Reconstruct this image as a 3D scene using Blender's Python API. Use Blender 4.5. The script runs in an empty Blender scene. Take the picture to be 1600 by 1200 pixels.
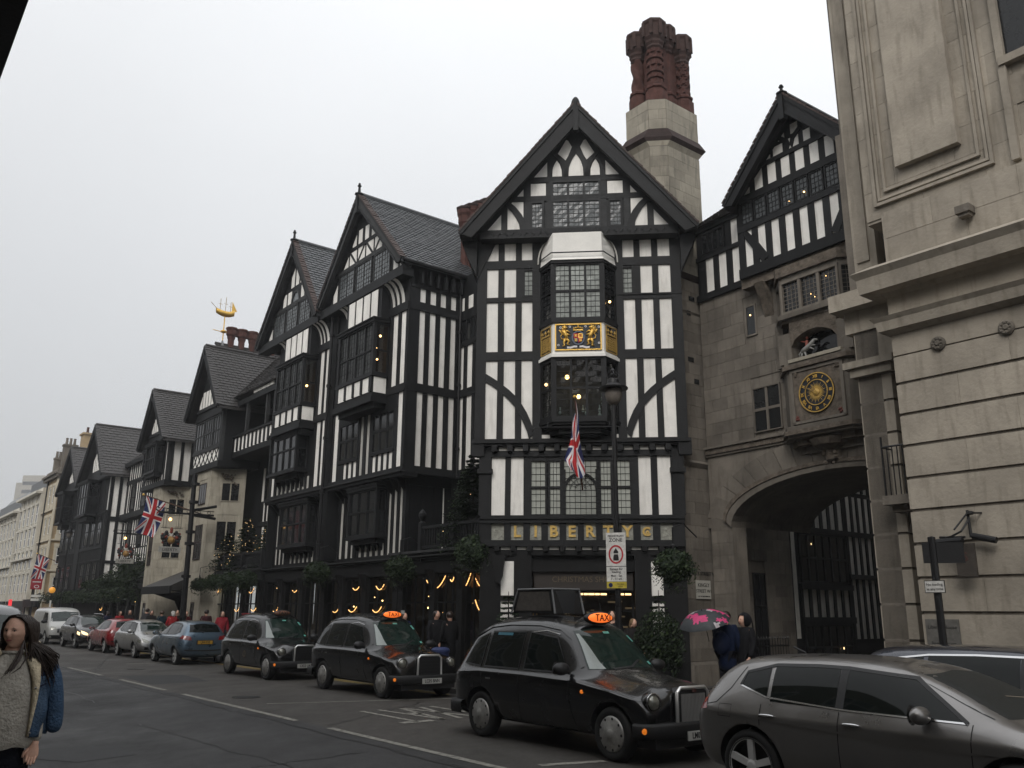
import bpy, bmesh, math, random
from mathutils import Vector, Matrix
from mathutils.bvhtree import BVHTree
from math import radians as R, sin, cos, pi
random.seed(7)
rnd = random.random
def ru(a, b): return a + (b - a) * random.random()
scene = bpy.context.scene
COL = scene.collection
# ------------------------------------------------------------------ camera
CH = 1.85
cam = bpy.data.cameras.new('camera'); cam_o = bpy.data.objects.new('camera', cam); COL.objects.link(cam_o)
cam.sensor_width = 36.0; cam.lens = 1350.0 / 1600.0 * 36.0; cam.clip_start = 0.05; cam.clip_end = 4000
th = math.atan(357 / 1350.0); rl = R(0.41)
Fv = Vector((0, cos(th), sin(th))); U0 = Vector((0, -sin(th), cos(th))); R0 = Vector((1, 0, 0))
Rv = R0 * cos(rl) + U0 * sin(rl); Uv = U0 * cos(rl) - R0 * sin(rl)
cam_o.matrix_world = Matrix(((Rv.x, Uv.x, -Fv.x, 0), (Rv.y, Uv.y, -Fv.y, 0), (Rv.z, Uv.z, -Fv.z, CH), (0, 0, 0, 1)))
scene.camera = cam_o
# ------------------------------------------------------------------ world: overcast sky
world = bpy.data.worlds.new('World'); scene.world = world; world.use_nodes = True
SUN_EL, SUN_AZ = R(40), R(196)
def build_world():
 nt = world.node_tree; n = nt.nodes; l = nt.links
 for x in list(n): n.remove(x)
 out = n.new('ShaderNodeOutputWorld'); bg = n.new('ShaderNodeBackground'); bg2 = n.new('ShaderNodeBackground'); add = n.new('ShaderNodeAddShader')
 sky = n.new('ShaderNodeTexSky'); sky.sky_type = 'NISHITA'; sky.sun_disc = False
 sky.sun_elevation = SUN_EL; sky.sun_rotation = SUN_AZ; sky.dust_density = 6; sky.air_density = 1.0
 bg.inputs[1].default_value = 0.012
 l.new(sky.outputs[0], bg.inputs[0])
 tc = n.new('ShaderNodeTexCoord'); sep = n.new('ShaderNodeSeparateXYZ'); l.new(tc.outputs['Generated'], sep.inputs[0])
 ramp = n.new('ShaderNodeValToRGB'); e = ramp.color_ramp.elements
 e[0].position = 0.0; e[0].color = (0.56, 0.563, 0.575, 1)
 e[1].position = 1.0; e[1].color = (1.42, 1.44, 1.47, 1)
 for p, v in ((0.12, 0.63), (0.3, 0.75), (0.5, 0.88), (0.68, 1.05)):
  q = ramp.color_ramp.elements.new(p); q.color = (v * .985, v * 1.0, v * 1.018, 1)
 nz = n.new('ShaderNodeTexNoise'); nz.inputs['Scale'].default_value = 2.2; nz.inputs['Detail'].default_value = 4
 l.new(tc.outputs['Generated'], nz.inputs['Vector'])
 m1 = n.new('ShaderNodeMath'); m1.operation = 'MULTIPLY_ADD'; l.new(sep.outputs[0], m1.inputs[0]); m1.inputs[1].default_value = 0.20; l.new(sep.outputs[2], m1.inputs[2])
 m2 = n.new('ShaderNodeMath'); m2.operation = 'MULTIPLY_ADD'; l.new(nz.outputs[0], m2.inputs[0]); m2.inputs[1].default_value = 0.14; m2.inputs[2].default_value = -0.01
 m3 = n.new('ShaderNodeMath'); m3.operation = 'ADD'; l.new(m1.outputs[0], m3.inputs[0]); l.new(m2.outputs[0], m3.inputs[1])
 l.new(m3.outputs[0], ramp.inputs[0]); l.new(ramp.outputs[0], bg2.inputs[0]); bg2.inputs[1].default_value = 1.0
 l.new(bg.outputs[0], add.inputs[0]); l.new(bg2.outputs[0], add.inputs[1]); l.new(add.outputs[0], out.inputs[0])
build_world()
sun = bpy.data.lights.new('sun', 'SUN'); sun.energy = 1.5; sun.angle = R(28); sun.color = (1.0, 0.97, 0.93)
sun_o = bpy.data.objects.new('sun', sun); COL.objects.link(sun_o)
sd = Vector((sin(SUN_AZ) * cos(SUN_EL), cos(SUN_AZ) * cos(SUN_EL), sin(SUN_EL)))
sun_o.rotation_euler = sd.to_track_quat('Z', 'Y').to_euler()
vs = scene.view_settings; vs.view_transform = 'Standard'; vs.look = 'None'; vs.gamma = 1.0; vs.exposure = 0.0; vs.use_curve_mapping = False
# ------------------------------------------------------------------ frames (u along, d outward, z up)
SA = R(38.1)
S = Vector((-sin(SA), cos(SA), 0)); N = Vector((cos(SA), sin(SA), 0)); Z = Vector((0, 0, 1))
def W(a, b, z=0.0): return S * a + N * b + Z * z
class Frame:
 def __init__(s, P, u, n): s.P = Vector(P); s.u = Vector(u).normalized(); s.n = Vector(n).normalized(); s.ang = math.atan2(s.u.y, s.u.x)
 def p(s, u, z, d=0.0): return s.P + s.u * u + s.n * d + Z * z
def row(b): return Frame(N * b, S, -N)          # street facades, u = a
def side(a): return Frame(S * a, N, -S)         # walls facing down the street, u = b
# ------------------------------------------------------------------ materials
MATS = {}
def mk(name, col, rough=0.8, var=0.25, sc=2.0, bump=0.15, objvar=0.0, metal=0.0, spec=0.5, fine=40.0, streak=0.0, streakcol=(0.05, 0.045, 0.04), emit=None, est=0.0, coat=0.0, ior=1.45):
 m = bpy.data.materials.new(name); m.use_nodes = True; nt = m.node_tree; n = nt.nodes; l = nt.links
 b = n['Principled BSDF']; b.inputs['Roughness'].default_value = rough; b.inputs['Metallic'].default_value = metal
 b.inputs['Specular IOR Level'].default_value = spec; b.inputs['IOR'].default_value = ior; b.inputs['Coat Weight'].default_value = coat; b.inputs['Coat Roughness'].default_value = 0.04
 c = (col[0], col[1], col[2], 1)
 if emit: b.inputs['Emission Color'].default_value = (*emit, 1); b.inputs['Emission Strength'].default_value = est
 if var <= 0: b.inputs['Base Color'].default_value = c; MATS[name] = m; return m
 geo = n.new('ShaderNodeNewGeometry')
 nz = n.new('ShaderNodeTexNoise'); nz.inputs['Scale'].default_value = sc; nz.inputs['Detail'].default_value = 6; nz.inputs['Roughness'].default_value = 0.65
 l.new(geo.outputs['Position'], nz.inputs['Vector'])
 mp = n.new('ShaderNodeMapRange'); mp.inputs['From Min'].default_value = 0.3; mp.inputs['From Max'].default_value = 0.7
 mp.inputs['To Min'].default_value = 1 - var; mp.inputs['To Max'].default_value = 1 + var; l.new(nz.outputs[0], mp.inputs[0])
 last = mp.outputs[0]
 if objvar:
  oi = n.new('ShaderNodeObjectInfo'); m2 = n.new('ShaderNodeMapRange'); m2.inputs['To Min'].default_value = 1 - objvar; m2.inputs['To Max'].default_value = 1 + objvar
  l.new(oi.outputs['Random'], m2.inputs[0]); mm = n.new('ShaderNodeMath'); mm.operation = 'MULTIPLY'; l.new(last, mm.inputs[0]); l.new(m2.outputs[0], mm.inputs[1]); last = mm.outputs[0]
 mx = n.new('ShaderNodeVectorMath'); mx.operation = 'SCALE'; mx.inputs[0].default_value = col[:3]; l.new(last, mx.inputs['Scale'])
 colout = mx.outputs[0]
 if streak:
  mpg = n.new('ShaderNodeMapping'); mpg.inputs['Scale'].default_value = (5.0, 5.0, 0.8); l.new(geo.outputs['Position'], mpg.inputs[0])
  n2 = n.new('ShaderNodeTexNoise'); n2.inputs['Scale'].default_value = 1.6; n2.inputs['Detail'].default_value = 7; l.new(mpg.outputs[0], n2.inputs['Vector'])
  r2 = n.new('ShaderNodeMapRange'); r2.inputs['From Min'].default_value = 0.52; r2.inputs['From Max'].default_value = 0.75; r2.inputs['To Max'].default_value = streak; l.new(n2.outputs[0], r2.inputs[0])
  mix = n.new('ShaderNodeMixRGB'); l.new(r2.outputs[0], mix.inputs[0]); l.new(colout, mix.inputs[1]); mix.inputs[2].default_value = (*streakcol, 1); colout = mix.outputs[0]
 l.new(colout, b.inputs['Base Color'])
 if bump:
  n3 = n.new('ShaderNodeTexNoise'); n3.inputs['Scale'].default_value = fine; n3.inputs['Detail'].default_value = 5; l.new(geo.outputs['Position'], n3.inputs['Vector'])
  bp = n.new('ShaderNodeBump'); bp.inputs['Strength'].default_value = bump; bp.inputs['Distance'].default_value = 0.02; l.new(n3.outputs[0], bp.inputs['Height']); l.new(bp.outputs[0], b.inputs['Normal'])
 MATS[name] = m; return m
timber = mk('timber_black', (0.009, 0.0095, 0.0105), 0.62, 0.35, 3, 0.35, objvar=0.25, fine=25, spec=0.35)
timber_old = mk('timber_weathered', (0.034, 0.035, 0.036), 0.7, 0.3, 3, 0.4, objvar=0.2, fine=25, spec=0.3)
shopwood = mk('shop_timber', (0.0075, 0.0075, 0.008), 0.6, 0.3, 3, 0.3, spec=0.3)
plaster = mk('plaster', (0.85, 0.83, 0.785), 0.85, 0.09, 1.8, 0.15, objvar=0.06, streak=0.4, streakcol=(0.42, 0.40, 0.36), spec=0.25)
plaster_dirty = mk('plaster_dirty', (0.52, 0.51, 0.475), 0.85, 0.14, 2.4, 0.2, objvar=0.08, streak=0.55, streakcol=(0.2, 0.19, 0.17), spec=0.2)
stone = mk('stone_brown', (0.152, 0.135, 0.114), 0.88, 0.26, 1.3, 0.35, objvar=0.2, streak=0.55, streakcol=(0.07, 0.062, 0.052), spec=0.25, fine=18)
stone_lt = mk('stone_portland', (0.325, 0.29, 0.24), 0.85, 0.24, 0.9, 0.4, objvar=0.13, streak=0.5, streakcol=(0.15, 0.13, 0.10), spec=0.25, fine=16)
stone_ch = mk('stone_chimney', (0.30, 0.275, 0.225), 0.88, 0.2, 1.4, 0.3, objvar=0.16, streak=0.6, streakcol=(0.09, 0.085, 0.075), spec=0.25, fine=18)
stone_cl = mk('stone_cream', (0.37, 0.34, 0.275), 0.88, 0.2, 1.1, 0.3, objvar=0.1, streak=0.5, streakcol=(0.14, 0.125, 0.1), spec=0.25)
carved = mk('stone_carved', (0.125, 0.105, 0.085), 0.9, 0.45, 6, 1.0, fine=14, spec=0.2)
brick_red = mk('brick_red', (0.078, 0.036, 0.03), 0.85, 0.35, 5, 0.5, objvar=0.12, fine=30, spec=0.25)
brick_dark = mk('brick_cap', (0.042, 0.03, 0.028), 0.85, 0.35, 5, 0.5, objvar=0.1, fine=30, spec=0.25)
slate = mk('slate', (0.062, 0.066, 0.07), 0.42, 0.35, 7, 0.3, fine=30, spec=0.6)
tile_brown = mk('roof_tile_brown', (0.038, 0.035, 0.034), 0.55, 0.35, 5, 0.4, fine=30, spec=0.5)
tile_red = mk('tile_edge_red', (0.055, 0.036, 0.031), 0.7, 0.35, 6, 0.4, fine=30)
lead = mk('lead_grey', (0.16, 0.165, 0.17), 0.5, 0.15, 4, 0.1)
iron = mk('iron_black', (0.008, 0.008, 0.009), 0.45, 0.1, 4, 0.1, spec=0.5)
gold = mk('gold_leaf', (0.72, 0.45, 0.10), 0.38, 0.2, 14, 0.5, metal=0.55, fine=40)
gold_dim = mk('gold_tarnished', (0.30, 0.19, 0.06), 0.55, 0.35, 12, 0.5, metal=0.3, fine=40)
gold_old = mk('gold_dull', (0.50, 0.32, 0.08), 0.5, 0.35, 12, 0.5, metal=0.3, fine=40)
glass_dark = mk('glass_dark', (0.013, 0.014, 0.015), 0.08, 0.3, 9, 0.0, spec=0.5, objvar=0.3)
glass_green = mk('glass_pale', (0.27, 0.29, 0.27), 0.12, 0.35, 7, 0.0, spec=0.5, objvar=0.25)  # sky reflection on the panes painted into the base colour
glass_bright = mk('glass_bright', (0.40, 0.415, 0.375), 0.14, 0.10, 7, 0.0, spec=0.5, objvar=0.06)  # opaque panes, their bright reflection painted into the base colour
glass_star = mk('glass_gable', (0.11, 0.12, 0.125), 0.15, 0.6, 16, 0.0, spec=0.5)
carving_grey = mk('carved_plaster', (0.33, 0.33, 0.29), 0.9, 0.3, 20, 1.0, fine=16, spec=0.2)
glass_lead = mk('glass_leaded', (0.03, 0.032, 0.031), 0.3, 0.5, 14, 0.0, spec=0.22, objvar=0.3)
white_trim = mk('white_paint', (0.80, 0.785, 0.74), 0.7, 0.06, 3, 0.05)
red_m = mk('flag_red', (0.42, 0.018, 0.022), 0.75, 0.08, 9, 0.1)
blue_m = mk('flag_blue', (0.012, 0.022, 0.095), 0.75, 0.08, 9, 0.1)
white_m = mk('flag_white', (0.72, 0.70, 0.70), 0.75, 0.05, 9, 0.1)
asphalt = mk('asphalt', (0.062, 0.059, 0.056), 0.66, 0.22, 0.7, 0.9, fine=60, spec=0.45)
paving = mk('paving_stone', (0.085, 0.079, 0.07), 0.7, 0.2, 1.4, 0.3, objvar=0.12, spec=0.4)
kerbm = mk('kerb_granite', (0.13, 0.125, 0.115), 0.75, 0.3, 8, 0.3, objvar=0.1)
leaf = mk('leaf_dark', (0.014, 0.026, 0.011), 0.6, 0.5, 5, 0.0, spec=0.35)
leaf2 = mk('leaf_green', (0.028, 0.045, 0.014), 0.6, 0.5, 5, 0.0, spec=0.35)
barkm = mk('bark', (0.03, 0.022, 0.016), 0.9, 0.3, 5, 0.4)
warm = mk('lamp_warm', (1, 0.6, 0.25), 0.5, 0, emit=(1.0, 0.60, 0.22), est=7.0)
warm2 = mk('lamp_soft', (1, 0.6, 0.25), 0.5, 0, emit=(1.0, 0.66, 0.32), est=2.2)
tube = mk('rope_light', (1, 0.7, 0.35), 0.5, 0, emit=(1.0, 0.52, 0.16), est=1.7)
def glass_clear():
 m = bpy.data.materials.new('glass_clear'); m.use_nodes = True; n = m.node_tree.nodes; l = m.node_tree.links
 for x in list(n): n.remove(x)
 o = n.new('ShaderNodeOutputMaterial'); t = n.new('ShaderNodeBsdfTransparent'); g = n.new('ShaderNodeBsdfGlossy'); mx = n.new('ShaderNodeMixShader'); f = n.new('ShaderNodeLayerWeight'); pw = n.new('ShaderNodeMath'); pw.operation = 'POWER'; pw.inputs[1].default_value = 4.5; ma = n.new('ShaderNodeMath'); ma.operation = 'MULTIPLY_ADD'; ma.inputs[1].default_value = .9; ma.inputs[2].default_value = .05
 t.inputs[0].default_value = (0.75, 0.78, 0.76, 1); g.inputs['Roughness'].default_value = 0.03; l.new(f.outputs['Facing'], pw.inputs[0]); l.new(pw.outputs[0], ma.inputs[0])
 l.new(ma.outputs[0], mx.inputs[0]); l.new(t.outputs[0], mx.inputs[1]); l.new(g.outputs[0], mx.inputs[2]); l.new(mx.outputs[0], o.inputs[0])
 return m
gclear = glass_clear()
# ------------------------------------------------------------------ object helpers
CUR = [None]
def thing(name, loc, label, cat, group=None, rz=0.0):
 o = bpy.data.objects.new(name, None); o.empty_display_size = 0.3; o.location = loc; o.rotation_euler = (0, 0, rz); COL.objects.link(o)
 o['label'] = label; o['category'] = cat
 if group: o['group'] = group
 CUR[0] = o; return o
def origin_of(o):
 v = Vector((0, 0, 0))
 while o is not None: v += o.location; o = o.parent
 return v
def link(name, me, parent=None, kind=None, label=None):
 o = bpy.data.objects.new(name, me); COL.objects.link(o)
 if parent: o.parent = parent
 if kind: o['kind'] = kind
 if label: o['label'] = label
 return o
_cubes = {}
def cube_mesh(mat):
 k = mat.name
 if k not in _cubes:
  me = bpy.data.meshes.new('block_' + k)
  v = [(x, y, z) for x in (-.5, .5) for y in (-.5, .5) for z in (-.5, .5)]
  me.from_pydata(v, [], [(0, 1, 3, 2), (4, 6, 7, 5), (0, 4, 5, 1), (2, 3, 7, 6), (0, 2, 6, 4), (1, 5, 7, 3)]); me.materials.append(mat); _cubes[k] = me
 return _cubes[k]
def bar(name, mat, F, u0, u1, z0, z1, d0=0.0, d1=0.05, parent=None, kind=None, label=None, tilt=0.0):
 """a box in a facade frame; parent must be an unrotated thing"""
 parent = parent if parent is not None else CUR[0]
 o = bpy.data.objects.new(name, cube_mesh(mat)); COL.objects.link(o); o.parent = parent
 c = F.p((u0 + u1) / 2, (z0 + z1) / 2, (d0 + d1) / 2)
 o.location = c - (origin_of(parent) if parent else Vector((0, 0, 0)))
 o.rotation_euler = (0, 0, F.ang) if not tilt else (Matrix.Rotation(F.ang, 3, 'Z') @ Matrix.Rotation(tilt, 3, 'Y')).to_euler()
 o.scale = (abs(u1 - u0), abs(d1 - d0), abs(z1 - z0))
 if kind: o['kind'] = kind
 if label: o['label'] = label
 return o
def box_part(name, mat, F, u0, u1, z0, z1, d0, d1, parent):  # child of a scaled part-free mesh object (identity transform)
 return bar(name, mat, F, u0, u1, z0, z1, d0, d1, parent)
class MB:
 def __init__(s): s.v = []; s.f = []; s.m = []; s.mats = []
 def mi(s, mat):
  if mat is None: return 0
  if mat not in s.mats: s.mats.append(mat)
  return s.mats.index(mat)
 def add(s, vs, fs, mat=None):
  b = len(s.v); s.v += [Vector(x) for x in vs]; k = s.mi(mat)
  for f in fs: s.f.append([b + i for i in f]); s.m.append(k)
 def box(s, F, u0, u1, z0, z1, d0, d1, mat=None):
  v = [F.p(u, z, d) for u in (u0, u1) for d in (d0, d1) for z in (z0, z1)]
  s.add(v, [(0, 1, 3, 2), (4, 6, 7, 5), (0, 4, 5, 1), (2, 3, 7, 6), (0, 2, 6, 4), (1, 5, 7, 3)], mat)
 def bx(s, x0, x1, y0, y1, z0, z1, mat=None):
  v = [(x, y, z) for x in (x0, x1) for y in (y0, y1) for z in (z0, z1)]
  s.add(v, [(0, 1, 3, 2), (4, 6, 7, 5), (0, 4, 5, 1), (2, 3, 7, 6), (0, 2, 6, 4), (1, 5, 7, 3)], mat)
 def prism(s, F, pts, d0, d1, mat=None):
  n = len(pts); v = [F.p(u, z, d0) for u, z in pts] + [F.p(u, z, d1) for u, z in pts]
  s.add(v, [tuple(range(n)), tuple(range(2 * n - 1, n - 1, -1))] + [(i, (i + 1) % n, n + (i + 1) % n, n + i) for i in range(n)], mat)
 def strip(s, F, A, B, d0, d1, mat=None):   # band between two polylines
  n = len(A)
  v = []
  for (a, b) in zip(A, B):
   v += [F.p(a[0], a[1], d0), F.p(b[0], b[1], d0), F.p(a[0], a[1], d1), F.p(b[0], b[1], d1)]
  fs = []
  for i in range(n - 1):
   j = 4 * i; k = j + 4
   fs += [(j, j + 1, k + 1, k), (j + 2, k + 2, k + 3, j + 3), (j, k, k + 2, j + 2), (j + 1, j + 3, k + 3, k + 1)]
  fs += [(0, 2, 3, 1), (4 * n - 4, 4 * n - 3, 4 * n - 1, 4 * n - 2)]
  s.add(v, fs, mat)
 def tube(s, pts, r, mat=None, n=8, r1=None, cap=True):
  pts = [Vector(p) for p in pts]; rings = []; prev = None
  for i, p in enumerate(pts):
   t = (pts[min(i + 1, len(pts) - 1)] - pts[max(i - 1, 0)]).normalized()
   a = t.orthogonal().normalized() if prev is None else (prev - t * prev.dot(t)).normalized()
   prev = a; b = t.cross(a); k = i / max(1, len(pts) - 1)
   rr = (r[i] if isinstance(r, (list, tuple)) else (r if r1 is None else r + (r1 - r) * k))
   rings.append([p + (a * cos(2 * pi * j / n) + b * sin(2 * pi * j / n)) * rr for j in range(n)])
  v = [x for g in rings for x in g]; fs = []
  for i in range(len(pts) - 1):
   for j in range(n): fs.append((i * n + j, i * n + (j + 1) % n, (i + 1) * n + (j + 1) % n, (i + 1) * n + j))
  if cap: fs += [tuple(range(n - 1, -1, -1)), tuple(range((len(pts) - 1) * n, len(pts) * n))]
  s.add(v, fs, mat)
 def lathe(s, c, prof, axis=Z, n=16, mat=None, arc=2 * pi, start=0.0, cap=True):
  c = Vector(c); axis = Vector(axis).normalized(); a = axis.orthogonal().normalized() if abs(axis.z) < .99 else Vector((1, 0, 0)); b = axis.cross(a)
  v = []; m = len(prof)
  for j in range(n):
   t = start + arc * j / n; dr = a * cos(t) + b * sin(t)
   for (r_, h) in prof: v.append(c + dr * r_ + axis * h)
  fs = []
  for j in range(n):
   k = (j + 1) % n
   for i in range(m - 1): fs.append((j * m + i, k * m + i, k * m + i + 1, j * m + i + 1))
  if cap and prof[0][0] > 1e-4: fs.append(tuple(j * m for j in range(n - 1, -1, -1)))
  if cap and prof[-1][0] > 1e-4: fs.append(tuple(j * m + m - 1 for j in range(n)))
  s.add(v, fs, mat)
 def ball(s, c, r, mat=None, n=10, m=6, sz=1.0, sx=1.0, sy=1.0):
  prof = [(max(1e-5, r * sin(pi * i / m)), -r * cos(pi * i / m) * sz) for i in range(m + 1)]
  b = len(s.v); s.lathe(c, prof, Z, n, mat); c = Vector(c)
  for i in range(b, len(s.v)): q = s.v[i] - c; s.v[i] = c + Vector((q.x * sx, q.y * sy, q.z))
 def build(s, name, mat=None, parent=None, kind=None, label=None, smooth=False, local=False):
  me = bpy.data.meshes.new(name)
  off = Vector((0, 0, 0))
  if not local:
   p = parent if parent is not None else None
   if p is not None: off = origin_of(p)
  me.from_pydata([tuple(x - off) for x in s.v], [], s.f)
  if s.mats:
   for q in s.mats: me.materials.append(q)
   for p_, k in zip(me.polygons, s.m): p_.material_index = k
  elif mat: me.materials.append(mat)
  if smooth:
   for p_ in me.polygons: p_.use_smooth = True
  me.validate(); me.update()
  return link(name, me, parent, kind, label)
def prism(name, mat, F, pts, d0, d1, parent=None, **k):
 m = MB(); m.prism(F, pts, d0, d1); return m.build(name, mat, parent if parent is not None else CUR[0], **k)
def band(name, mat, F, A, B, d0, d1, parent=None, **k):
 m = MB(); m.strip(F, A, B, d0, d1); return m.build(name, mat, parent if parent is not None else CUR[0], **k)
def clip(poly, a, b, c):      # keep a*u+b*z<=c
 out = []
 for i in range(len(poly)):
  p, q = poly[i], poly[(i + 1) % len(poly)]; fp = a * p[0] + b * p[1] - c; fq = a * q[0] + b * q[1] - c
  if fp <= 0: out.append(p)
  if (fp < 0 < fq) or (fq < 0 < fp): t = fp / (fp - fq); out.append((p[0] + (q[0] - p[0]) * t, p[1] + (q[1] - p[1]) * t))
 return out
def clip_gable(poly, uL, uR, zb, uA, zA):
 s1 = (zA - zb) / (uA - uL); poly = clip(poly, -s1, 1, zb - s1 * uL)
 s2 = (zA - zb) / (uR - uA)
 if poly: poly = clip(poly, s2, 1, zb + s2 * uR)
 return poly
def gpanel(mat, F, u0, u1, z0, z1, gab, d0=0.0, d1=0.012, name='plaster_panel'):
 p = [(u0, z0), (u1, z0), (u1, z1), (u0, z1)]
 p = clip_gable(p, *gab)
 if len(p) >= 3: return prism(name, mat, F, p, d0, d1)
def timber_row(F, cols, z0, z1, mat=plaster, studs=True, ends=None, dp=0.014, ds=0.05, off=0.0, tm=None):
 """white panels between black studs; cols = [(u0,u1)..] ascending"""
 tm = tm or timber
 cols = sorted(tuple(sorted(c)) for c in cols)
 for c in cols: bar('plaster_panel', mat, F, c[0] - .004 + ru(-.006, .006), c[1] + .004 + ru(-.006, .006), z0 - .004, z1 + .004, off - 0.002, off + dp)
 if studs:
  for a, b in zip(cols[:-1], cols[1:]):
   if b[0] - a[1] > 0.02: bar('timber_stud', tm, F, a[1], b[0], z0, z1, off - 0.003, off + ds + ru(-.006, .006), tilt=ru(-.007, .007) if z1 - z0 > .8 else 0)
  if ends:
   if cols[0][0] - ends[0] > 0.02: bar('timber_stud', tm, F, ends[0], cols[0][0], z0, z1, off - 0.003, off + ds)
   if ends[1] - cols[-1][1] > 0.02: bar('timber_stud', tm, F, cols[-1][1], ends[1], z0, z1, off - 0.003, off + ds)
def rail(F, u0, u1, z0, z1, d=0.062, off=0.0, mat=None, name='timber_rail'): return bar(name, mat or timber, F, u0, u1, z0, z1, off - 0.004, off + d)
def cells(u0, u1, n, gap):
 w = (u1 - u0 - gap * (n + 1)) / n
 return [(u0 + gap + i * (w + gap), u0 + gap + i * (w + gap) + w) for i in range(n)]
def pane_mesh(F, u0, u1, z0, z1, nx, nz, d, wob=0.0035):
 v = []; f = []
 for j in range(nz + 1):
  for i in range(nx + 1): v.append(F.p(u0 + (u1 - u0) * i / nx, z0 + (z1 - z0) * j / nz, d + ru(-wob, wob)))
 for j in range(nz):
  for i in range(nx): a = j * (nx + 1) + i; f.append((a, a + 1, a + nx + 2, a + nx + 1))
 return v, f
def window(F, u0, u1, z0, z1, cols=2, rows=2, gm=None, d=0.0, fw=0.05, mw=0.045, depth=0.07, lat=(0, 0), rowz=None, parent=None, fm=None, name='window', wob=0.0035, cm=None):
 gm = gm or glass_dark; fm = fm or timber; parent = parent if parent is not None else CUR[0]
 m = MB(); dd = d + depth
 m.box(F, u0, u1, z0, z0 + fw, d, dd); m.box(F, u0, u1, z1 - fw, z1, d, dd)
 m.box(F, u0, u0 + fw, z0, z1, d + .001, dd - .002); m.box(F, u1 - fw, u1, z0, z1, d + .001, dd - .002)
 us = [(c[0], c[1]) for c in cells(u0 + fw - mw, u1 - fw + mw, cols, mw)]
 for a, b in zip(us[:-1], us[1:]): m.box(F, a[1], b[0], z0, z1, d + .002, dd - .012)
 zz = rowz or [(z0 + fw) + (z1 - z0 - 2 * fw) * i / rows for i in range(1, rows)]
 for q in zz: m.box(F, u0, u1, q - mw / 2, q + mw / 2, d + .003, dd - .014)
 zs = [z0 + fw] + list(zz) + [z1 - fw]
 if lat[0]:
  for (a, b) in us:
   for (p, q) in zip(zs[:-1], zs[1:]):
    for i in range(1, lat[0]): x = a + (b - a) * i / lat[0]; m.box(F, x - .006, x + .006, p, q, d + .012, d + .034)
    nz_ = max(1, round(lat[1] * (q - p) / ((zs[-1] - zs[0]) / len(zs[:-1]))))
    for i in range(1, nz_): y = p + (q - p) * i / nz_; m.box(F, a, b, y - .006, y + .006, d + .012, d + .033)
 w = m.build(name, fm, parent)
 for (a, b) in us:
  for (p, q) in zip(zs[:-1], zs[1:]):
   nx = max(1, lat[0]) if lat[0] else 1; nz_ = max(1, round(lat[1] * (q - p) / ((zs[-1] - zs[0]) / len(zs[:-1])))) if lat[0] else 1
   v, f = pane_mesh(F, a - .004, b + .004, p - .004, q + .004, nx, nz_, d + 0.022, wob if lat[0] else 0)
   g = MB(); g.add(v, f); g.build('pane', gm if not callable(gm) else gm(), w)
 return w
def slates(name, mat, pe0, pe1, pr0, pr1, cw=0.26, ch=0.2, parent=None, up=0.02):
 """courses of slates on the roof plane eave pe0->pe1, ridge pr0->pr1"""
 pe0, pe1, pr0, pr1 = map(Vector, (pe0, pe1, pr0, pr1)); m = MB()
 L = (pe1 - pe0).length; H = ((pr0 - pe0).length + (pr1 - pe1).length) / 2; nr = max(2, int(H / ch)); nc = max(2, int(L / cw))
 nrm = (pe1 - pe0).cross(pr0 - pe0).normalized()
 if nrm.z < 0: nrm = -nrm
 for j in range(nr):
  t0 = j / nr; t1 = min(1.0, (j + 1.12) / nr)
  for i in range(-1, nc):
   o = (0.5 if j % 2 else 0.0); s0 = max(0, (i + o) / nc); s1 = min(1, (i + 1 + o) / nc)
   if s1 - s0 < 0.2 / nc: continue
   g = 0.05 / nc; q0 = (pe0.lerp(pe1, s0 + g)).lerp(pr0.lerp(pr1, s0 + g), t0); q1 = (pe0.lerp(pe1, s1 - g)).lerp(pr0.lerp(pr1, s1 - g), t0)
   q2 = (pe0.lerp(pe1, s1 - g)).lerp(pr0.lerp(pr1, s1 - g), t1); q3 = (pe0.lerp(pe1, s0 + g)).lerp(pr0.lerp(pr1, s0 + g), t1)
   h = up + ru(0, .012); b0 = nrm * (h + .012); b1 = nrm * h; k = nrm * ru(-.004, .004)
   v = [q0 + b0 + k, q1 + b0 - k, q2 + b1 * .3, q3 + b1 * .3, q0, q1]
   m.add(v, [(0, 1, 2, 3), (4, 5, 1, 0), (4, 0, 3), (5, 2, 1)])
 return m.build(name, mat, parent if parent is not None else CUR[0], kind='stuff')
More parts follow.
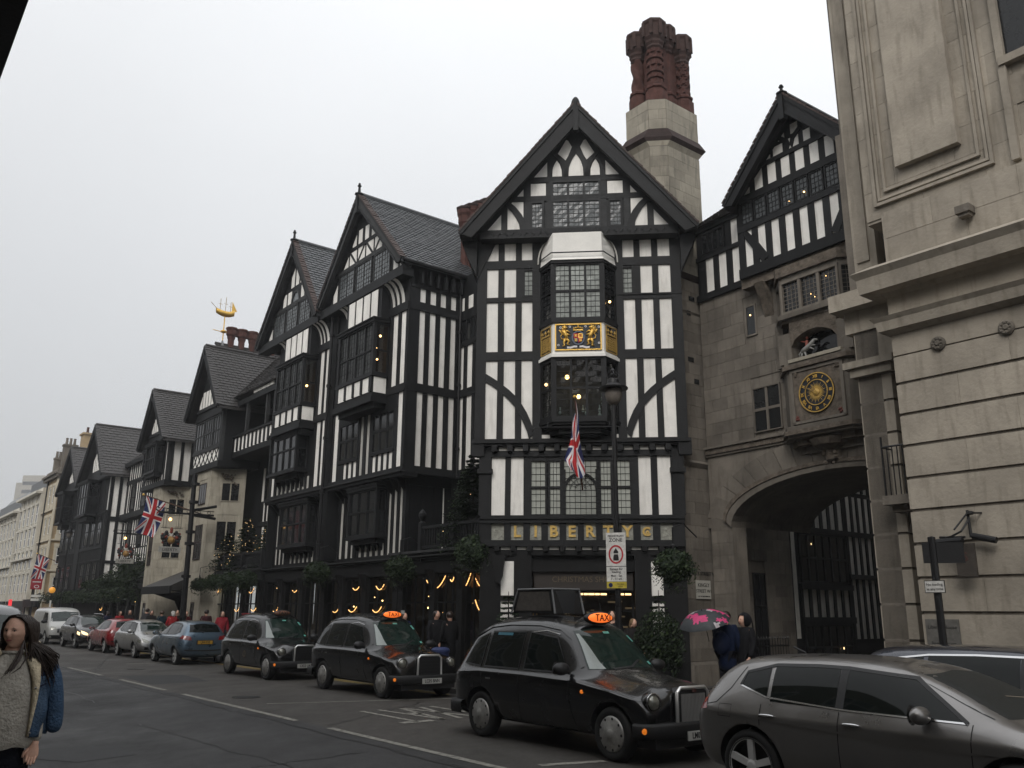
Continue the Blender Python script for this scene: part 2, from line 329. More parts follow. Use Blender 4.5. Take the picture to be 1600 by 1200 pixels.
def gable_roof(F, uL, uR, zL, zR, uA, zA, df, db, mat, edge=None, bb=0.42, finial=1, fs=.62, tk=0.14, cw=.26, ch=.2, both=True, bt=0.1, valley=None, fmat=None):
 """bargeboards at df, roof from df back to db (more negative d)."""
 edge = edge or timber_old; fm = timber
 for sgn, ue, ze in ((-1, uL, zL), (1, uR, zR)):
  m = MB(); m.prism(F, [(ue, ze - tk), (uA, zA - tk), (uA, zA), (ue, ze)], db, df - .02); rf = m.build('roof', mat, CUR[0])
  slates('roof_tiles', mat, F.p(ue, ze, df - .02), F.p(ue, ze, db), F.p(uA, zA, df - .02), F.p(uA, zA, db), cw, ch)
  L = math.hypot(uA - ue, zA - ze); nx, nz_ = (ze - zA) / L * -sgn * -1, 0
  sx, sz = (uA - ue) / L, (zA - ze) / L          # along slope
  px, pz = (sz * sgn, -sx * sgn)                   # perpendicular
  if pz > 0: px, pz = -px, -pz                   # downwards
  A = [(ue + sx * (-.05) , ze + sz * (-.05)), (uA, zA + .02)]
  B = [(ue + px * bb * .85 + sx * (.08), ze + pz * bb * .85 + sz * (.08)), (uA, zA + .02 - bb / max(.2, abs(sx)) * 1.0)]
  band('bargeboard', edge, F, A, B, df - bt, df)
  k1 = [(x + px * .03, z + pz * .03) for x, z in A]; k2 = [(x + px * .09, z + pz * .09) for x, z in A]
  band('bargeboard_moulding', fm, F, A, k2, df, df + .035)
  k3 = [(x - px * .055, z - pz * .055) for x, z in B]
  band('bargeboard_moulding', fm, F, k3, B, df, df + .03)
  n = max(3, int(L / .17)); m = MB()
  for i in range(n):
   t = (i + .5) / n; cx = ue + (uA - ue) * t; cz = ze + (zA - ze) * t; h = L / n * .46
   p1 = (cx - sx * h, cz - sz * h); p2 = (cx + sx * h, cz + sz * h); r_ = ru(.045, .065)
   m.prism(F, [p1, p2, (p2[0] - px * r_ * .7, p2[1] - pz * r_ * .7), (p1[0] - px * r_, p1[1] - pz * r_)], df - .2, df + .05)
  m.build('verge_tiles', fmat or tile_red, CUR[0], kind='stuff')
 m = MB(); m.tube([F.p(uA, zA + .02, df - .02), F.p(uA, zA + .02, db)], .09, n=8); m.build('ridge_tiles', mat, CUR[0])
 m = MB()
 if finial == 1:
  m.box(F, uA - .07, uA + .07, zA - .75, zA + .05, df - .1, df + .07)
  m.lathe(F.p(uA, zA, df - .03), [(r_ * (.6 + .4 * fs), q * fs) for r_, q in ((.2, 0), (.2, .05), (.07, .12), (.05, .5), (.09, .55), (.09, .6), (.04, .66), (.06, .72), (.001, .8))], n=8)
 elif finial == 2:
  m.box(F, uA - .08, uA + .08, zA - .9, zA - .1, df - .1, df + .07)
  m.lathe(F.p(uA, zA - .08, df - .06), [(.12, -.1), (.13, .1), (.1, .22), (.05, .29), (.001, .32)], n=8)
 else: m.box(F, uA - .06, uA + .06, zA - .5, zA - .02, df - .1, df + .05)
 m.build('finial', timber, CUR[0])
def ashlar(F, u0, u1, z0, z1, ch, bl, mat, d0=0.0, d1=0.03, gap=0.008, name='stone_block', hole=None, jit=0.006, keep=None):
 nr = max(1, round((z1 - z0) / ch)); h = (z1 - z0) / nr
 for j in range(nr):
  a = z0 + j * h; b = a + h; L = u1 - u0; nb = max(1, round(L / bl)); w = L / nb; xs = [u0]
  for i in range(1, nb + (1 if j % 2 else 0)): xs.append(u0 + w * (i - (0.5 if j % 2 else 0)) + ru(-.08, .08) * w)
  xs.append(u1); xs = sorted(xs)
  for p, q in zip(xs[:-1], xs[1:]):
   if q - p < .06: continue
   segs = [(p, q)]
   if hole:
    for (hu0, hu1, hz0, hz1) in hole:
     if a < hz1 - .02 and b > hz0 + .02:
      ns = []
      for (s0, s1) in segs:
       if s1 <= hu0 or s0 >= hu1: ns.append((s0, s1)); continue
       if s0 < hu0 - .03: ns.append((s0, hu0))
       if s1 > hu1 + .03: ns.append((hu1, s1))
      segs = ns
   for (s0, s1) in segs:
    if keep and not keep((s0 + s1) / 2, (a + b) / 2): continue
    bar(name, mat, F, s0 + gap / 2, s1 - gap / 2, a + gap / 2, b - gap / 2, d0, d1 + ru(-jit, jit))
_bs = bpy.data.scenes.new('bake_room')
def eval_mesh(o, others=()):
 """mesh of an object with its modifiers applied, evaluated in a small scene of its own"""
 for q in (o,) + tuple(others): _bs.collection.objects.link(q)
 with bpy.context.temp_override(scene=_bs, view_layer=_bs.view_layers[0]):
  dg = bpy.context.evaluated_depsgraph_get(); dg.update(); me = bpy.data.meshes.new_from_object(o.evaluated_get(dg), depsgraph=dg)
 for q in (o,) + tuple(others): _bs.collection.objects.unlink(q)
 return me
def text_obj(s, size, mat, parent, loc, F, ext=0.01, align='CENTER', name='lettering', bold=0.0, rot=0.0):
 cu = bpy.data.curves.new('t', 'FONT'); cu.body = s; cu.size = size; cu.extrude = ext; cu.align_x = align; cu.align_y = 'CENTER'; cu.offset = bold; cu.resolution_u = 3
 o = bpy.data.objects.new('t', cu); me = eval_mesh(o); bpy.data.objects.remove(o); bpy.data.curves.remove(cu)
 me.materials.clear(); me.materials.append(mat)
 q = link(name, me, parent)
 x = F.u if F.u.cross(Z).dot(F.n) > 0 else -F.u
 M = Matrix(((x.x, 0, F.n.x, 0), (x.y, 0, F.n.y, 0), (0, 1, 0, 0), (0, 0, 0, 1)))
 q.matrix_local = Matrix.Translation(Vector(loc) - (origin_of(parent) if parent else Vector((0, 0, 0)))) @ M @ Matrix.Rotation(rot, 4, 'Z')
 return q
def foliage(name, c, rx, ry, rz, n, size, mats, parent, hollow=0.5, shape=None, kind=None):
 m = MB()
 for i in range(n):
  while True:
   p = Vector((ru(-1, 1), ru(-1, 1), ru(-1, 1)))
   if hollow < p.length < 1 and (shape is None or shape(p)): break
  q = Vector(c) + Vector((p.x * rx, p.y * ry, p.z * rz)); s_ = size * ru(.6, 1.4)
  a = Vector((ru(-1, 1), ru(-1, 1), ru(-1, 1))).normalized(); b = a.orthogonal().normalized(); cc = a.cross(b)
  m.add([q - b * s_, q + cc * s_ * .35, q + b * s_, q - cc * s_ * .35], [(0, 1, 2, 3)], random.choice(mats))
 return m.build(name, None, parent, kind=kind)
def fir(c, h, r, label, group=None, n=900, lights=0, cat='christmas tree', pot=True):
 t = thing('christmas_tree', c, label, cat, group); c = Vector(c)
 m = MB(); m.tube([c + Z * .02, c + Z * h * .97], .035, n=6, r1=.008); m.build('trunk', barkm, t)
 m = MB(); tiers = max(6, int(h / .14))
 for j in range(tiers):
  f = j / tiers; zz = c.z + .15 + (h - .2) * f; rr = r * (1 - f) ** .85 + .03; nb = int((7 + 8 * (1 - f)) * (2.6 if h > 1.7 else 1.3))
  for i in range(nb):
   a = ru(0, 2 * pi); L = rr * ru(.75, 1.12); d = Vector((cos(a), sin(a), ru(-.3, .05)))
   p0 = Vector((c.x, c.y, zz));
   for k in range(5):
    q = p0 + d * L * (k + .8) / 5; s_ = (.075 if h < 2.5 else .10) * (1.15 - k * .08); side_ = Vector((-sin(a), cos(a), 0))
    for sg in (-1, 1):
     e = q + side_ * sg * s_ + d * s_ * .8 + Z * ru(-.03, .01)
     m.add([q, q + d * .045 + Z * .012, e, e - d * .03 - Z * .015], [(0, 1, 2, 3)], leaf if rnd() < .8 else leaf2)
 m.build('foliage', None, t)
 if pot: m = MB(); m.lathe(c, [(.12, 0), (.17, .2), (.17, .22)], n=10); m.build('pot', iron, t)
 if lights:
  m = MB()
  for i in range(lights):
   f = rnd() ** 1.2; a = ru(0, 2 * pi); rr = r * (1 - f) ** .85; m.ball(c + Vector((cos(a) * rr, sin(a) * rr, .2 + (h - .3) * f)), .011, n=5, m=3)
  m.build('fairy_lights', warm2, t, kind='stuff')
 return t
# ================================================================== SETTING
def road_material():
 m = bpy.data.materials.new('asphalt_wet'); m.use_nodes = True; nt = m.node_tree; n = nt.nodes; l = nt.links; b = n['Principled BSDF']
 geo = n.new('ShaderNodeNewGeometry')
 def noise(s, d=5, r=.6, sc=None):
  q = n.new('ShaderNodeTexNoise'); q.inputs['Scale'].default_value = s; q.inputs['Detail'].default_value = d; q.inputs['Roughness'].default_value = r
  if sc: mp = n.new('ShaderNodeMapping'); mp.inputs['Rotation'].default_value = (0, 0, -SA); mp.inputs['Scale'].default_value = sc; l.new(geo.outputs['Position'], mp.inputs[0]); l.new(mp.outputs[0], q.inputs[0])
  else: l.new(geo.outputs['Position'], q.inputs[0])
  return q.outputs[0]
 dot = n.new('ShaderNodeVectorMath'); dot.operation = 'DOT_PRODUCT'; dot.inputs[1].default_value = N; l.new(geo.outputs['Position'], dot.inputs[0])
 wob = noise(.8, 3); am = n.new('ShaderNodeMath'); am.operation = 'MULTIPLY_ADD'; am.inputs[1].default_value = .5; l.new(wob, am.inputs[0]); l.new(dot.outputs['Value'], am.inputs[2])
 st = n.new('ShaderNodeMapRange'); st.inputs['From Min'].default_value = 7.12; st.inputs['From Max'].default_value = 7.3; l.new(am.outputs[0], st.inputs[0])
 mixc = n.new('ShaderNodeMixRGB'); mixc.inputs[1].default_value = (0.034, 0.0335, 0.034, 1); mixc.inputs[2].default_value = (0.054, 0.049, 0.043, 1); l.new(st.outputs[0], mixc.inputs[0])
 big = noise(.5, 6, .7, (1.3, .7, 1)); agg = noise(95, 3, .8); mid = noise(5, 6, .7)
 def mul(a, c0, c1):
  q = n.new('ShaderNodeMapRange'); q.inputs['From Min'].default_value = .3; q.inputs['From Max'].default_value = .7; q.inputs['To Min'].default_value = c0; q.inputs['To Max'].default_value = c1; l.new(a, q.inputs[0]); return q.outputs[0]
 mot = noise(24, 3, .7); x = mul(big, .74, 1.18); y = mul(agg, .35, 1.7); z0_ = mul(mid, .85, 1.15); z1_ = mul(mot, .72, 1.3); zz_ = n.new('ShaderNodeMath'); zz_.operation = 'MULTIPLY'; l.new(z0_, zz_.inputs[0]); l.new(z1_, zz_.inputs[1]); z = zz_.outputs[0]
 p = n.new('ShaderNodeMath'); p.operation = 'MULTIPLY'; l.new(x, p.inputs[0]); l.new(y, p.inputs[1]); p2 = n.new('ShaderNodeMath'); p2.operation = 'MULTIPLY'; l.new(p.outputs[0], p2.inputs[0]); l.new(z, p2.inputs[1])
 sc = n.new('ShaderNodeVectorMath'); sc.operation = 'SCALE'; l.new(mixc.outputs[0], sc.inputs[0]); l.new(p2.outputs[0], sc.inputs['Scale']); l.new(sc.outputs[0], b.inputs['Base Color'])
 l.new(mul(big, .78, .50), b.inputs['Roughness']); b.inputs['Specular IOR Level'].default_value = .4
 bp = n.new('ShaderNodeBump'); bp.inputs['Strength'].default_value = .8; bp.inputs['Distance'].default_value = .012; l.new(agg, bp.inputs['Height']); l.new(bp.outputs[0], b.inputs['Normal'])
 return m
roadm = road_material()
paint = mk('road_paint', (0.25, 0.24, 0.21), 0.7, 0.45, 9, 0.8, fine=60, streak=1.0, streakcol=(.06, .057, .052))
paint_y = mk('road_paint_yellow', (0.35, 0.25, 0.05), 0.7, 0.35, 9, 0.5, fine=60)
def sheet(name, a0, a1, b0, b1, z, mat, kind='structure', parent=None, z0=None):
 m = MB()
 if z0 is None: m.add([W(a0, b0, z), W(a1, b0, z), W(a1, b1, z), W(a0, b1, z)], [(0, 3, 2, 1)])
 else: m.add([W(a, b, zz) for a in (a0, a1) for b in (b0, b1) for zz in (z0, z)], [(0, 1, 3, 2), (4, 6, 7, 5), (0, 4, 5, 1), (2, 3, 7, 6), (0, 2, 6, 4), (1, 5, 7, 3)])
 return m.build(name, mat, parent, kind=kind)
m = MB(); m.add([(-1500, -1500, -.06), (1500, -1500, -.06), (1500, 1500, -.06), (-1500, 1500, -.06)], [(0, 1, 2, 3)]); m.build('ground', asphalt, None, kind='structure')
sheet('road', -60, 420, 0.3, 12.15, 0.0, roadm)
pav = sheet('pavement', -60, 420, 12.3, 60, 0.115, asphalt, z0=-.05)
sheet('pavement', -60, 420, -9, 0.15, 0.11, paving, z0=-.05)
rd = bpy.data.objects.new('road_markings', None); COL.objects.link(rd); rd['kind'] = 'structure'
FG = Frame((0, 0, 0), S, N)
def mark(pts, mat=paint, z=0.006, name='painted_line'):
 m = MB(); m.add([W(a, b, z) for a, b in pts], [tuple(range(len(pts)))]); return m.build(name, mat, rd, kind='structure')
def line(a0, b0, a1, b1, w=.12, mat=paint, name='painted_line', z=0.006):
 d = Vector((a1 - a0, b1 - b0)).normalized(); q = Vector((-d.y, d.x)) * w / 2
 return mark([(a0 + q.x, b0 + q.y), (a1 + q.x, b1 + q.y), (a1 - q.x, b1 - q.y), (a0 - q.x, b0 - q.y)], mat, z, name)
for a0, a1 in ((6.0, 13.7), (14.9, 21.0), (22.2, 26.2), (28.1, 32.4), (35, 39), (41.5, 46), (49, 53), (56, 60)): line(a0, 6.98, a1, 7.0, .13)
line(17.9, 7.7, 16.55, 11.9, .09); line(8.95, 7.5, 8.7, 8.4, .14); line(33.5, 9.1, 33.5, 10.1, .2)
for a0, a1 in ((2, 16.0), (17.5, 24), (27, 45)): line(a0, 11.78, a1, 11.78, .07, paint_y, 'yellow_line'); line(a0, 11.95, a1, 11.95, .07, paint_y, 'yellow_line')
def roadtext():
 strokes = [((13.6, 8.3), (13.6, 8.95)), ((13.6, 8.62), (15.6, 8.62)), ((15.6, 9.0), (13.6, 9.2)), ((15.6, 9.5), (13.6, 9.2)), ((14.7, 9.1), (14.7, 9.4)), ((13.6, 9.55), (15.6, 9.95)), ((13.6, 9.95), (15.6, 9.55)), ((13.6, 10.2), (15.6, 10.2))]
 for p, q in strokes: line(p[0], p[1], q[0], q[1], .1 if abs(p[0] - q[0]) > .3 else .22, name='painted_letter_stroke')
roadtext()
patchm = mk('asphalt_patch', (0.030, 0.030, 0.031), 0.7, .25, 3, .6, fine=80)
mark([(12.5, 2.95), (13.1, 2.55), (13.95, 2.75), (13.9, 3.35), (13.5, 3.75), (12.7, 3.7)], patchm, .004, 'asphalt_patch')
mark([(24, 7.2), (27.5, 7.3), (27.2, 9.0), (24.4, 8.8)], patchm, .003, 'asphalt_patch')
mark([(33, 3.5), (45, 4.2), (44, 5.2), (33.5, 4.6)], patchm, .003, 'asphalt_patch')
tarm = mk('tar_seam', (.012, .012, .012), .5, .3, 9, .4)
for (a0, b0, a1, b1, w_) in ((5.5, 6.6, 17, 6.7, .035), (17, 6.65, 33, 6.8, .05), (7, 5.2, 16, 4.6, .022), (20, 4.9, 34, 5.4, .03), (26, 3.3, 45, 4.0, .06), (9, 9.6, 15, 9.9, .02), (14, 7.2, 16.5, 10.6, .018), (10.5, 2.6, 11.2, 6.4, .02), (30, 7.2, 38, 9.6, .03)):
 n_ = 26; P_ = [(a0 + (a1 - a0) * i / n_ + ru(-.05, .05), b0 + (b1 - b0) * i / n_ + ru(-.07, .07)) for i in range(n_ + 1)]; m = MB()
 for p, q in zip(P_[:-1], P_[1:]):
  h = w_ * ru(.3, 1.2); dx, dy = q[0] - p[0], q[1] - p[1]; L = math.hypot(dx, dy); m.add([W(p[0] - dy / L * h, p[1] + dx / L * h, .0045), W(q[0] - dy / L * h, q[1] + dx / L * h, .0045), W(q[0] + dy / L * h, q[1] - dx / L * h, .0045), W(p[0] + dy / L * h, p[1] - dx / L * h, .0045)], [(0, 1, 2, 3)])
 m.build('tar_seam', tarm, rd, kind='structure')
for a_, b_ in ((19.5, 7.9), (9.6, 5.6), (30.5, 8.6)):
 m = MB(); m.lathe(W(a_, b_, .003), [(.30, 0), (.30, .004), (.001, .004)], n=20); m.build('manhole_cover', iron, rd, kind='structure')
kb = bpy.data.objects.new('kerb', None); COL.objects.link(kb); kb['kind'] = 'structure'
for i in range(70): bar('kerb_stone', kerbm, Frame((0, 0, 0), S, N), i * 1.0 + .005 - 2, i * 1.0 + .995 - 2, -.04, .125 + ru(-.003, .003), 12.15, 12.3, kb)
sheet('kerb_strip', 68, 420, 12.15, 12.3, .125, kerbm, z0=-.05); sheet('kerb_strip', -60, 420, .15, .3, .125, kerbm, z0=-.05)
for i in range(40):
 for j in range(3):
  bar('paving_slab', paving, Frame((0, 0, 0), S, N), 8 + i * .75 + .004, 8.746 + i * .75, .1, .128 + ru(-.002, .002), 12.32 + j * .6, 12.914 + j * .6, pav)
# ================================================================== FRONT GABLED BLOCK
ph = R(5.6)
FE = Vector((cos(ph), -sin(ph), 0)); FN = Vector((-sin(ph), -cos(ph), 0))
FR = Frame((1.6, 22.6, 0), FE, FN)
UC = 0.22
gold_let = mk('gold_letter', (.62, .42, .13), .45, .25, 14, .4, metal=.25, fine=40)
def front_block():
 t = thing('timber_framed_building', FR.P, 'tall timbered corner block with gold lettering frieze and one big gable', 'building')
 F = FR; C6 = [(-2.33, -2.01), (-1.84, -1.52), (-1.35, -1.05), (1.47, 1.78), (1.95, 2.27), (2.44, 2.77)]
 bar('wall', timber, F, -2.6, 3.05, 6.05, 12.0, -.35, 0.0); bar('wall', timber, F, -2.4, 2.86, 3.3, 6.2, -.4, -.001)
 bar('wall', timber, F, -2.5, 2.9, 3.3, 12.2, -5.2, -.36)
 LR = lambda rr: (rr[:3], rr[3:])
 for side_ in LR(C6): timber_row(F, side_, 11.46, 12.0, plaster)
 for c in ((-2.6, -2.33), (2.77, 3.05)): bar('corner_post', timber, F, c[0], c[1], 6.3, 12.1, 0, .075)
 for c in ((-1.05, -.8), (1.25, 1.47)): bar('timber_post', timber, F, c[0], c[1], 6.32, 12.0, 0, .068)
 rail(F, -2.33, 3.0 - .23, 11.215, 11.455)
 timber_row(F, [(-2.33, -2.01), (-1.84, -1.51)], 10.36, 11.21, ends=(-2.33, -1.3)); timber_row(F, [(1.95, 2.27), (2.44, 2.77)], 10.36, 11.21, ends=(1.72, 2.77))
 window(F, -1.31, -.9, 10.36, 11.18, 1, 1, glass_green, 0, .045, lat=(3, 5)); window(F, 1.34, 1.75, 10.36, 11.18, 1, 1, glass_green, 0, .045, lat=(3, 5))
 rail(F, -2.33, -1.05, 10.22, 10.355); rail(F, 1.47, 2.77, 10.22, 10.355); rail(F, 1.3, 3.06, 10.335, 10.375, .09)
 for side_ in LR(C6): timber_row(F, side_, 8.775, 10.215)
 rail(F, -2.33, -1.05, 8.525, 8.77); rail(F, 1.47, 2.77, 8.525, 8.77)
 for side_ in LR(C6): timber_row(F, side_, 6.325, 8.52)
 up = [(-2.345, 8.17), (-2.17, 8.06), (-2.01, 7.95), (-1.84, 7.82), (-1.68, 7.69), (-1.52, 7.53), (-1.35, 7.31), (-1.2, 7.06), (-1.08, 6.78), (-1.0, 6.5)]
 lo = [(-2.345, 7.94), (-2.17, 7.83), (-2.01, 7.71), (-1.84, 7.56), (-1.68, 7.40), (-1.52, 7.22), (-1.37, 6.95), (-1.27, 6.72), (-1.19, 6.52), (-1.14, 6.32)]
 band('curved_brace', timber, F, up, lo, -.003, .058); band('curved_brace', timber, F, [(2 * UC - a, b) for a, b in up], [(2 * UC - a, b) for a, b in lo], -.003, .058)
 bar('bressummer', timber, F, -2.6, 3.05, 6.14, 6.322, 0.005, .14); bar('bressummer', timber, F, -2.62, 3.07, 6.2, 6.24, 0.1, .2)
 for i in range(12):
  u = -2.05 + i * .415; bar('jetty_bracket', timber, F, u - .07, u + .07, 5.98, 6.14, 0, .22 - .02 * (i % 2))
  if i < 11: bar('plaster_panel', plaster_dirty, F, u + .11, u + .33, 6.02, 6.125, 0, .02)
 m = MB(); m.box(F, -2.66, -2.33, 5.86, 6.3, -.05, .16); m.box(F, -2.46, -2.15, 4.3, 5.9, -.0, .1); m.box(F, -2.5, -2.1, 5.4, 5.52, 0, .16); m.build('corner_post', timber, t)
 m = MB(); m.box(F, 2.78, 3.12, 5.86, 6.3, -.05, .16); m.box(F, 2.6, 2.9, 4.3, 5.9, 0, .1); m.box(F, 2.54, 2.94, 5.4, 5.52, 0, .16); m.build('corner_post', timber, t)
 rail(F, -2.15, 2.6, 5.85, 5.98, .09)
 timber_row(F, [(-2.13, -1.77), (-1.62, -1.28)], 4.3, 5.845, ends=(-2.15, -1.12)); timber_row(F, [(1.73, 2.05), (2.22, 2.56)], 4.3, 5.845, ends=(1.55, 2.6))
 bar('timber_panel', timber, F, -1.12, 1.55, 5.75, 5.85, 0, .05)
 for (a, b, n) in ((-1.12, -.66, 3), (-.63, -.27, 3), (.7, 1.05, 3), (1.1, 1.55, 3)): window(F, a, b, 4.28, 5.78, 1, 2, glass_bright, 0, .05, .06, .08, lat=(n, 4), rowz=[5.03], wob=.002)
 window(F, -.25, .68, 4.28, 5.78, 1, 1, glass_bright, 0, .045, .05, .06, lat=(6, 9), wob=.002)
 arc1 = [(UC + .44 * cos(a), 4.98 + .44 * sin(a)) for a in [pi * i / 14 for i in range(15)]]; arc2 = [(UC + .385 * cos(a), 4.98 + .385 * sin(a)) for a in [pi * i / 14 for i in range(15)]]
 band('window_arch', timber, F, arc1, arc2, .02, .085); bar('timber_rail', timber, F, -.27, -.17, 4.28, 5.5, .02, .083); bar('timber_rail', timber, F, .61, .71, 4.28, 5.5, .02, .083)
 m = MB()
 for i in range(1, 8):
  a = pi * i / 8; m.add([F.p(UC + r_ * cos(a) + s_ * .006 * sin(a), 4.98 + r_ * sin(a) - s_ * .006 * cos(a), .048) for r_, s_ in ((.1, 1), (.39, 1), (.39, -1), (.1, -1))], [(0, 1, 2, 3)])
 for rr in (.14, .26):
  for i in range(12):
   a, b = pi * i / 12, pi * (i + 1) / 12; m.add([F.p(UC + q * cos(w), 4.98 + q * sin(w), .049) for q, w in ((rr, a), (rr, b), (rr + .012, b), (rr + .012, a))], [(0, 1, 2, 3)])
 m.build('fanlight_leading', timber, t, kind='stuff')
 rail(F, -2.4, 2.86, 4.1, 4.3, .12); rail(F, -2.4, 2.86, 4.2, 4.24, .16); rail(F, -2.4, 2.86, 3.5, 3.66, .14)
 P = [(-2.12, -1.78), (-1.61, -1.28), (-1.11, -.81), (-.64, -.34), (-.17, .13), (.29, .6), (.77, 1.05), (1.26, 1.55), (1.74, 2.05), (2.24, 2.56)]
 timber_row(F, P, 3.66, 4.1, carving_grey, ends=(-2.4, 2.86), ds=.08)
 for (a, b), ch in zip(P, ['', 'L', 'I', 'B', 'E', 'R', 'T', 'Y', '', '']):
  c = (a + b) / 2
  if ch: text_obj(ch, .40, gold_let, t, F.p(c, 3.875, .03), F, .022, name='letter', bold=.012)
  m = MB()
  for i in range(9 if ch else 16):
   x = ru(a + .03, b - .03); z = ru(3.69, 3.78) if ch else ru(3.7, 4.06); r_ = ru(.02, .045); a0 = ru(0, 6.28)
   pts = [F.p(x + r_ * cos(a0 + k * .8), z + r_ * sin(a0 + k * .8), .02) for k in range(6)]; m.tube(pts, .007, n=4)
  m.build('carved_scroll', carving_grey, t, kind='stuff')
 c = (P[8][0] + P[8][1]) / 2
 text_obj('C', .30, gold_let, t, F.p(c - .01, 3.87, .03), F, .018, name='letter', bold=.012); text_obj('o', .16, gold_let, t, F.p(c + .02, 3.87, .04), F, .016, name='letter', bold=.01)
 bar('fascia', shopwood, F, -2.4, 2.86, 3.28, 3.5, 0, .05)
 for i in range(11):
  u = -1.95 + i * .42; bar('jetty_bracket', shopwood, F, u - .06, u + .06, 3.38, 3.52, .04, .2)
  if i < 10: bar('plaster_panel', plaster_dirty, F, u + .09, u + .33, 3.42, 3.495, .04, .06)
 for (a, b) in ((-2.36, -1.06), (1.56, 2.84)): bar('shop_pier', shopwood, F, a, b, .1, 3.3, -.35, -.002)
 for (a, b) in ((-1.86, -1.52), (1.97, 2.27)):
  bar('plaster_panel', plaster, F, a, b, 2.27, 3.13, -.01, .014); bar('plaster_panel', plaster, F, a, b, 1.25, 2.14, -.01, .014)
 for (a, b) in ((-2.4, -1.86), (-1.52, -1.08), (1.56, 1.97), (2.27, 2.86)): bar('shop_post', shopwood, F, a, b, .12, 3.28, -.01, .06)
 bar('shop_rail', shopwood, F, -1.86, -1.52, 2.14, 2.27, 0, .05); bar('shop_rail', shopwood, F, 1.97, 2.27, 2.14, 2.27, 0, .05)
 for u in (-1.9, 2.4): m = MB(); m.prism(F, [(u - .16, 3.28), (u + .16, 3.28), (u + .1, 2.75), (u + .02, 2.55), (u - .06, 2.6), (u - .12, 2.8)], .06, .22); m.build('carved_bracket', shopwood, t)
 sb = mk('sign_board_brown', (0.035, 0.028, 0.024), .6, .15, 3, .1)
 bar('sign_board', sb, F, -1.02, 1.52, 2.42, 2.88, -.25, -.2)
 gl = mk('sign_letter_dull', (0.11, 0.085, 0.05), .6, .1, 3, 0)
 text_obj('CHRISTMAS SHOP', .2, gl, t, F.p(.25, 2.68, -.195), F, .006, name='sign_lettering')
 bar('shop_beam', shopwood, F, -1.06, 1.56, 2.88, 3.3, -.35, -.1)
 bar('strip_light_housing', shopwood, F, -1.0, 1.5, 2.35, 2.42, -.5, -.3)
 m = MB()
 x = -.95
 while x < 1.45:
  w_ = ru(.07, .16); m.box(F, x, min(1.47, x + w_), 2.30, 2.345, -.45, -.38); x += w_ + ru(.01, .03)
  if .75 < x < 1.0: x = 1.08
 m.build('strip_lights', warm2, t, kind='stuff')
 shopback = mk('shop_interior', (0.05, 0.035, 0.022), .8, .5, 4, .1)
 bar('interior_wall', shopback, F, -1.5, 1.9, .1, 3.2, -3.0, -2.9)
 w = window(F, -1.05, 1.55, .12, 2.3, 6, 6, gclear, -.6, .06, .03, .05, fm=shopwood, name='glazed_screen')
 m = MB()
 for i in range(26): u = ru(-.9, 1.4); z = ru(1.0, 2.2); m.box(F, u, u + ru(.05, .3), z, z + ru(.02, .05), -2.0, -1.9)
 m.build('lit_shelves', mk('shelf_glow', (.2, .15, .1), .6, 0, emit=(.8, .55, .3), est=.12), t, kind='stuff')
 # ---------------- oriel
 hw, hs, D = .68, 1.07, .6
 def ofr():
  fr = Frame(F.p(UC - hw, 0, D), F.u, F.n)
  Lp = F.p(UC - hs, 0, 0.02); Lq = F.p(UC - hw, 0, D); ul = (Lq - Lp).normalized(); Ll = (Lq - Lp).length
  nl = ul.cross(Z); nl = nl if nl.dot(F.n) > 0 else -nl
  Rp = F.p(UC + hw, 0, D); Rq = F.p(UC + hs, 0, .02); ur = (Rq - Rp).normalized(); nr = ur.cross(Z); nr = nr if nr.dot(F.n) > 0 else -nr
  return [(fr, 2 * hw), (Frame(Lp, ul, nl), Ll), (Frame(Rp, ur, nr), Ll)]
 faces = ofr()
 def oring(z0, z1, mat, name, e=0.0, d0=-.06, d1=0.02, hollow=True):
  pts = lambda k: [(UC - hs - k * 1.2, 0.0), (UC - hw - k * .6, D + k), (UC + hw + k * .6, D + k), (UC + hs + k * 1.2, 0.0)]
  A = pts(e); m = MB(); n = 4; v = [F.p(u, z0, d) for u, d in A] + [F.p(u, z1, d) for u, d in A]
  m.add(v, [(0, 1, 2, 3), (7, 6, 5, 4)] + [(i, (i + 1) % n, n + (i + 1) % n, n + i) for i in range(n)])
  return m.build(name, mat, t)
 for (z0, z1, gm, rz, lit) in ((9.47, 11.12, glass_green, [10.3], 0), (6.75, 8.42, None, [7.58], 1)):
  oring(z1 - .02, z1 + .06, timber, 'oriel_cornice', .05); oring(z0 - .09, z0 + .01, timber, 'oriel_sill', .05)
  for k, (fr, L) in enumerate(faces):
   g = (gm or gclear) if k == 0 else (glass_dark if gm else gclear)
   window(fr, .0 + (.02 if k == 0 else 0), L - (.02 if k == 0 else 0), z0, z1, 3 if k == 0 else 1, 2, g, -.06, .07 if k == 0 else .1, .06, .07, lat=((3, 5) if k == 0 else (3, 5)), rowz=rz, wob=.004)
  for (u, d) in ((UC - hw, D), (UC + hw, D)): bar('oriel_post', timber, F, u - .05, u + .05, z0, z1, d - .08, d + .02)
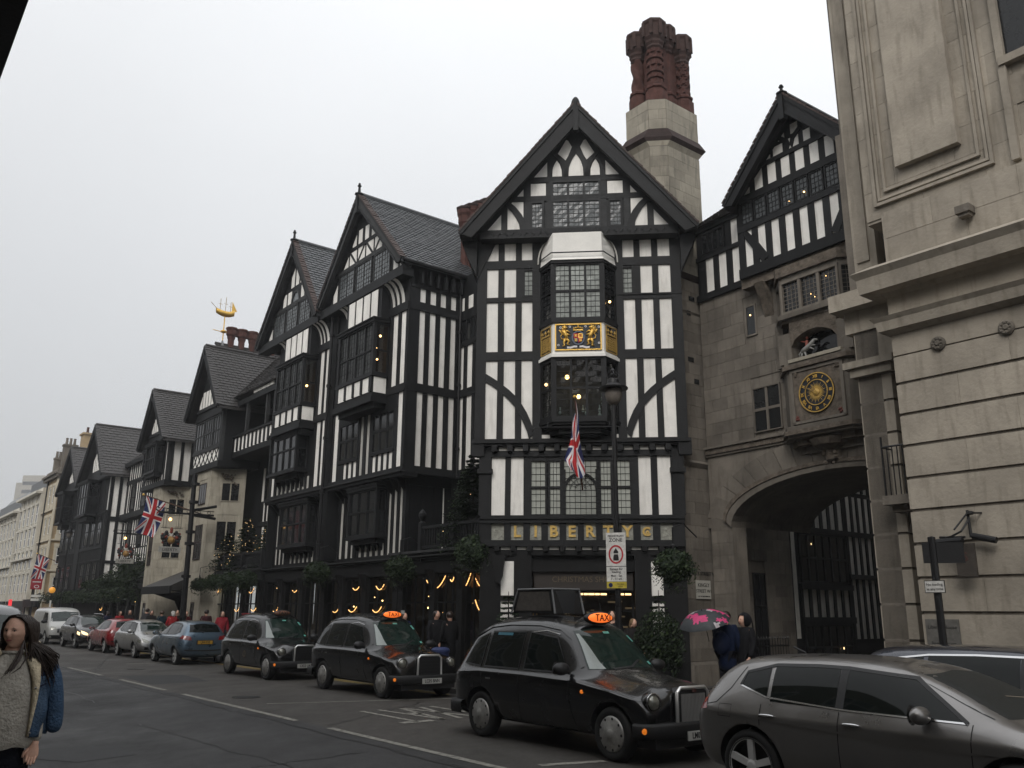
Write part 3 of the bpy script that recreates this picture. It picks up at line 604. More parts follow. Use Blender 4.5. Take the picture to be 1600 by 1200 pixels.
  if lit:
   bar('interior_wall', mk('oriel_inside', (.03, .03, .028), .8, .6, 4, 0), F, UC - .95, UC + .95, z0, z1, .01, .04)
   for (u, z, d, r_, mt) in ((-.66, 7.75, .3, .045, warm2), (-.1, 7.95, .3, .06, warm), (.2, 7.42, .25, .06, warm)):
    m = MB(); m.ball(F.p(u, z, d), r_, n=10, m=6); m.build('pendant_lamp', mt, t); m = MB(); m.tube([F.p(u, z + r_, d), F.p(u, z1, d)], .006, n=4); m.build('lamp_cord', iron, t)
   m = MB()
   for i in range(9):
    u = random.choice((-.25, .35, .72, .8)) + ru(-.06, .06); z = ru(6.85, 7.3); m.lathe(F.p(u, z, ru(.15, .35)), [(.03, 0), (.05, .05), (.015, .12), (.02, .2)], n=8)
   m.build('glass_ornaments', mk('ornament_glass', (.35, .42, .42), .2, .2, 9, 0), t, kind='stuff')
  else:
   bar('interior_wall', timber, F, UC - .95, UC + .95, z0, z1, .01, .04)
   m = MB(); m.ball(F.p(UC + .86, 10.02, .4), .035, n=8, m=5); m.build('wall_lamp', warm, t)
 oring(8.5, 9.38, white_trim, 'arms_panel_surround', .0); oring(8.42, 8.5, white_trim, 'white_moulding', .06); oring(8.46, 8.55, white_trim, 'white_moulding', .025)
 fr, L = faces[0]; heraldry(t, fr, 0.06, L - .06, 8.6, 9.34)
 for k in (1, 2):
  fr, L = faces[k]; a, b = (.1, L - .08) if k == 1 else (.08, L - .1)
  bar('portcullis_panel', glass_dark, fr, a, b, 8.58, 9.32, .0, .012)
  m = MB()
  for q in (a, b - .025): m.box(fr, q, q + .025, 8.58, 9.32, .01, .03)
  for q in (8.58, 9.295): m.box(fr, a, b, q, q + .025, .01, .03)
  for i in range(6): u = a + .06 + (b - a - .12) * i / 5; m.box(fr, u - .014, u + .014, 8.64, 9.02, .01, .028)
  for i in range(6): z = 8.68 + i * .065; m.box(fr, a + .04, b - .04, z - .01, z + .01, .01, .026)
  m.box(fr, a + .07, b - .07, 9.05, 9.09, .01, .04)
  for i in range(3): u = a + .1 + (b - a - .2) * i / 2; m.ball(fr.p(u, 9.17, .02), .04, n=8, m=5); m.box(fr, u - .01, u + .01, 9.08, 9.24, .01, .03)
  m.build('portcullis', gold_old, t, kind='stuff')
 m = MB()
 prof = [(11.18, .08, 0), (11.21, .05, 0), (11.27, .0, .02), (11.34, -.015, .05), (11.6, -.02, .16), (11.85, -.02, .34), (12.02, -.02, .62)]
 rows_ = []
 for z, k, q in prof:
  e = (hs + .02) * (1 - q) + (hw + .06) * q; rows_.append([F.p(u, z, d) for u, d in [(UC - e, 0.0), (UC - hw - k * .5, D + k), (UC + hw + k * .5, D + k), (UC + e, 0.0)]])
 v = [q for r_ in rows_ for q in r_]; fs = [(i * 4 + j, i * 4 + j + 1, i * 4 + j + 5, i * 4 + j + 4) for i in range(len(prof) - 1) for j in range(3)] + [(0, 1, 2, 3)]
 m.add(v, fs); m.build('white_cove', white_trim, t)
 for sg in (-1, 1):
  A = [(UC + sg * (hs + .02 - .3 * (1 - cos(x))), 11.3 + .68 * sin(x)) for x in [pi / 2 * i / 6 for i in range(7)]]; B_ = [(a + sg * .035, b) for a, b in A]
  band('cove_rib', plaster_dirty, F, A, B_, .0, .10)
 m = MB(); m.tube([F.p(UC - hs, 11.42, .02), F.p(UC - hw - .03, 11.38, D + .1), F.p(UC + hw + .03, 11.38, D + .1), F.p(UC + hs, 11.42, .02)], .018, n=6); m.build('iron_rail', iron, t)
 for z0, z1, k in ((6.6, 6.67, .0), (6.52, 6.6, -.1), (6.4, 6.52, -.22), (6.33, 6.4, -.34)): oring(z0, z1, timber, 'oriel_corbel', k)
 m = MB(); m.tube([F.p(-1.02, 6.5, .25), F.p(-.95, 6.5, .7), F.p(1.4, 6.5, .7), F.p(1.46, 6.5, .25)], .012, n=5)
 for u in (-.6, .2, 1.0): m.tube([F.p(u, 6.5, .7), F.p(u, 6.66, .6)], .01, n=4)
 m.build('iron_rail', iron, t)
 for u in (-.8, 1.1): bar('plaster_panel', plaster, F, u - .02, u + .22 if u < 0 else u + .14, 6.34, 6.44, 0, .02)
 # ---------------- gable
 bar('carved_bressummer', timber, F, -2.5, 3.0, 11.98, 12.24, 0.0, .42)
 m = MB()
 for i in range(26):
  u = -2.2 + i * .19; pts = [F.p(u + .1 * k / 4, 12.1 + .05 * sin(k * 1.57 + i * pi), .43) for k in range(5)]; m.tube(pts, .014, n=4)
 m.build('carved_vine', timber_old, t, kind='stuff')
 gab = (-2.75, 3.2, 12.0, UC, 15.62)
 prism('gable_wall', timber_old, F, [(-2.6, 12.24), (3.05, 12.24), (UC, 15.6)], -.1, .28)
 G = dict(d0=.278, d1=.295)
 def sym(f):
  f(1); f(-1)
 def mx(p, s): return [(UC + s * (u - UC), z) for u, z in p]
 def gp(s, u0, u1, z0, z1):
  p = mx([(u0, z0), (u1, z0), (u1, z1), (u0, z1)], s); p = p if s > 0 else p[::-1]; p = clip_gable(p, -2.55, 3.0, 12.0, UC, 15.36)
  if len(p) > 2: prism('plaster_panel', plaster, F, p, .277, .295)
 for s in (-1, 1):
  gp(s, 1.09, 1.52, 13.31, 13.69); gp(s, 1.73, 2.2, 13.31, 13.8); gp(s, 2.36, 3.0, 12.26, 13.2)
  gp(s, 1.73, 2.18, 12.26, 13.14)
  A = mx([(1.60, 12.26), (1.66, 12.5), (1.78, 12.75), (1.95, 12.98), (2.1, 13.12), (2.2, 13.2)], s); B_ = mx([(1.82, 12.24), (1.85, 12.45), (1.93, 12.62), (2.05, 12.82), (2.19, 12.97), (2.3, 13.05)], s)
  band('curved_brace', timber_old, F, A, B_, .28, .325)
  gp(s, 1.05, 1.7, 13.9, 14.4)
  A = mx([(.99, 13.88), (1.0, 14.05), (1.06, 14.25), (1.16, 14.42)], s); B_ = mx([(1.12, 13.88), (1.13, 14.02), (1.2, 14.2), (1.35, 14.42)], s)
 for (a, b, c, d) in (('p', [(-.46, 13.9), (-.19, 13.9), (-.2, 14.1), (-.25, 14.28), (-.36, 14.45), (-.42, 14.3), (-.455, 14.1)], 0, 0), ('p', [(.0, 13.9), (.42, 13.9), (.41, 14.15), (.34, 14.42), (.21, 14.66), (.08, 14.42), (.01, 14.15)], 0, 0), ('p', [(.62, 13.9), (.89, 13.9), (.885, 14.1), (.85, 14.3), (.8, 14.45), (.69, 14.28), (.63, 14.1)], 0, 0), ('p', [(-.30, 14.62), (-.08, 14.40), (.0, 14.55), (.1, 14.82), (.0, 15.02), (-.06, 15.05)], 0, 0), ('p', [(.74, 14.62), (.52, 14.40), (.44, 14.55), (.34, 14.82), (.44, 15.02), (.5, 15.05)], 0, 0)):
  prism('plaster_panel', plaster, F, b, .277, .295)
 def arcband(c, r_, a0, a1, w=.11):
  n = 9; A = [(c[0] + (r_ + w / 2) * cos(a0 + (a1 - a0) * i / n), c[1] + (r_ + w / 2) * sin(a0 + (a1 - a0) * i / n)) for i in range(n + 1)]
  B_ = [(c[0] + (r_ - w / 2) * cos(a0 + (a1 - a0) * i / n), c[1] + (r_ - w / 2) * sin(a0 + (a1 - a0) * i / n)) for i in range(n + 1)]
  band('tracery_brace', timber_old, F, A, B_, .28, .32)
 for s in (-1, 1):
  P2 = lambda u: UC + s * (u - UC)
  for (u0, cu, rr, a1) in ((.52, -.75, 1.27, .72), (.52, 1.6, 1.08, .8), (.99, -.05, 1.04, .62)):
   c = (P2(cu), 13.86)
   if cu < u0: arcband(c, rr, 0 if s > 0 else pi, a1 if s > 0 else pi - a1)
   else: arcband(c, rr, pi if s > 0 else 0, (pi - a1) if s > 0 else a1)
 for u0, u1, z0, z1 in ((-2.1, 2.55, 13.14, 13.3), (-1.55, 2.0, 13.72, 13.88)): prism('timber_rail', timber_old, F, clip_gable([(u0 - .3, z0), (u1 + .3, z0), (u1 + .3, z1), (u0 - .3, z1)], -2.6, 3.05, 12.0, UC, 15.4), .28, .318)
 for u in (.98, 1.61, 2.27):
  for s in (-1, 1):
   x = UC + s * (u - UC); prism('timber_stud', timber_old, F, clip_gable([(x - .08, 12.24), (x + .08, 12.24), (x + .08, 13.9), (x - .08, 13.9)], -2.6, 3.05, 12.0, UC, 15.4), .28, .312)
 window(F, -.5, .9, 12.26, 13.74, 3, 2, glass_star, .28, .06, .06, .07, lat=(3, 5), rowz=[13.12], fm=timber_old)
 window(F, -1.1, -.7, 12.26, 13.12, 1, 1, glass_star, .28, .06, lat=(3, 6), fm=timber_old); window(F, 1.1, 1.5, 12.26, 13.12, 1, 1, glass_star, .28, .06, lat=(3, 6), fm=timber_old)
 for s in (-1, 1):   # corner consoles under the eaves
  e = -2.6 if s < 0 else 3.05
  m = MB(); m.prism(F, [(e, 12.0), (e - s * .5, 12.0), (e, 10.9)] if s < 0 else [(e, 12.0), (e + .45, 12.0), (e, 10.9)], -.3, .1); m.build('eaves_console', timber, t)
  m = MB(); m.prism(F, [(e, 12.0), (e + s * .42, 12.0), (e + s * .3, 11.6), (e, 10.95)], -.3, .3); m.build('eaves_console', timber, t)
 gable_roof(F, -3.04, 3.5, 12.1, 12.1, UC + .01, 15.98, .7, -5.0, tile_brown, edge=timber, bb=.46, finial=2)
 for (z, pts) in ((12.5, [(-2.5, .5), (-2.2, .5)]), ): pass
 return t
def heraldry(t, fr, a, b, z0, z1):
 back = mk('heraldic_field', (0.012, 0.016, 0.02), .5, .1, 3, 0)
 bar('arms_panel', back, fr, a, b, z0, z1, 0, .015)
 m = MB()
 for q in (z0, z1 - .03): m.box(fr, a, b, q, q + .03, .01, .04)
 for q in (a, b - .03): m.box(fr, q, q + .03, z0, z1, .011, .039)
 m.build('gilded_frame', gold, t)
 c = (a + b) / 2; zc = (z0 + z1) / 2; w = (b - a) / 2; h = (z1 - z0) / 2
 m = MB(); n = 20
 A = [(c + .175 * cos(2 * pi * i / n), zc - .03 + .2 * sin(2 * pi * i / n)) for i in range(n + 1)]; B_ = [(c + .135 * cos(2 * pi * i / n), zc - .03 + .16 * sin(2 * pi * i / n)) for i in range(n + 1)]
 m.strip(fr, A, B_, .015, .05); m.build('garter', mk('garter_blue', (.10, .12, .17), .6, .3, 20, .1), t)
 q = [(-.12, .13, red_m, 0, 0), (0, .13, gold, 0, 1), (-.12, 0, blue_m, 1, 0), (0, 0, red_m, 1, 1)]
 for (du, dz, mt, r_, cc) in q:
  p = [(c + du, zc - .04 + dz - .13 * 0), (c + du + .12, zc - .04 + dz), (c + du + .12, zc - .04 + dz - .13), (c + du, zc - .04 + dz - .13)]
  if r_: p = [(c + du, zc - .04), (c + du + .12, zc - .04), (c + du + (.12 if cc == 0 else .09), zc - .17 if cc == 0 else zc - .12), (c + du + (.03 if cc == 0 else 0), zc - .12 if cc == 0 else zc - .17)]
  prism('shield_quarter', mt, fr, p, .015, .055, t)
  m = MB(); mu = c + du + .06; mz = zc - .04 + (.065 if not r_ else -.06)
  for k in range(3): m.box(fr, mu - .035, mu + .035, mz - .03 + k * .028, mz - .015 + k * .028, .05, .062)
  m.build('shield_charge', gold if mt is not gold else red_m, t)
 m = MB()   # crown
 m.box(fr, c - .13, c + .13, zc + .17, zc + .2, .015, .06)
 for i in range(5): m.ball(fr.p(c - .11 + i * .055, zc + .24 + .03 * (1 - abs(i - 2) / 2), .03), .028, n=8, m=5)
 m.ball(fr.p(c, zc + .31, .03), .022, n=8, m=5); m.build('crown', gold, t)
 def body(s, kind):
  m = MB(); X = lambda u: c + s * u; P = lambda u, z: fr.p(X(u), zc + z, .035)
  m.tube([P(.30, -.05), P(.33, .05), P(.37, .13), P(.39, .19)], [.05, .055, .06, .045], n=8)           # trunk, rearing
  m.ball(P(.36, .25), .055, n=8, m=6, sz=1.1)                                                          # head
  m.tube([P(.34, .27), P(.29, .255)], [.03, .02], n=6)                                                  # muzzle
  for (x, z) in ((.41, .22), (.42, .16), (.40, .28)): m.ball(P(x, z), .035, n=6, m=4)                    # mane
  m.tube([P(.36, .15), P(.28, .17), P(.22, .12)], [.03, .024, .016], n=6); m.tube([P(.34, .1), P(.27, .07), P(.21, .05)], [.03, .022, .016], n=6)   # forelegs
  m.tube([P(.31, -.06), P(.25, -.12), P(.30, -.2), P(.23, -.22)], [.05, .036, .026, .018], n=6); m.tube([P(.34, -.06), P(.38, -.14), P(.36, -.24), P(.42, -.25)], [.05, .034, .024, .018], n=6)
  m.tube([P(.35, -.07), P(.45, -.05), P(.47, .03), P(.42, .08), P(.47, .14), P(.5, .2)], [.016, .014, .014, .014, .018, .026], n=6)  # tail
  if kind == 'dragon':
   for k in range(5): m.tube([P(.4, .2 + k * .0), P(.47 + k * .012, .3 - k * .05)], [.012, .01], n=4)
   m.tube([P(.36, .29), P(.37, .35)], .01, n=4)
  else: m.tube([P(.36, .3), P(.355, .34)], .02, n=5)
  m.build('heraldic_supporter', gold, t, smooth=True)
 body(-1, 'lion'); body(1, 'dragon')
 for s in (-1, 1):
  A = [(c + s * x, zc - .26 + .02 * sin(x * 20)) for x in (.03, .12, .21, .3)]; B_ = [(u, z - .05) for u, z in A]; band('motto_scroll', white_m, fr, A, B_, .015, .045, t)
 m = MB()
 for (u, z) in ((-.47, .27), (-.22, .29), (.2, .29), (.55, .27), (.55, -.18), (-.53, -.22)):
  n = 12; rr = .03; m.strip(fr, [(c + u + rr * cos(6.283 * i / n), zc + z + rr * sin(6.283 * i / n)) for i in range(n + 1)], [(c + u + rr * .55 * cos(6.283 * i / n), zc + z + rr * .55 * sin(6.283 * i / n)) for i in range(n + 1)], .015, .035)
 m.build('heraldic_ring', white_m, t, kind='stuff')
# ================================================================== TWIN GABLED RANGE
def bay(t, u0, u1, z0, z1, B, depth, cols, gm=None, rows=2, rz=None, lamps=(), sidecols=1, lat=(0, 0), cant=.12, near=True, name='bay_window'):
 """square bay on wall plane b=B standing out by depth; u along the street"""
 F = row(B); FF = row(B - depth)
 g = gm or glass_dark
 m = MB()
 bar('bay_sill', timber, FF, u0 - .06, u1 + .06, z0 - .1, z0, -depth, .05); bar('bay_cornice', timber, FF, u0 - .08, u1 + .08, z1, z1 + .1, -depth, .07)
 bar('bay_cornice', timber, FF, u0 - .12, u1 + .12, z1 + .1, z1 + .14, -depth, .11)
 window(FF, u0, u1, z0, z1, cols, rows, glass_lead if g is gclear else g, -.07, .06, .06, .08, lat=(3, 5) if g is gclear else lat, rowz=rz, wob=.006)
 sd = Frame(W(u0, B, 0), -N, -S); window(sd, .0, depth - .0, z0, z1, sidecols, rows, g, -.07, .07, .05, .08, lat=lat, rowz=rz)
 sd2 = Frame(W(u1, B, 0), -N, S); window(sd2, .0, depth, z0, z1, sidecols, rows, glass_dark, -.07, .07, .05, .08, rowz=rz)
 for u in (u0 + .03, u1 - .03): bar('bay_post', timber, FF, u - .06, u + .06, z0, z1, -.1, .02)
 for (u, z, d, r_) in lamps:
  m = MB(); m.ball(FF.p(u, z, -d), r_, n=8, m=5); m.build('pendant_lamp', warm, CUR[0])
def twin_range():
 t = thing('timber_framed_building', W(23.7, 14.2), 'long timbered range with two spired gables and slate roof behind the middle taxi', 'building')
 F = row(14.2); U0_, U1_ = 23.7, 34.3
 bar('wall', timber, F, 23.7, 34.3, 6.2, 13.3, -1.8, 0.0)
 bar('wall', timber, F, 24.1, 34.3, 3.3, 6.25, -1.8, -.42)
 bar('corner_post', timber, F, 23.66, 23.8, 6.4, 12.9, -.14, .05)
 Fi = row(14.62); Sd = side(23.7); Sl = side(24.12)
 # ---- third stage z 9.1-11.65
 rail(F, 23.7, 34.3, 11.68, 11.98, .08); rail(F, 23.7, 34.3, 8.87, 9.13, .08)
 for cols, ends in (([(23.83, 24.15), (24.34, 24.68)], (23.8, 24.85)), ([(28.3, 28.66), (27.98, 28.12)], (27.9, 28.8)), ([(29.4, 29.74), (29.87, 30.22)], (29.28, 30.35)), ([(33.78, 34.13)], (33.6, 34.3))):
  timber_row(F, cols, 9.13, 11.68, ends=ends)
 bar('timber_post', timber, F, 28.78, 29.3, 3.6, 12.9, -.45, .1)
 m = MB(); m.tube([F.p(29.05, 3.3, .2), F.p(29.05, 12.8, .2)], .06, n=8)
 for z in (4.2, 6.0, 8.0, 10.0, 12.0): m.lathe(F.p(29.05, z, .2), [(.09, 0), (.09, .1)], n=8)
 m.build('downpipe', iron, t)
 bar('downpipe_edge', white_trim, F, 29.16, 29.185, 9.2, 11.4, .19, .22)
 for (a, b, lamps) in ((24.95, 27.5, ((25.05, 11.0, .3, .042), (25.1, 10.55, .2, .028), (25.2, 10.2, .3, .036), (25.6, 10.5, .3, .022))), (30.5, 33.0, ((30.62, 10.35, .25, .05), (31.3, 10.15, .3, .03), (31.6, 10.75, .3, .022)))):
  bar('bay_interior', mk('bay_inside', (.05, .03, .018), .8, .5, 3, 0), F, a, b, 9.6, 11.55, .0, .01)
  bay(t, a, b, 9.62, 11.45, 14.2, .62, 4, gm=gclear, rz=[10.48], lamps=lamps, lat=(0, 0))
  bar('bay_panel_backing', timber, F, a, b, 8.7, 9.53, 0, .6)
  FF = row(13.6); timber_row(FF, cells(a + .04, b - .02, 4, .13), 8.99, 9.5, ends=(a, b), dp=.02)
  sd = Frame(W(a, 14.2, 0), -N, -S); bar('plaster_panel', plaster, sd, .08, .55, 8.97, 9.5, 0, .015)
  bar('bay_base', timber, FF, a - .1, b + .1, 8.62, 8.8, -.6, .08); bar('bay_base', timber, FF, a, b, 8.45, 8.62, -.6, -.1)
  for (c0, c1) in cells(a + .1, b - .12, 4, .12): bar('plaster_panel', plaster, row(13.78), c0, c1, 11.72, 12.72, -.01, .01)
  bar('cove_backing', timber, row(13.8), a, b, 11.6, 12.8, -.4, -.02)
  for k, base in ((0, a - .12), (1, a - .42), (2, a - .72)) if a < 28 else ((0, a - .12), (1, a - .40), (2, a - .68)):
   v = []; n = 7; w_ = .22 if k else .26
   for i in range(n + 1):
    x = pi / 2 * i / n; d = .42 * (1 - cos(x)); z = 11.98 + .8 * sin(x)
    v.append((d, z))
   m = MB(); vs_ = []
   for d, z in v: vs_ += [F.p(base - w_ + .02, z, d + .0), F.p(base, z, d + .0)]
   m.add(vs_, [(2 * i, 2 * i + 1, 2 * i + 3, 2 * i + 2) for i in range(n)]); m.build('coved_panel', plaster, t)
   m = MB()
   P_ = [F.p(base + .03, z, d + .02) for d, z in v]; m.tube(P_, .045, n=6); m.build('curved_bracket', timber, t)
  for k in range(2):
   base = b + .3 + k * .3; n = 7; m = MB(); vs_ = []
   for i in range(n + 1):
    x = pi / 2 * i / n; d = .42 * (1 - cos(x)); z = 11.98 + .8 * sin(x); vs_ += [F.p(base - .2, z, d), F.p(base, z, d)]
   m.add(vs_, [(2 * i, 2 * i + 1, 2 * i + 3, 2 * i + 2) for i in range(n)]); m.build('coved_panel', plaster, t)
 # ---- second stage z 6.35-8.85
 rail(F, 23.7, 34.3, 6.2, 6.36, .09)
 timber_row(F, [(23.84, 24.15)], 6.36, 8.86, ends=(23.8, 24.3))
 for (a, b) in ((24.3, 25.8), (26.75, 28.2)):
  window(F, a, b, 7.0, 8.4, 3, 2, glass_dark, 0, .08, .09, .06, lat=(0, 0), rowz=[7.75]); rail(F, a, b, 8.4, 8.87, .05); rail(F, a, b, 6.94, 7.02, .08)
  timber_row(F, [(a + .08 + i * .36, a + .33 + i * .36) for i in range(4 if b - a > 1.46 else 3)], 6.36, 6.94, ends=(a, b))
 timber_row(F, [(25.97, 26.2), (26.42, 26.64)], 6.36, 8.8, ends=(25.8, 26.75), mat=plaster_dirty)
 timber_row(F, [(28.32, 28.67)], 6.36, 8.85, ends=(28.2, 28.8)); timber_row(F, [(29.42, 29.72), (29.84, 30.2)], 6.36, 8.85, ends=(29.3, 30.4)); timber_row(F, [(33.84, 34.14)], 6.36, 8.85, ends=(33.6, 34.3))
 bay(t, 30.9, 33.4, 7.12, 8.62, 14.2, .5, 4, gm=glass_dark, rz=[7.95]); bar('bay_base', timber, row(13.9), 31.1, 33.2, 6.85, 7.05, -.3, 0)
 timber_row(F, [(30.55 + i * .4, 30.8 + i * .4) for i in range(8)], 6.36, 6.85, ends=(30.4, 33.8), mat=plaster_dirty)
 for i in range(6): m = MB(); u = 31.1 + i * .42; m.prism(Frame(W(u, 14.2), -N, S), [(0, 6.45), (.32, 6.95), (0, 6.95)], -.04, .04); m.build('carved_bracket', timber, t)
 # ---- jetty between first and second stage
 bar('bressummer', timber, F, 23.62, 34.5, 6.06, 6.2, -.5, .12); bar('bressummer', timber_old, F, 23.58, 34.6, 6.17, 6.215, .0, .2)
 for i in range(24): u = 24.2 + i * .43; m = MB(); m.prism(Frame(W(u, 14.62), -N, S), [(0, 5.6), (.42, 6.06), (0, 6.06)], -.045, .045); m.build('jetty_bracket', timber, t)
 # ---- first stage z 3.65-5.8
 rail(Fi, 24.1, 34.3, 3.45, 3.64, .1); rail(Fi, 24.1, 34.3, 5.8, 6.06, .06)
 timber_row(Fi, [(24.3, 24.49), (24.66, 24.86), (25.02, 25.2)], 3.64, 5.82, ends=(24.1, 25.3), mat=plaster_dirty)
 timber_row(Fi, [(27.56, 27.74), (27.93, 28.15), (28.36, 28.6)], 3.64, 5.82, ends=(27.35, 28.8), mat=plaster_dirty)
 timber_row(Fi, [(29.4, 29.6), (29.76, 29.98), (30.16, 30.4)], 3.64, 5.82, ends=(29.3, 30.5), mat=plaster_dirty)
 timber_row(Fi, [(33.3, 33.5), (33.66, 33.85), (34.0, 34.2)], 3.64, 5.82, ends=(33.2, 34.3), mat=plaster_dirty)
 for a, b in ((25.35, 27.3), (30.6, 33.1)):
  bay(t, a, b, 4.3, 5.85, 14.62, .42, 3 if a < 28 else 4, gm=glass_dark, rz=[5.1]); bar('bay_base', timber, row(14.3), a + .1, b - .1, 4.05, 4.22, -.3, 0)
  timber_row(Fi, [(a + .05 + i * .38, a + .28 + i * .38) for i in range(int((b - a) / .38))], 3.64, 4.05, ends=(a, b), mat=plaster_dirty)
  for i in range(5): u = a + .22 + i * .4; m = MB(); m.prism(Frame(W(u, 14.62), -N, S), [(0, 3.8), (.28, 4.1), (0, 4.1)], -.035, .035); m.build('carved_bracket', timber, t)
 # ---- side wall facing down the street
 bar('wall', timber, Sd, 14.3, 16.3, 6.2, 13.25, -.4, 0); bar('wall', timber, Sl, 14.7, 16.3, 3.3, 6.2, -.4, 0)
 C4 = [(14.57, 14.8), (14.98, 15.22), (15.4, 15.63), (15.83, 16.05)]
 timber_row(Sd, C4, 9.15, 11.7, ends=(14.25, 16.3)); timber_row(Sd, C4, 6.4, 8.87, ends=(14.25, 16.3)); timber_row(Sd, C4, 12.0, 12.5, ends=(14.25, 16.3))
 rail(Sd, 14.2, 16.3, 8.87, 9.15, .07); rail(Sd, 14.2, 16.3, 11.7, 12.0, .07); rail(Sd, 14.1, 16.3, 6.15, 6.4, .09); rail(Sd, 14.2, 16.3, 12.5, 12.62, .07)
 for i in range(6): bar('eaves_bracket', timber, Sd, 14.5 + i * .32, 14.6 + i * .32, 12.62, 13.1, .05, .22)
 timber_row(Sl, [(14.98, 15.2), (15.38, 15.62), (15.82, 16.05)], 3.7, 5.85, ends=(14.7, 16.3), mat=plaster); rail(Sl, 14.65, 16.3, 5.85, 6.15, .07)
 # ---- inner wall back to the corner block
 G_ = row(16.3); bar('wall', timber, G_, 17.0, 24.6, 3.3, 13.3, -.4, 0)
 cc = [(22.92, 23.24), (23.43, 23.7), (22.4, 22.72), (21.88, 22.2)]
 timber_row(G_, cc, 9.17, 10.7, ends=(21.7, 23.7)); timber_row(G_, cc, 6.42, 8.9, ends=(21.7, 23.7)); timber_row(G_, cc, 12.0, 12.5, ends=(21.7, 23.7))
 for z in ((8.9, 9.17), (10.7, 10.85), (11.7, 12.0), (6.15, 6.42)): rail(G_, 21.7, 23.7, z[0], z[1], .07)
 window(G_, 22.5, 23.6, 10.85, 11.7, 4, 1, glass_dark, 0, .05, .05, .06)
 m = MB(); m.tube([G_.p(23.6, 6.2, .1), G_.p(23.6, 12.6, .1)], .04, n=6)
 for z in (7.1, 9.3, 11.2): m.lathe(G_.p(23.6, z, .1), [(.07, 0), (.07, .09)], n=8)
 m.build('downpipe', iron, t)
 # ---- gables
 for (uL, uR, uA, zA, zb, k) in ((23.42, 29.72, 26.77, 16.94, 13.32, 0), (29.72, 35.8, 32.5, 17.09, 13.1, 1)):
  FG_ = row(13.95); gb = (uL + .3, uR - .3, zb - .25, uA, zA - .75)
  FG_ = Frame(FG_.P, FG_.u, FG_.n)
  bar('carved_bressummer', timber, FG_, uL + .1, uR - .1, 12.78, 13.12, -.25, .2)
  prism('gable_wall', timber, FG_, [(uL + .2, 13.0), (uR - .2, 13.0), (uA, zA - .35)], -.15, 0)
  for (c0, c1) in ((uL + .75, uL + 1.05), (uR - 1.05, uR - .75), (uL + .35, uL + .6)): gpanel(plaster, FG_, c0, c1, 13.15, 14.3, gb)
  a, b = uL + 1.25, uR - 1.25; w3 = (b - a - .3) / 3
  for i in range(3): c = a + i * (w3 + .15); window(FG_, c, c + w3, 13.15, 14.25, 2, 1, glass_star, 0, .05, .06, .05, lat=(3, 6), fm=timber_old)
  rail(FG_, a - .3, b + .3, 14.27, 14.42, .05, mat=timber_old)
  if k == 0:
   n = 6; w = (b - a) / n
   for i in range(n):
    c0, c1 = a + i * w, a + (i + 1) * w
    gpanel(plaster, FG_, c0 + .06, c1 - .06, 14.44, 14.98, gb)
    p = [(c0 + .02, 14.44), (c0 + .14, 14.44), (c1 - .02, 14.98), (c1 - .14, 14.98)]
    if i % 2: p = [(c0 + c1 - x, z) for x, z in p][::-1]
    if -1 < i < n: prism('diagonal_brace', timber_old, FG_, clip_gable(p, *gb) or p, .001, .03)
   gb2 = (uL + .3, uR - .3, zb - .25, uA, zA - .7)
   for c in (-.75, -.25, .25, .7): gpanel(plaster, FG_, uA + c - .14, uA + c + .14, 15.12, 15.7, gb2)
   prism('timber_rail', timber, FG_, clip_gable([(a, 14.98), (b, 14.98), (b, 15.12), (a, 15.12)], *gb), 0, .04)
  else:
   for (c0, c1) in ((-1.3, -.95), (-.75, -.45), (.5, .85), (1.0, 1.3)): gpanel(plaster, FG_, uA + c0, uA + c1, 14.44, 15.0, gb)
   A = [(uA + .42 * cos(x), 14.42 + .5 * sin(x)) for x in [pi * i / 8 for i in range(9)]]; B_ = [(uA + .32 * cos(x), 14.42 + .4 * sin(x)) for x in [pi * i / 8 for i in range(9)]]
   band('window_arch', timber_old, FG_, A, B_, 0, .06); prism('pane', glass_star, FG_, B_, 0, .02)
   for c in (-.45, 0, .45): gpanel(plaster, FG_, uA + c - .15, uA + c + .15, 15.15, 16.0, gb)
  gable_roof(Frame(row(13.62).P, S, -N), uL, uR, zb, zb, uA, zA, 0, -6.5, slate, edge=timber_old, bb=.36, cw=.3, ch=.17)
  m = MB()   # gutter along the visible eave
  if k == 0: m.tube([W(uL - .02, 13.7, zb - .06), W(uL - .02, 18, zb - .06)], .07, n=6); m.build('gutter', iron, t)
 # ---- ground floor shopfronts under the range (b = 14.25)
 shopfront(24.0, 34.3, 14.3, 3.45, (24.0, 26.0, 27.6, 29.0, 30.8, 32.6, 34.3))
def garland(F, u0, u1, z, sag, d, t, dash=1.0):
 n = 12; m = MB(); run = []
 for i in range(n + 1):
  k = i / n; run.append(F.p(u0 + (u1 - u0) * k, z - sag * 4 * k * (1 - k) - .1 * k, d))
 for a, b in zip(run[:-1], run[1:]):
  if rnd() < dash: m.tube([a, b.lerp(a, .04)], .014, n=5)
 if m.v: m.build('rope_light', tube, t, kind='stuff')
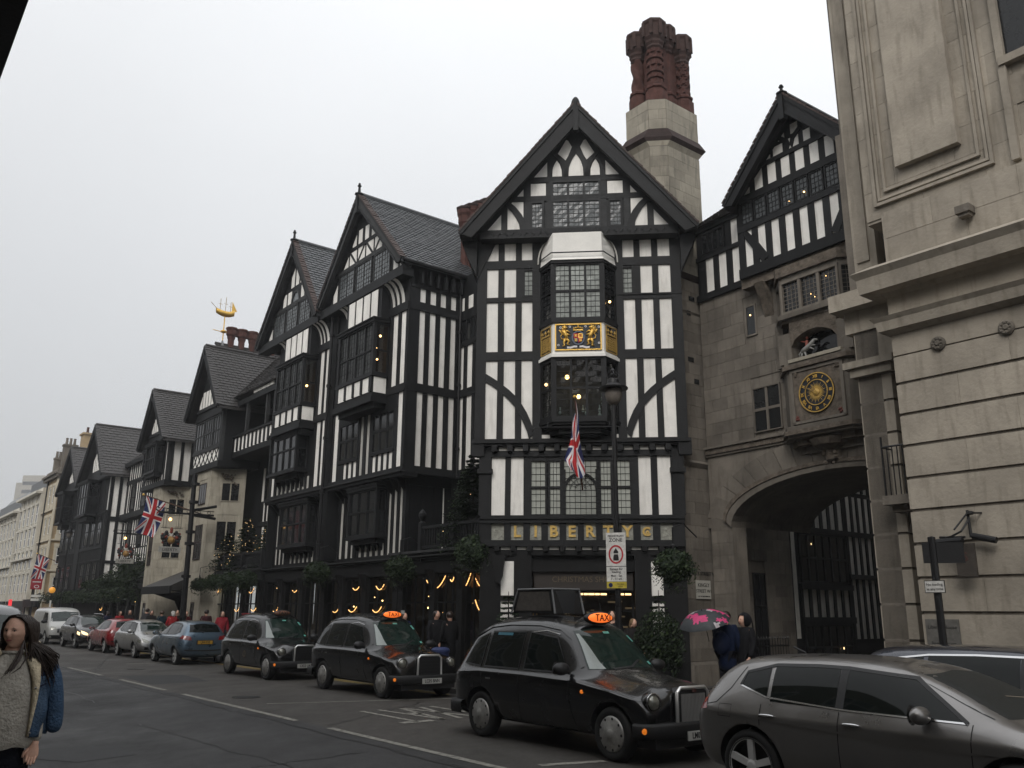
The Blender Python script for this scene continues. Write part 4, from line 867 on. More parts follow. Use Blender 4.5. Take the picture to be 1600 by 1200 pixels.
def shopfront(a0, a1, B, ztop, posts, lights=True, zb=.12, depth=2.2):
 t = CUR[0]; F = row(B)
 back = bpy.data.materials.get('shop_inside') or mk('shop_inside', (0.045, 0.03, 0.018), .8, .7, 2.5, .1)
 bar('fascia', shopwood, F, a0, a1, 2.95, ztop, -.5, .05); bar('fascia_moulding', shopwood, F, a0, a1, 3.38, 3.46, .05, .16); bar('fascia_moulding', timber_old, F, a0, a1, 3.44, 3.47, .05, .22)
 bar('interior_wall', back, F, a0, a1, zb, 3.0, -depth - .1, -depth); bar('ceiling', shopwood, F, a0, a1, 2.97, 3.0, -depth, -.4)
 for i, (p, q) in enumerate(zip(posts[:-1], posts[1:])):
  window(F, p + .12, q - .12, .55, 2.95, 3, 2, gclear, -.12, .06, .05, .07, rowz=[2.12], fm=shopwood, name='shop_window')
  bar('stall_riser', shopwood, F, p + .1, q - .1, zb, .56, -.15, -.02)
  if lights and i % 1 == 0:
   for (zz, pr) in ((2.75, .5), (2.0, .65)):
    if rnd() < pr: c_ = ru(p + .5, q - .6); garland(F, c_ - .28, c_ + .28, zz, ru(.10, .18), -.04, t, ru(.5, .95))
  if rnd() < .8:
   m = MB()
   for k in range(4): m.ball(F.p(ru(p + .3, q - .3), ru(1.2, 2.8), -ru(.5, 1.6)), ru(.015, .035), n=6, m=4)
   m.build('shop_lamps', warm, t, kind='stuff')
  m = MB()   # goods on display
  for k in range(10):
   u = ru(p + .2, q - .4); z = ru(.6, 1.4); m.box(F, u, u + ru(.1, .35), .56, z, -1.2 - ru(0, .5), -1.0)
  m.build('display_goods', random.choice([shopback2, plaster_dirty, brick_red]) if rnd() < .0 else shopback2, t, kind='stuff')
 for p in posts:
  bar('shop_post', shopwood, F, p - .14, p + .14, zb, 3.1, -.25, .06)
  m = MB(); m.prism(Frame(W(p, B), -N, S), [(.06, 2.45), (.3, 3.05), (.06, 3.05)], -.07, .07); m.build('carved_bracket', shopwood, t)
shopback2 = mk('shop_goods', (0.07, 0.045, 0.03), .8, .7, 3, .1)
def link_shop():
 """single-storey shop with balcony between the corner block and the twin range"""
 t = thing('shop_building', W(21, 14.2), 'low dark shop with balcony and rope lights left of the corner block', 'shop')
 F = row(14.2)
 shopfront(18.9, 23.7, 14.2, 3.5, (18.95, 20.35, 21.75, 23.5), lights=False)
 bar('balcony_floor', timber, F, 18.7, 24.1, 3.3, 3.62, -2.1, .1); bar('balcony_edge', timber_old, F, 18.7, 24.1, 3.55, 3.62, .1, .2)
 for (u0, u1, z, sg, ds) in ((19.05, 19.72, 2.86, .3, 1), (19.95, 20.62, 2.9, .34, .95), (20.75, 20.95, 2.85, .1, 1), (21.2, 22.2, 2.86, .3, .7), (19.0, 19.72, 2.28, .38, 1)): garland(F, u0, u1, z, sg, -.04, t, ds)
 tan = mk('lit_shop_fitting', (0.22, 0.15, 0.08), .7, .3, 5, 0, emit=(.5, .3, .12), est=.05)
 m = MB(); m.box(F, 19.6, 21.0, .15, 2.15, -2.15, -1.9); m.build('display_cabinet', tan, t)
 m = MB(); m.box(F, 19.8, 20.3, .3, 1.7, -1.9, -1.88); m.box(F, 20.45, 20.9, .3, 1.7, -1.9, -1.88); m.build('cabinet_door', shopback2, t)
 bar('lit_transom', mk('amber_glow', (.12, .05, .02), .7, .4, 3, 0, emit=(.6, .2, .05), est=.10), F, 18.95, 21.6, 2.55, 2.95, -.9, -.85)
 railing(F, 18.9, 22.4, 3.62, 4.34, t, .05)
 m = MB(); m.box(F, 22.32, 22.5, 3.3, 4.45, -.05, .13); m.lathe(F.p(22.41, 4.45, .04), [(.11, 0), (.05, .06), (.12, .2), (.12, .28), (.06, .36), (.001, .42)], n=8); m.build('newel_post', timber, t)
def railing(F, u0, u1, z0, z1, t, d=0.0, step=.13, post=1.4, mat=None):
 mat = mat or timber
 bar('handrail', mat, F, u0, u1, z1 - .09, z1, d - .06, d + .06); bar('bottom_rail', mat, F, u0, u1, z0 + .06, z0 + .14, d - .05, d + .05)
 n = int((u1 - u0) / step)
 for i in range(n): u = u0 + (i + .5) * (u1 - u0) / n; bar('baluster', mat, F, u - .03, u + .03, z0 + .14, z1 - .09, d - .02, d + .03)
 n = max(1, round((u1 - u0) / post))
 for i in range(n + 1): u = u0 + i * (u1 - u0) / n; bar('railing_post', mat, F, u - .07, u + .07, z0, z1 + .06, d - .07, d + .09)
# ================================================================== CHIMNEY TOWER
brick_cap2 = mk('brick_sooty', (.055, .034, .03), .85, .35, 5, .5, fine=30, spec=.25)
def brick_stack(t, c, r, z0, z1, style, n=8, name='chimney_stack'):
 """round or octagonal ornamental brick stack, base and flared cap"""
 m = MB(); c = Vector(c); H = z1 - z0
 if style == 'spiral' or style == 'zigzag' or style == 'scale':
  nn, mm = 24, 44; v = []; zb, zt = z0 + .62, z1 - .95
  for i in range(mm + 1):
   z = zb + (zt - zb) * i / mm
   for j in range(nn):
    a = 2 * pi * j / nn
    if style == 'spiral': q = .035 * sin(3 * a + z * 9)
    elif style == 'zigzag': q = .035 * (1 if ((z * 3.2 + abs(((a / (2 * pi) * 6) % 1) - .5) * .9) % 1) < .5 else -.3)
    else: q = .03 * (1 if (abs(((a / (2 * pi) * 8 + (int(z * 4.5) % 2) * .5) % 1) - .5) * 1.3 + ((z * 4.5) % 1) * .8) < .75 else -.6)
    v.append(Vector((c.x + (r + q) * cos(a), c.y + (r + q) * sin(a), z)))
  m.add(v, [(i * nn + j, i * nn + (j + 1) % nn, (i + 1) * nn + (j + 1) % nn, (i + 1) * nn + j) for i in range(mm) for j in range(nn)]); m.build(name, brick_red, t)
 else:
  m.lathe((c.x, c.y, z0 + .6), [(r, 0), (r, H - 1.5)], n=n, start=pi / 8); m.build(name, brick_red, t)
 m = MB(); m.lathe((c.x, c.y, z0), [(r + .12, 0), (r + .12, .38), (r + .06, .42), (r + .06, .47), (r + .1, .5), (r + .1, .56), (r + .03, .62), (r, .64)], n=8, start=pi / 8); m.build('stack_base', brick_red, t)
 m = MB(); q = z1 - 1.0
 m.lathe((c.x, c.y, q), [(r - .01, 0), (r + .04, .08), (r + .03, .14), (r + .07, .22), (r + .07, .3), (r + .12, .4), (r + .12, .82), (r + .155, .88), (r + .155, .96), (r + .1, 1.0), (.1, 1.0), (.1, .8)], n=8, start=pi / 8)
 for k in range(8):
  a = pi / 8 + k * pi / 4; m.box(Frame((c.x + (r + .13) * cos(a), c.y + (r + .13) * sin(a), 0), (-sin(a), cos(a), 0), (cos(a), sin(a), 0)), -.05, .05, q + .42, q + .92, -.05, .03)
 m.build('stack_cap', brick_cap2, t)
def chimney():
 t = thing('chimney_tower', W(15.3, 17.6), 'tall stone chimney tower crowned by ornamental red brick stacks, behind the corner gable', 'chimney')
 A, B, ch, AW = 14.9, 16.98, .36, 1.25
 def ring(e): return [(A - e, B + ch + e * .4), (A - e, 18.72 + e), (A + AW + e, 18.72 + e), (A + AW + e, B - e), (A + ch + e * .4, B - e)]
 def body(name, z0, z1, e0, e1, mat):
  a, b = ring(e0), ring(e1); m = MB(); n = 5
  m.add([W(p[0], p[1], z0) for p in a] + [W(p[0], p[1], z1) for p in b], [tuple(range(n)), tuple(range(2 * n - 1, n - 1, -1))] + [(i, (i + 1) % n, n + (i + 1) % n, n + i) for i in range(n)]); return m.build(name, mat, t)
 body('shaft', 0.1, 15.0, 0, 0, stone); body('shaft_cap', 15.5, 16.5, .0, .0, stone)
 body('cornice', 14.98, 15.12, .0, .08, stone_cl); body('cornice', 15.12, 15.24, .08, .16, brick_dark); body('cornice', 15.24, 15.52, .16, .03, brick_dark)
 body('plinth', .1, .62, .12, .12, stone); body('plinth', .62, .7, .12, .0, stone)
 body('string_course', 5.62, 5.72, .02, .09, stone); body('string_course', 5.72, 5.8, .09, .02, stone); body('string_course', 9.9, 9.98, .0, .05, stone); body('string_course', 10.95, 11.1, .02, .1, brick_dark)
 Fs = side(A); Fb = row(B)
 d = W(A, B + ch) - W(A + ch, B); nn = d.normalized().cross(Z); nn = nn if nn.dot(-S - N) > 0 else -nn
 Fc = Frame(W(A + ch, B), d, nn)
 ashlar(Fs, B + ch, 18.72, .7, 5.6, .3, .5, stone, 0, .02, .006, jit=.003); ashlar(Fs, B + ch, 18.72, 5.8, 10.9, .3, .5, stone, 0, .02, .006, jit=.003)
 for (z0, z1) in ((11.1, 14.95), (15.52, 16.48)):
  ashlar(Fs, B + ch, 18.72, z0, z1, .33, .5, stone_ch, 0, .02, .006, jit=.003); ashlar(Fb, A + ch, A + AW, z0, z1, .33, .5, stone_ch, 0, .02, .006, jit=.003); ashlar(Fc, 0, d.length, z0, z1, .33, .6, stone_ch, 0, .02, .006, jit=.003)
 for (u, z, w) in ((17.9, 9.95, .08), (18.05, 10.4, .12), (17.6, 6.15, .1), (18.1, 8.0, .1), (17.9, 8.6, .12)): bar('vent_hole', glass_dark, Fs, u - w, u + w, z - .07, z + .07, .018, .026)
 cx, cy = A + .95, B + .98
 for (a, b, w1, w2, z1) in ((A + .72, B + .5, .42, .12, 18.6), (A + .46, B + 1.05, .12, .6, 18.6), (A + .8, B + 1.1, .28, .4, 18.3)):
  m = MB(); m.add([W(a + x, b + y, z) for x in (-w1, w1) for y in (-w2, w2) for z in (16.5, z1)], [(0, 1, 3, 2), (4, 6, 7, 5), (0, 4, 5, 1), (2, 3, 7, 6), (0, 2, 6, 4), (1, 5, 7, 3)]); m.build('brick_core', brick_red, t)
 for (a, b, r_, z1, st) in ((A + .42, B + .44, .23, 19.35, 'scale'), (A + .98, B + .28, .18, 19.15, 'spiral'), (A + .28, B + 1.5, .2, 19.2, 'zigzag'), (A + .78, B + .62, .16, 19.45, 'plain'), (A + .46, B + 1.0, .17, 19.45, 'plain'), (A + .95, B + 1.5, .19, 19.3, 'plain'), (A + .95, B + 1.0, .17, 19.35, 'plain')):
  p = W(a, b); brick_stack(t, (p.x, p.y, 0), r_, 16.5, z1, st)
 m = MB(); F = Fs; m.tube([F.p(18.66, .3, .1), F.p(18.66, 11.0, .1)], .065, n=8)
 for i in range(9): m.lathe(F.p(18.66, 1.0 + i * 1.15, .1), [(.1, 0), (.1, .14)], n=8); m.box(F, 18.5, 18.82, 1.03 + i * 1.15, 1.1 + i * 1.15, 0.02, .1)
 m.build('downpipe', iron, t)
 pl = mk('street_name_plate', (.42, .41, .37), .5, .1, 5, 0); blk = mk('lettering_black', (.012, .012, .012), .5, 0)
 s_ = thing('street_sign', Fs.p(17.95, 2.5, .03), 'small white street name plate reading Kingly Street on the stone tower', 'street sign')
 bar('plate', pl, Fs, 17.66, 18.22, 2.22, 2.68, .03, .05);
 for k, (tx, z, sz) in enumerate((('KINGLY', 2.56, .13), ('STREET W1', 2.41, .12), ('CITY OF WESTMINSTER', 2.28, .045))):
  text_obj(tx, sz, blk, s_, Fs.p(17.94, z, .054), Fs, .002)
 CUR[0] = t
 text_obj('KINGLY STREET W1', .13, blk, t, Fs.p(17.95, 2.85, .026), Fs, .004, name='carved_street_name')
 return t
def rear_chimney():
 t = thing('chimney', FR.p(-3.4, 13, -6), 'row of dark red brick chimney stacks with joined flared caps rising behind the corner gable', 'chimney')
 for i in range(7):
  p = FR.p(-4.02 + i * .27, 0, -6.3 - i * .1); z1 = 16.28 + i * .14; r_ = .13
  m = MB(); m.lathe((p.x, p.y, 0), [(r_, 13.2), (r_, z1 - 1.0), (r_ + .05, z1 - .85), (r_ + .05, z1 - .75), (r_ + .12, z1 - .6), (r_ + .12, z1 - .35), (r_ + .17, z1 - .25), (r_ + .17, z1 - .1)], n=8, start=pi / 8); m.build('chimney_stack', brick_red, t)
  m = MB(); m.lathe((p.x, p.y, z1), [(r_ + .17, -.1), (r_ + .2, -.06), (r_ + .2, .0), (r_ + .1, .04), (.05, .05)], n=8, start=pi / 8); m.build('stack_cap', brick_dark, t)
 m = MB(); m.prism(FR, [(-4.1, 12.5), (-2.0, 12.5), (-2.0, 15.3), (-4.1, 14.6)], -7.2, -6.3); m.build('chimney_base', brick_red, t)
# ================================================================== BRIDGE OVER THE SIDE STREET
ab_ = R(-35.2657)
BE = Vector((-sin(ab_), -cos(ab_), 0)); BE = Vector((.57737, -.81648, 0)); BN = Vector((-.81648, -.57737, 0))
BR = Frame(W(14.9, 18.3), BE, BN)
def bridge():
 t = thing('arched_bridge', BR.P, 'stone and timber bridge block with round gold clock over an archway', 'building')
 F = BR; UE = 6.6
 def spring(u): # arch soffit height in front plane
  c, hw, zs, rise = 3.85, 3.02, 4.02, 1.12
  x = (u - c) / hw; return zs + rise * math.sqrt(max(0, 1 - x * x))
 ul, ur = .83, 6.87
 us = [ul + (ur - ul) * (1 - cos(pi * i / 24)) / 2 for i in range(25)]
 th_ = 3.2
 A = [(u, spring(u)) for u in us]; Bt = [(u, 10.4) for u in us]
 m = MB(); m.strip(F, A, Bt, -.5, 0); m.box(F, .1, ul, .1, 10.4, -.5, 0); m.build('wall', stone, t)
 m = MB(); m.strip(F, [(u, spring(u)) for u in us], [(u, spring(u) + .4) for u in us], -th_, -.5); m.build('arch_vault', stone, t)
 bar('wall', stone, F, .15, UE, 7.0, 10.4, -th_, -.5)
 n = 22
 for i in range(n):
  a0, a1 = pi - (pi * (i + .03) / n), pi - (pi * (i + .97) / n)
  P_ = lambda a, r1: (3.85 + (3.02 + r1) * cos(a), 4.02 + (1.12 + r1) * sin(a))
  prism('voussoir', stone, F, [P_(a0, .0), P_(a1, .0), P_(a1, .85 + .0), P_(a0, .85)], .0, .02)
 band('arch_moulding', stone, F, [(u, spring(u) - .02) for u in us], [(3.85 + (u - 3.85) * 1.055, spring(u) + .13) for u in us], -.3, .07)
 band('arch_moulding', carved, F, [(3.85 + (u - 3.85) * 1.05, spring(u) + .11) for u in us], [(3.85 + (u - 3.85) * 1.075, spring(u) + .2) for u in us], 0, .10)
 ashlar(F, .12, .83, .1, 4.9, .32, .4, stone, 0, .018, .006, jit=.003)
 kw = lambda u, z: z > spring(u) + .95
 ashlar(F, .12, 4.9, 6.15, 10.3, .32, .55, stone, 0, .02, .006, hole=[(1.72, 2.66, 6.25, 7.5), (1.62, 2.08, 8.82, 9.8), (2.75, 5.3, 6.0, 10.3)], jit=.003)
 bar('string_course', carved, F, .1, 2.7, 5.96, 6.1, 0, .09); bar('string_course', stone, F, .1, 2.7, 6.1, 6.16, 0, .14); bar('string_course', stone, F, .1, 2.7, 5.9, 5.96, 0, .05)
 window(F, 1.76, 2.62, 6.3, 7.46, 2, 2, glass_dark, .0, .03, .07, .06, fm=stone); bar('window_recess', glass_dark, F, 1.76, 2.62, 6.3, 7.46, -.02, .004)
 window(F, 1.68, 2.03, 8.88, 9.73, 1, 1, glass_dark, 0, .04, .04, .04, fm=stone);
 m = MB(); m.ball(F.p(1.85, 9.45, .03), .02, n=6, m=4); m.build('lamp_glint', warm, t)
 def cant(name, z0, z1, e, mat, D=.42, cb=.42):
  p = [(2.72 - e, 0), (2.72 + cb - e * .5, D + e), (5.2 - cb + e * .5, D + e), (5.2 + e, 0)]; m = MB(); n = 4
  m.add([F.p(u, z0, d) for u, d in p] + [F.p(u, z1, d) for u, d in p], [(0, 1, 2, 3), (7, 6, 5, 4)] + [(i, (i + 1) % n, n + (i + 1) % n, n + i) for i in range(n)]); return m.build(name, mat, t)
 cant('clock_stage', 6.15, 7.55, 0, stone); cant('moulding', 6.05, 6.16, .1, stone); cant('moulding', 5.95, 6.05, .16, carved); cant('moulding', 5.88, 5.95, .08, stone)
 cant('moulding', 7.55, 7.66, .1, carved); cant('moulding', 7.66, 7.74, .05, stone)
 cant('corbel', 5.72, 5.9, -.12, carved); cant('corbel', 5.55, 5.72, -.32, stone)
 m = MB(); m.lathe(F.p(3.96, 5.2, .0), [(.05, 0), (.2, .12), (.22, .35), (.45, .45), (.55, .6)], n=12); m.build('carved_corbel', carved, t)
 m = MB()
 for i in range(14): a = ru(0, 6.28); m.ball(F.p(3.96 + .16 * cos(a), 5.4 + .22 * sin(a), .2), ru(.03, .06), n=6, m=4)
 m.build('carved_face', carved, t, kind='stuff')
 G = Frame(F.p(0, 0, .42), F.u, F.n); cc = (3.95, 6.87)
 bar('clock_surround', carved, G, 3.3, 4.62, 6.24, 7.5, .0, .02)
 m = MB()
 for (a, b, c, d) in ((3.24, 3.32, 6.2, 7.53), (4.60, 4.68, 6.2, 7.53), (3.24, 4.68, 7.46, 7.53), (3.24, 4.68, 6.2, 6.26)): m.box(G, a, b, c, d, .0, .05)
 m.build('clock_frame', stone, t)
 m = MB(); m.lathe(G.p(cc[0], cc[1], .02), [(.475, 0), (.475, .03), (.0001, .03)], F.n, 48); m.build('clock_face', mk('clock_blue_black', (.008, .012, .02), .5, .1, 4, 0), t)
 def ringm(r0, r1, d, nm, mt=gold_old):
  m = MB(); n = 48; m.strip(G, [(cc[0] + r0 * cos(6.2832 * i / n), cc[1] + r0 * sin(6.2832 * i / n)) for i in range(n + 1)], [(cc[0] + r1 * cos(6.2832 * i / n), cc[1] + r1 * sin(6.2832 * i / n)) for i in range(n + 1)], .045, d); m.build(nm, mt, t)
 ringm(.45, .475, .07, 'gilded_ring'); ringm(.29, .31, .07, 'gilded_ring')
 m = MB()
 for i in range(32):
  a = 2 * pi * i / 32; r1 = .275 if i % 2 else .225; q = .018
  P_ = lambda r_, o: G.p(cc[0] + r_ * cos(a) - o * sin(a), cc[1] + r_ * sin(a) + o * cos(a), .06)
  m.add([P_(.075, q), P_(.075, -q), P_(r1, 0)], [(0, 1, 2)])
 m.lathe(G.p(cc[0], cc[1], .05), [(.09, 0), (.09, .02), (.04, .05), (.001, .05)], F.n, 16); m.build('sunburst', gold_old, t)
 for k, s in enumerate(['XII', 'I', 'II', 'III', 'IIII', 'V', 'VI', 'VII', 'VIII', 'IX', 'X', 'XI']):
  a = pi / 2 - k * pi / 6; text_obj(s, .10, gold, t, G.p(cc[0] + .38 * cos(a), cc[1] + .38 * sin(a), .062), F, .006, name='numeral', bold=.003, rot=a - pi / 2)
 for (a, L, w) in ((pi / 2 + .42, .22, .026), (pi / 2 + 1.05, .34, .02)):
  m = MB(); P_ = lambda r_, o: G.p(cc[0] + r_ * cos(a) - o * sin(a), cc[1] + r_ * sin(a) + o * cos(a), .09); m.add([P_(0, w), P_(0, -w), P_(L, -.006), P_(L, .006)], [(0, 1, 2, 3)]); m.build('clock_hand', gold_dim, t)
 for (x, z) in ((3.38, 6.33), (4.54, 6.33), (3.38, 7.42), (4.54, 7.42)):
  m = MB(); [m.ball(G.p(x + ru(-.05, .05), z + ru(-.05, .05), .03), .035, n=6, m=4) for _ in range(5)]; m.build('carved_spandrel', mk('spandrel_red', (.13, .045, .035), .8, .3, 9, .3) if z < 7 else carved, t, kind='stuff')
 lo, hi = 7.74, 8.8
 bar('niche_back', glass_dark, F, 3.1, 4.85, lo, hi, .0, .02)
 for (a, b) in ((2.95, 3.32), (4.58, 4.98)): bar('niche_jamb', stone, F, a, b, lo, 8.5, .05, .42)
 A = [(3.3 + 1.3 * i / 10, 8.12 + .33 * math.sin(pi * i / 10) ** .6 if 0 < i < 10 else 8.1) for i in range(11)]; B_ = [(3.3 + 1.3 * i / 10, 8.85) for i in range(11)]
 band('niche_arch', carved, F, A, B_, .05, .42)
 for (a, b) in ((2.72, 2.95), (4.98, 5.2)): bar('niche_side', stone, F, a, b, lo, 8.85, .0, .2)
 bar('niche_sill', stone_cl, F, 3.25, 4.7, lo - .02, lo + .06, .3, .5)
 m = MB(); q = lambda u, z: F.p(u, z, .26)
 m.tube([q(3.5, 8.0), q(3.62, 8.05), q(3.75, 8.12), q(3.86, 8.22)], [.05, .06, .055, .035], n=8); m.tube([q(3.86, 8.22), q(3.95, 8.2)], [.035, .02], n=6)
 for (a, b) in (((3.52, 8.0), (3.45, 7.8)), ((3.58, 7.98), (3.62, 7.8)), ((3.76, 8.1), (3.88, 8.08)), ((3.72, 8.06), (3.84, 7.98))): m.tube([q(*a), q(*b)], [.028, .014], n=6)
 m.tube([q(3.5, 8.02), q(3.42, 7.95), q(3.46, 7.82)], [.02, .02, .012], n=5); m.build('carved_horse', mk('horse_white', (.25, .25, .24), .6, .3, 30, .2), t, smooth=True)
 m = MB(); m.tube([q(3.64, 8.08), q(3.66, 8.25)], [.04, .035], n=7); m.ball(q(3.67, 8.31), .035, n=7, m=5); m.tube([q(3.66, 8.2), q(3.5, 8.26)], .02, n=5); m.build('carved_rider', mk('rider_red', (.25, .07, .05), .6, .3, 30, .2), t)
 cant('moulding', 8.84, 8.95, .12, stone); cant('moulding', 8.76, 8.84, .02, carved)
 def orl(D=.42): return [(2.72, 0), (3.14, D), (4.78, D), (5.2, 0)]
 cant('oriel_core', 8.95, 10.2, -.12, glass_dark)
 for (fr, L, n) in ((Frame(F.p(3.14, 0, .42), F.u, F.n), 1.64, 3), (Frame(F.p(2.72, 0, 0), F.p(3.14, 0, .42) - F.p(2.72, 0, 0), F.n * 1 - F.u), .594, 1), (Frame(F.p(4.78, 0, .42), F.p(5.2, 0, 0) - F.p(4.78, 0, .42), F.n + F.u), .594, 1)):
  window(fr, 0, L, 8.98, 9.84, n, 1, glass_dark, -.06, .06, .08, .1, fm=stone, name='stone_window', lat=(4, 7))
 for (u, z) in ((4.1, 9.2), (4.45, 9.62), (4.0, 9.3)): m = MB(); m.ball(F.p(u, z, .43), .010, n=6, m=4); m.build('lamp_glint', warm, t)
 cant('moulding', 9.84, 9.95, .03, stone); cant('carved_cornice', 9.95, 10.2, .1, carved)
 bar('carved_cornice', carved, F, 1.85, UE, 10.1, 10.38, 0, .3)
 m = MB(); m.prism(Frame(F.p(2.45, 0, 0), F.n, F.u), [(0, 9.2), (.14, 9.6), (.4, 10.1), (0, 10.1)], -.14, .14); m.build('carved_bracket', carved, t)
 # ---- timber storey
 D0 = .0
 bar('wall', timber, F, .1, 1.9, 10.35, 12.5, -3, .0); bar('wall', timber, F, 1.88, UE, 10.35, 12.6, -3, .3)
 L = F; C1 = [(.43, .72), (.9, 1.18), (1.38, 1.63)]
 timber_row(L, C1, 10.48, 11.5, ends=(.2, 1.88)); rail(L, .1, 1.9, 10.3, 10.48, .1); rail(L, .1, 1.9, 11.5, 11.62, .07)
 timber_row(L, [(1.38, 1.62)], 11.62, 12.35, ends=(1.2, 1.88)); window(L, .3, 1.15, 11.64, 12.3, 4, 1, glass_dark, 0, .05, .05, .06); rail(L, .1, 1.9, 12.35, 12.5, .1)
 P = Frame(F.p(0, 0, .3), F.u, F.n)
 pc = [(2.11 + i * .437, 2.36 + i * .437) for i in range(11)]
 k = .985
 timber_row(P, [(a * k, b * k) for a, b in pc], 10.62, 11.66, ends=(1.88, UE)); rail(P, 1.88, UE, 10.35, 10.62, .1); rail(P, 1.88, UE, 11.66, 11.82, .07)
 for i, (a, b) in enumerate(pc): window(P, a * k - .07, b * k + .08, 11.84, 12.46, 1, 1, mk('glass_bridge', (.045, .05, .052), .15, .5, 9, 0) if i == 0 else MATS['glass_bridge'], 0, .04, .04, .05, lat=(3, 4), fm=timber)
 m = MB(); m.ball(P.p(4.0, 12.02, .05), .022, n=6, m=4); m.ball(P.p(3.55, 11.95, .05), .010, n=5, m=3); m.build('lamp_glint', warm, t)
 rail(P, 1.88, UE, 12.46, 12.66, .07)
 for s, u0 in ((1, 2.1), (-1, 5.35)):   # raking braces
  band('curved_brace', timber, P, [(u0, 11.72), (u0 + s * .32, 11.35), (u0 + s * .72, 10.72)], [(u0 + s * .0, 11.45), (u0 + s * .22, 11.1), (u0 + s * .5, 10.62)], 0, .058)
 gA, gz = 3.85, 14.55
 prism('gable_wall', timber, P, [(1.95, 12.6), (5.75, 12.6), (gA, 14.45)], -.3, .0)
 gb = (1.95, 5.75, 12.55, gA, 14.2)
 for a, b in pc[:9]: gpanel(plaster, P, a * k, b * k, 12.7, 13.24, gb)
 prism('timber_rail', timber, P, [(2.3, 13.25), (5.4, 13.25), (5.3, 13.37), (2.4, 13.37)], 0, .05)
 for (a, b, z0, z1) in ((2.85, 3.1, 13.39, 13.8), (3.2, 3.5, 13.39, 13.65), (3.7, 4.0, 13.39, 13.68), (4.15, 4.35, 13.39, 13.7), (3.3, 3.58, 13.75, 14.1), (3.78, 4.0, 13.78, 14.05)): gpanel(plaster, P, a * k, b * k, z0, z1, gb)
 for s in (-1, 1): band('curved_brace', timber, P, [(gA * k - .1 + s * .06, 13.36), (gA * k - .1 + s * .14, 13.6), (gA * k - .1 + s * .36, 13.78)], [(gA * k - .1 + s * .0, 13.5), (gA * k - .1 + s * .05, 13.68), (gA * k - .1 + s * .3, 13.88)], 0, .05)
 gable_roof(F, 1.78, 5.95, 12.45, 12.45, gA, 14.72, .75, -3.2, tile_brown, edge=timber, bb=.38, finial=1, fs=.35, cw=.25, ch=.17)
 slates('roof_tiles', tile_brown, F.p(0.1, 12.5, .2), F.p(2.2, 12.5, .2), F.p(0.1, 13.75, -1.5), F.p(2.6, 13.75, -1.5), .25, .17, t)
 m = MB(); m.add([F.p(.1, 12.48, .2), F.p(3, 12.48, .2), F.p(3, 13.73, -1.5), F.p(.1, 13.73, -1.5), F.p(.1, 12.4, -1.5), F.p(3, 12.4, -1.5)], [(0, 1, 2, 3), (0, 4, 5, 1), (3, 2, 5, 4), (0, 3, 4), (1, 5, 2)]); m.build('roof', tile_brown, t)
 m = MB(); m.tube([F.p(.1, 13.77, -1.5), F.p(2.8, 13.77, -1.5)], .07, n=6); m.build('ridge_tiles', lead, t)
 return t
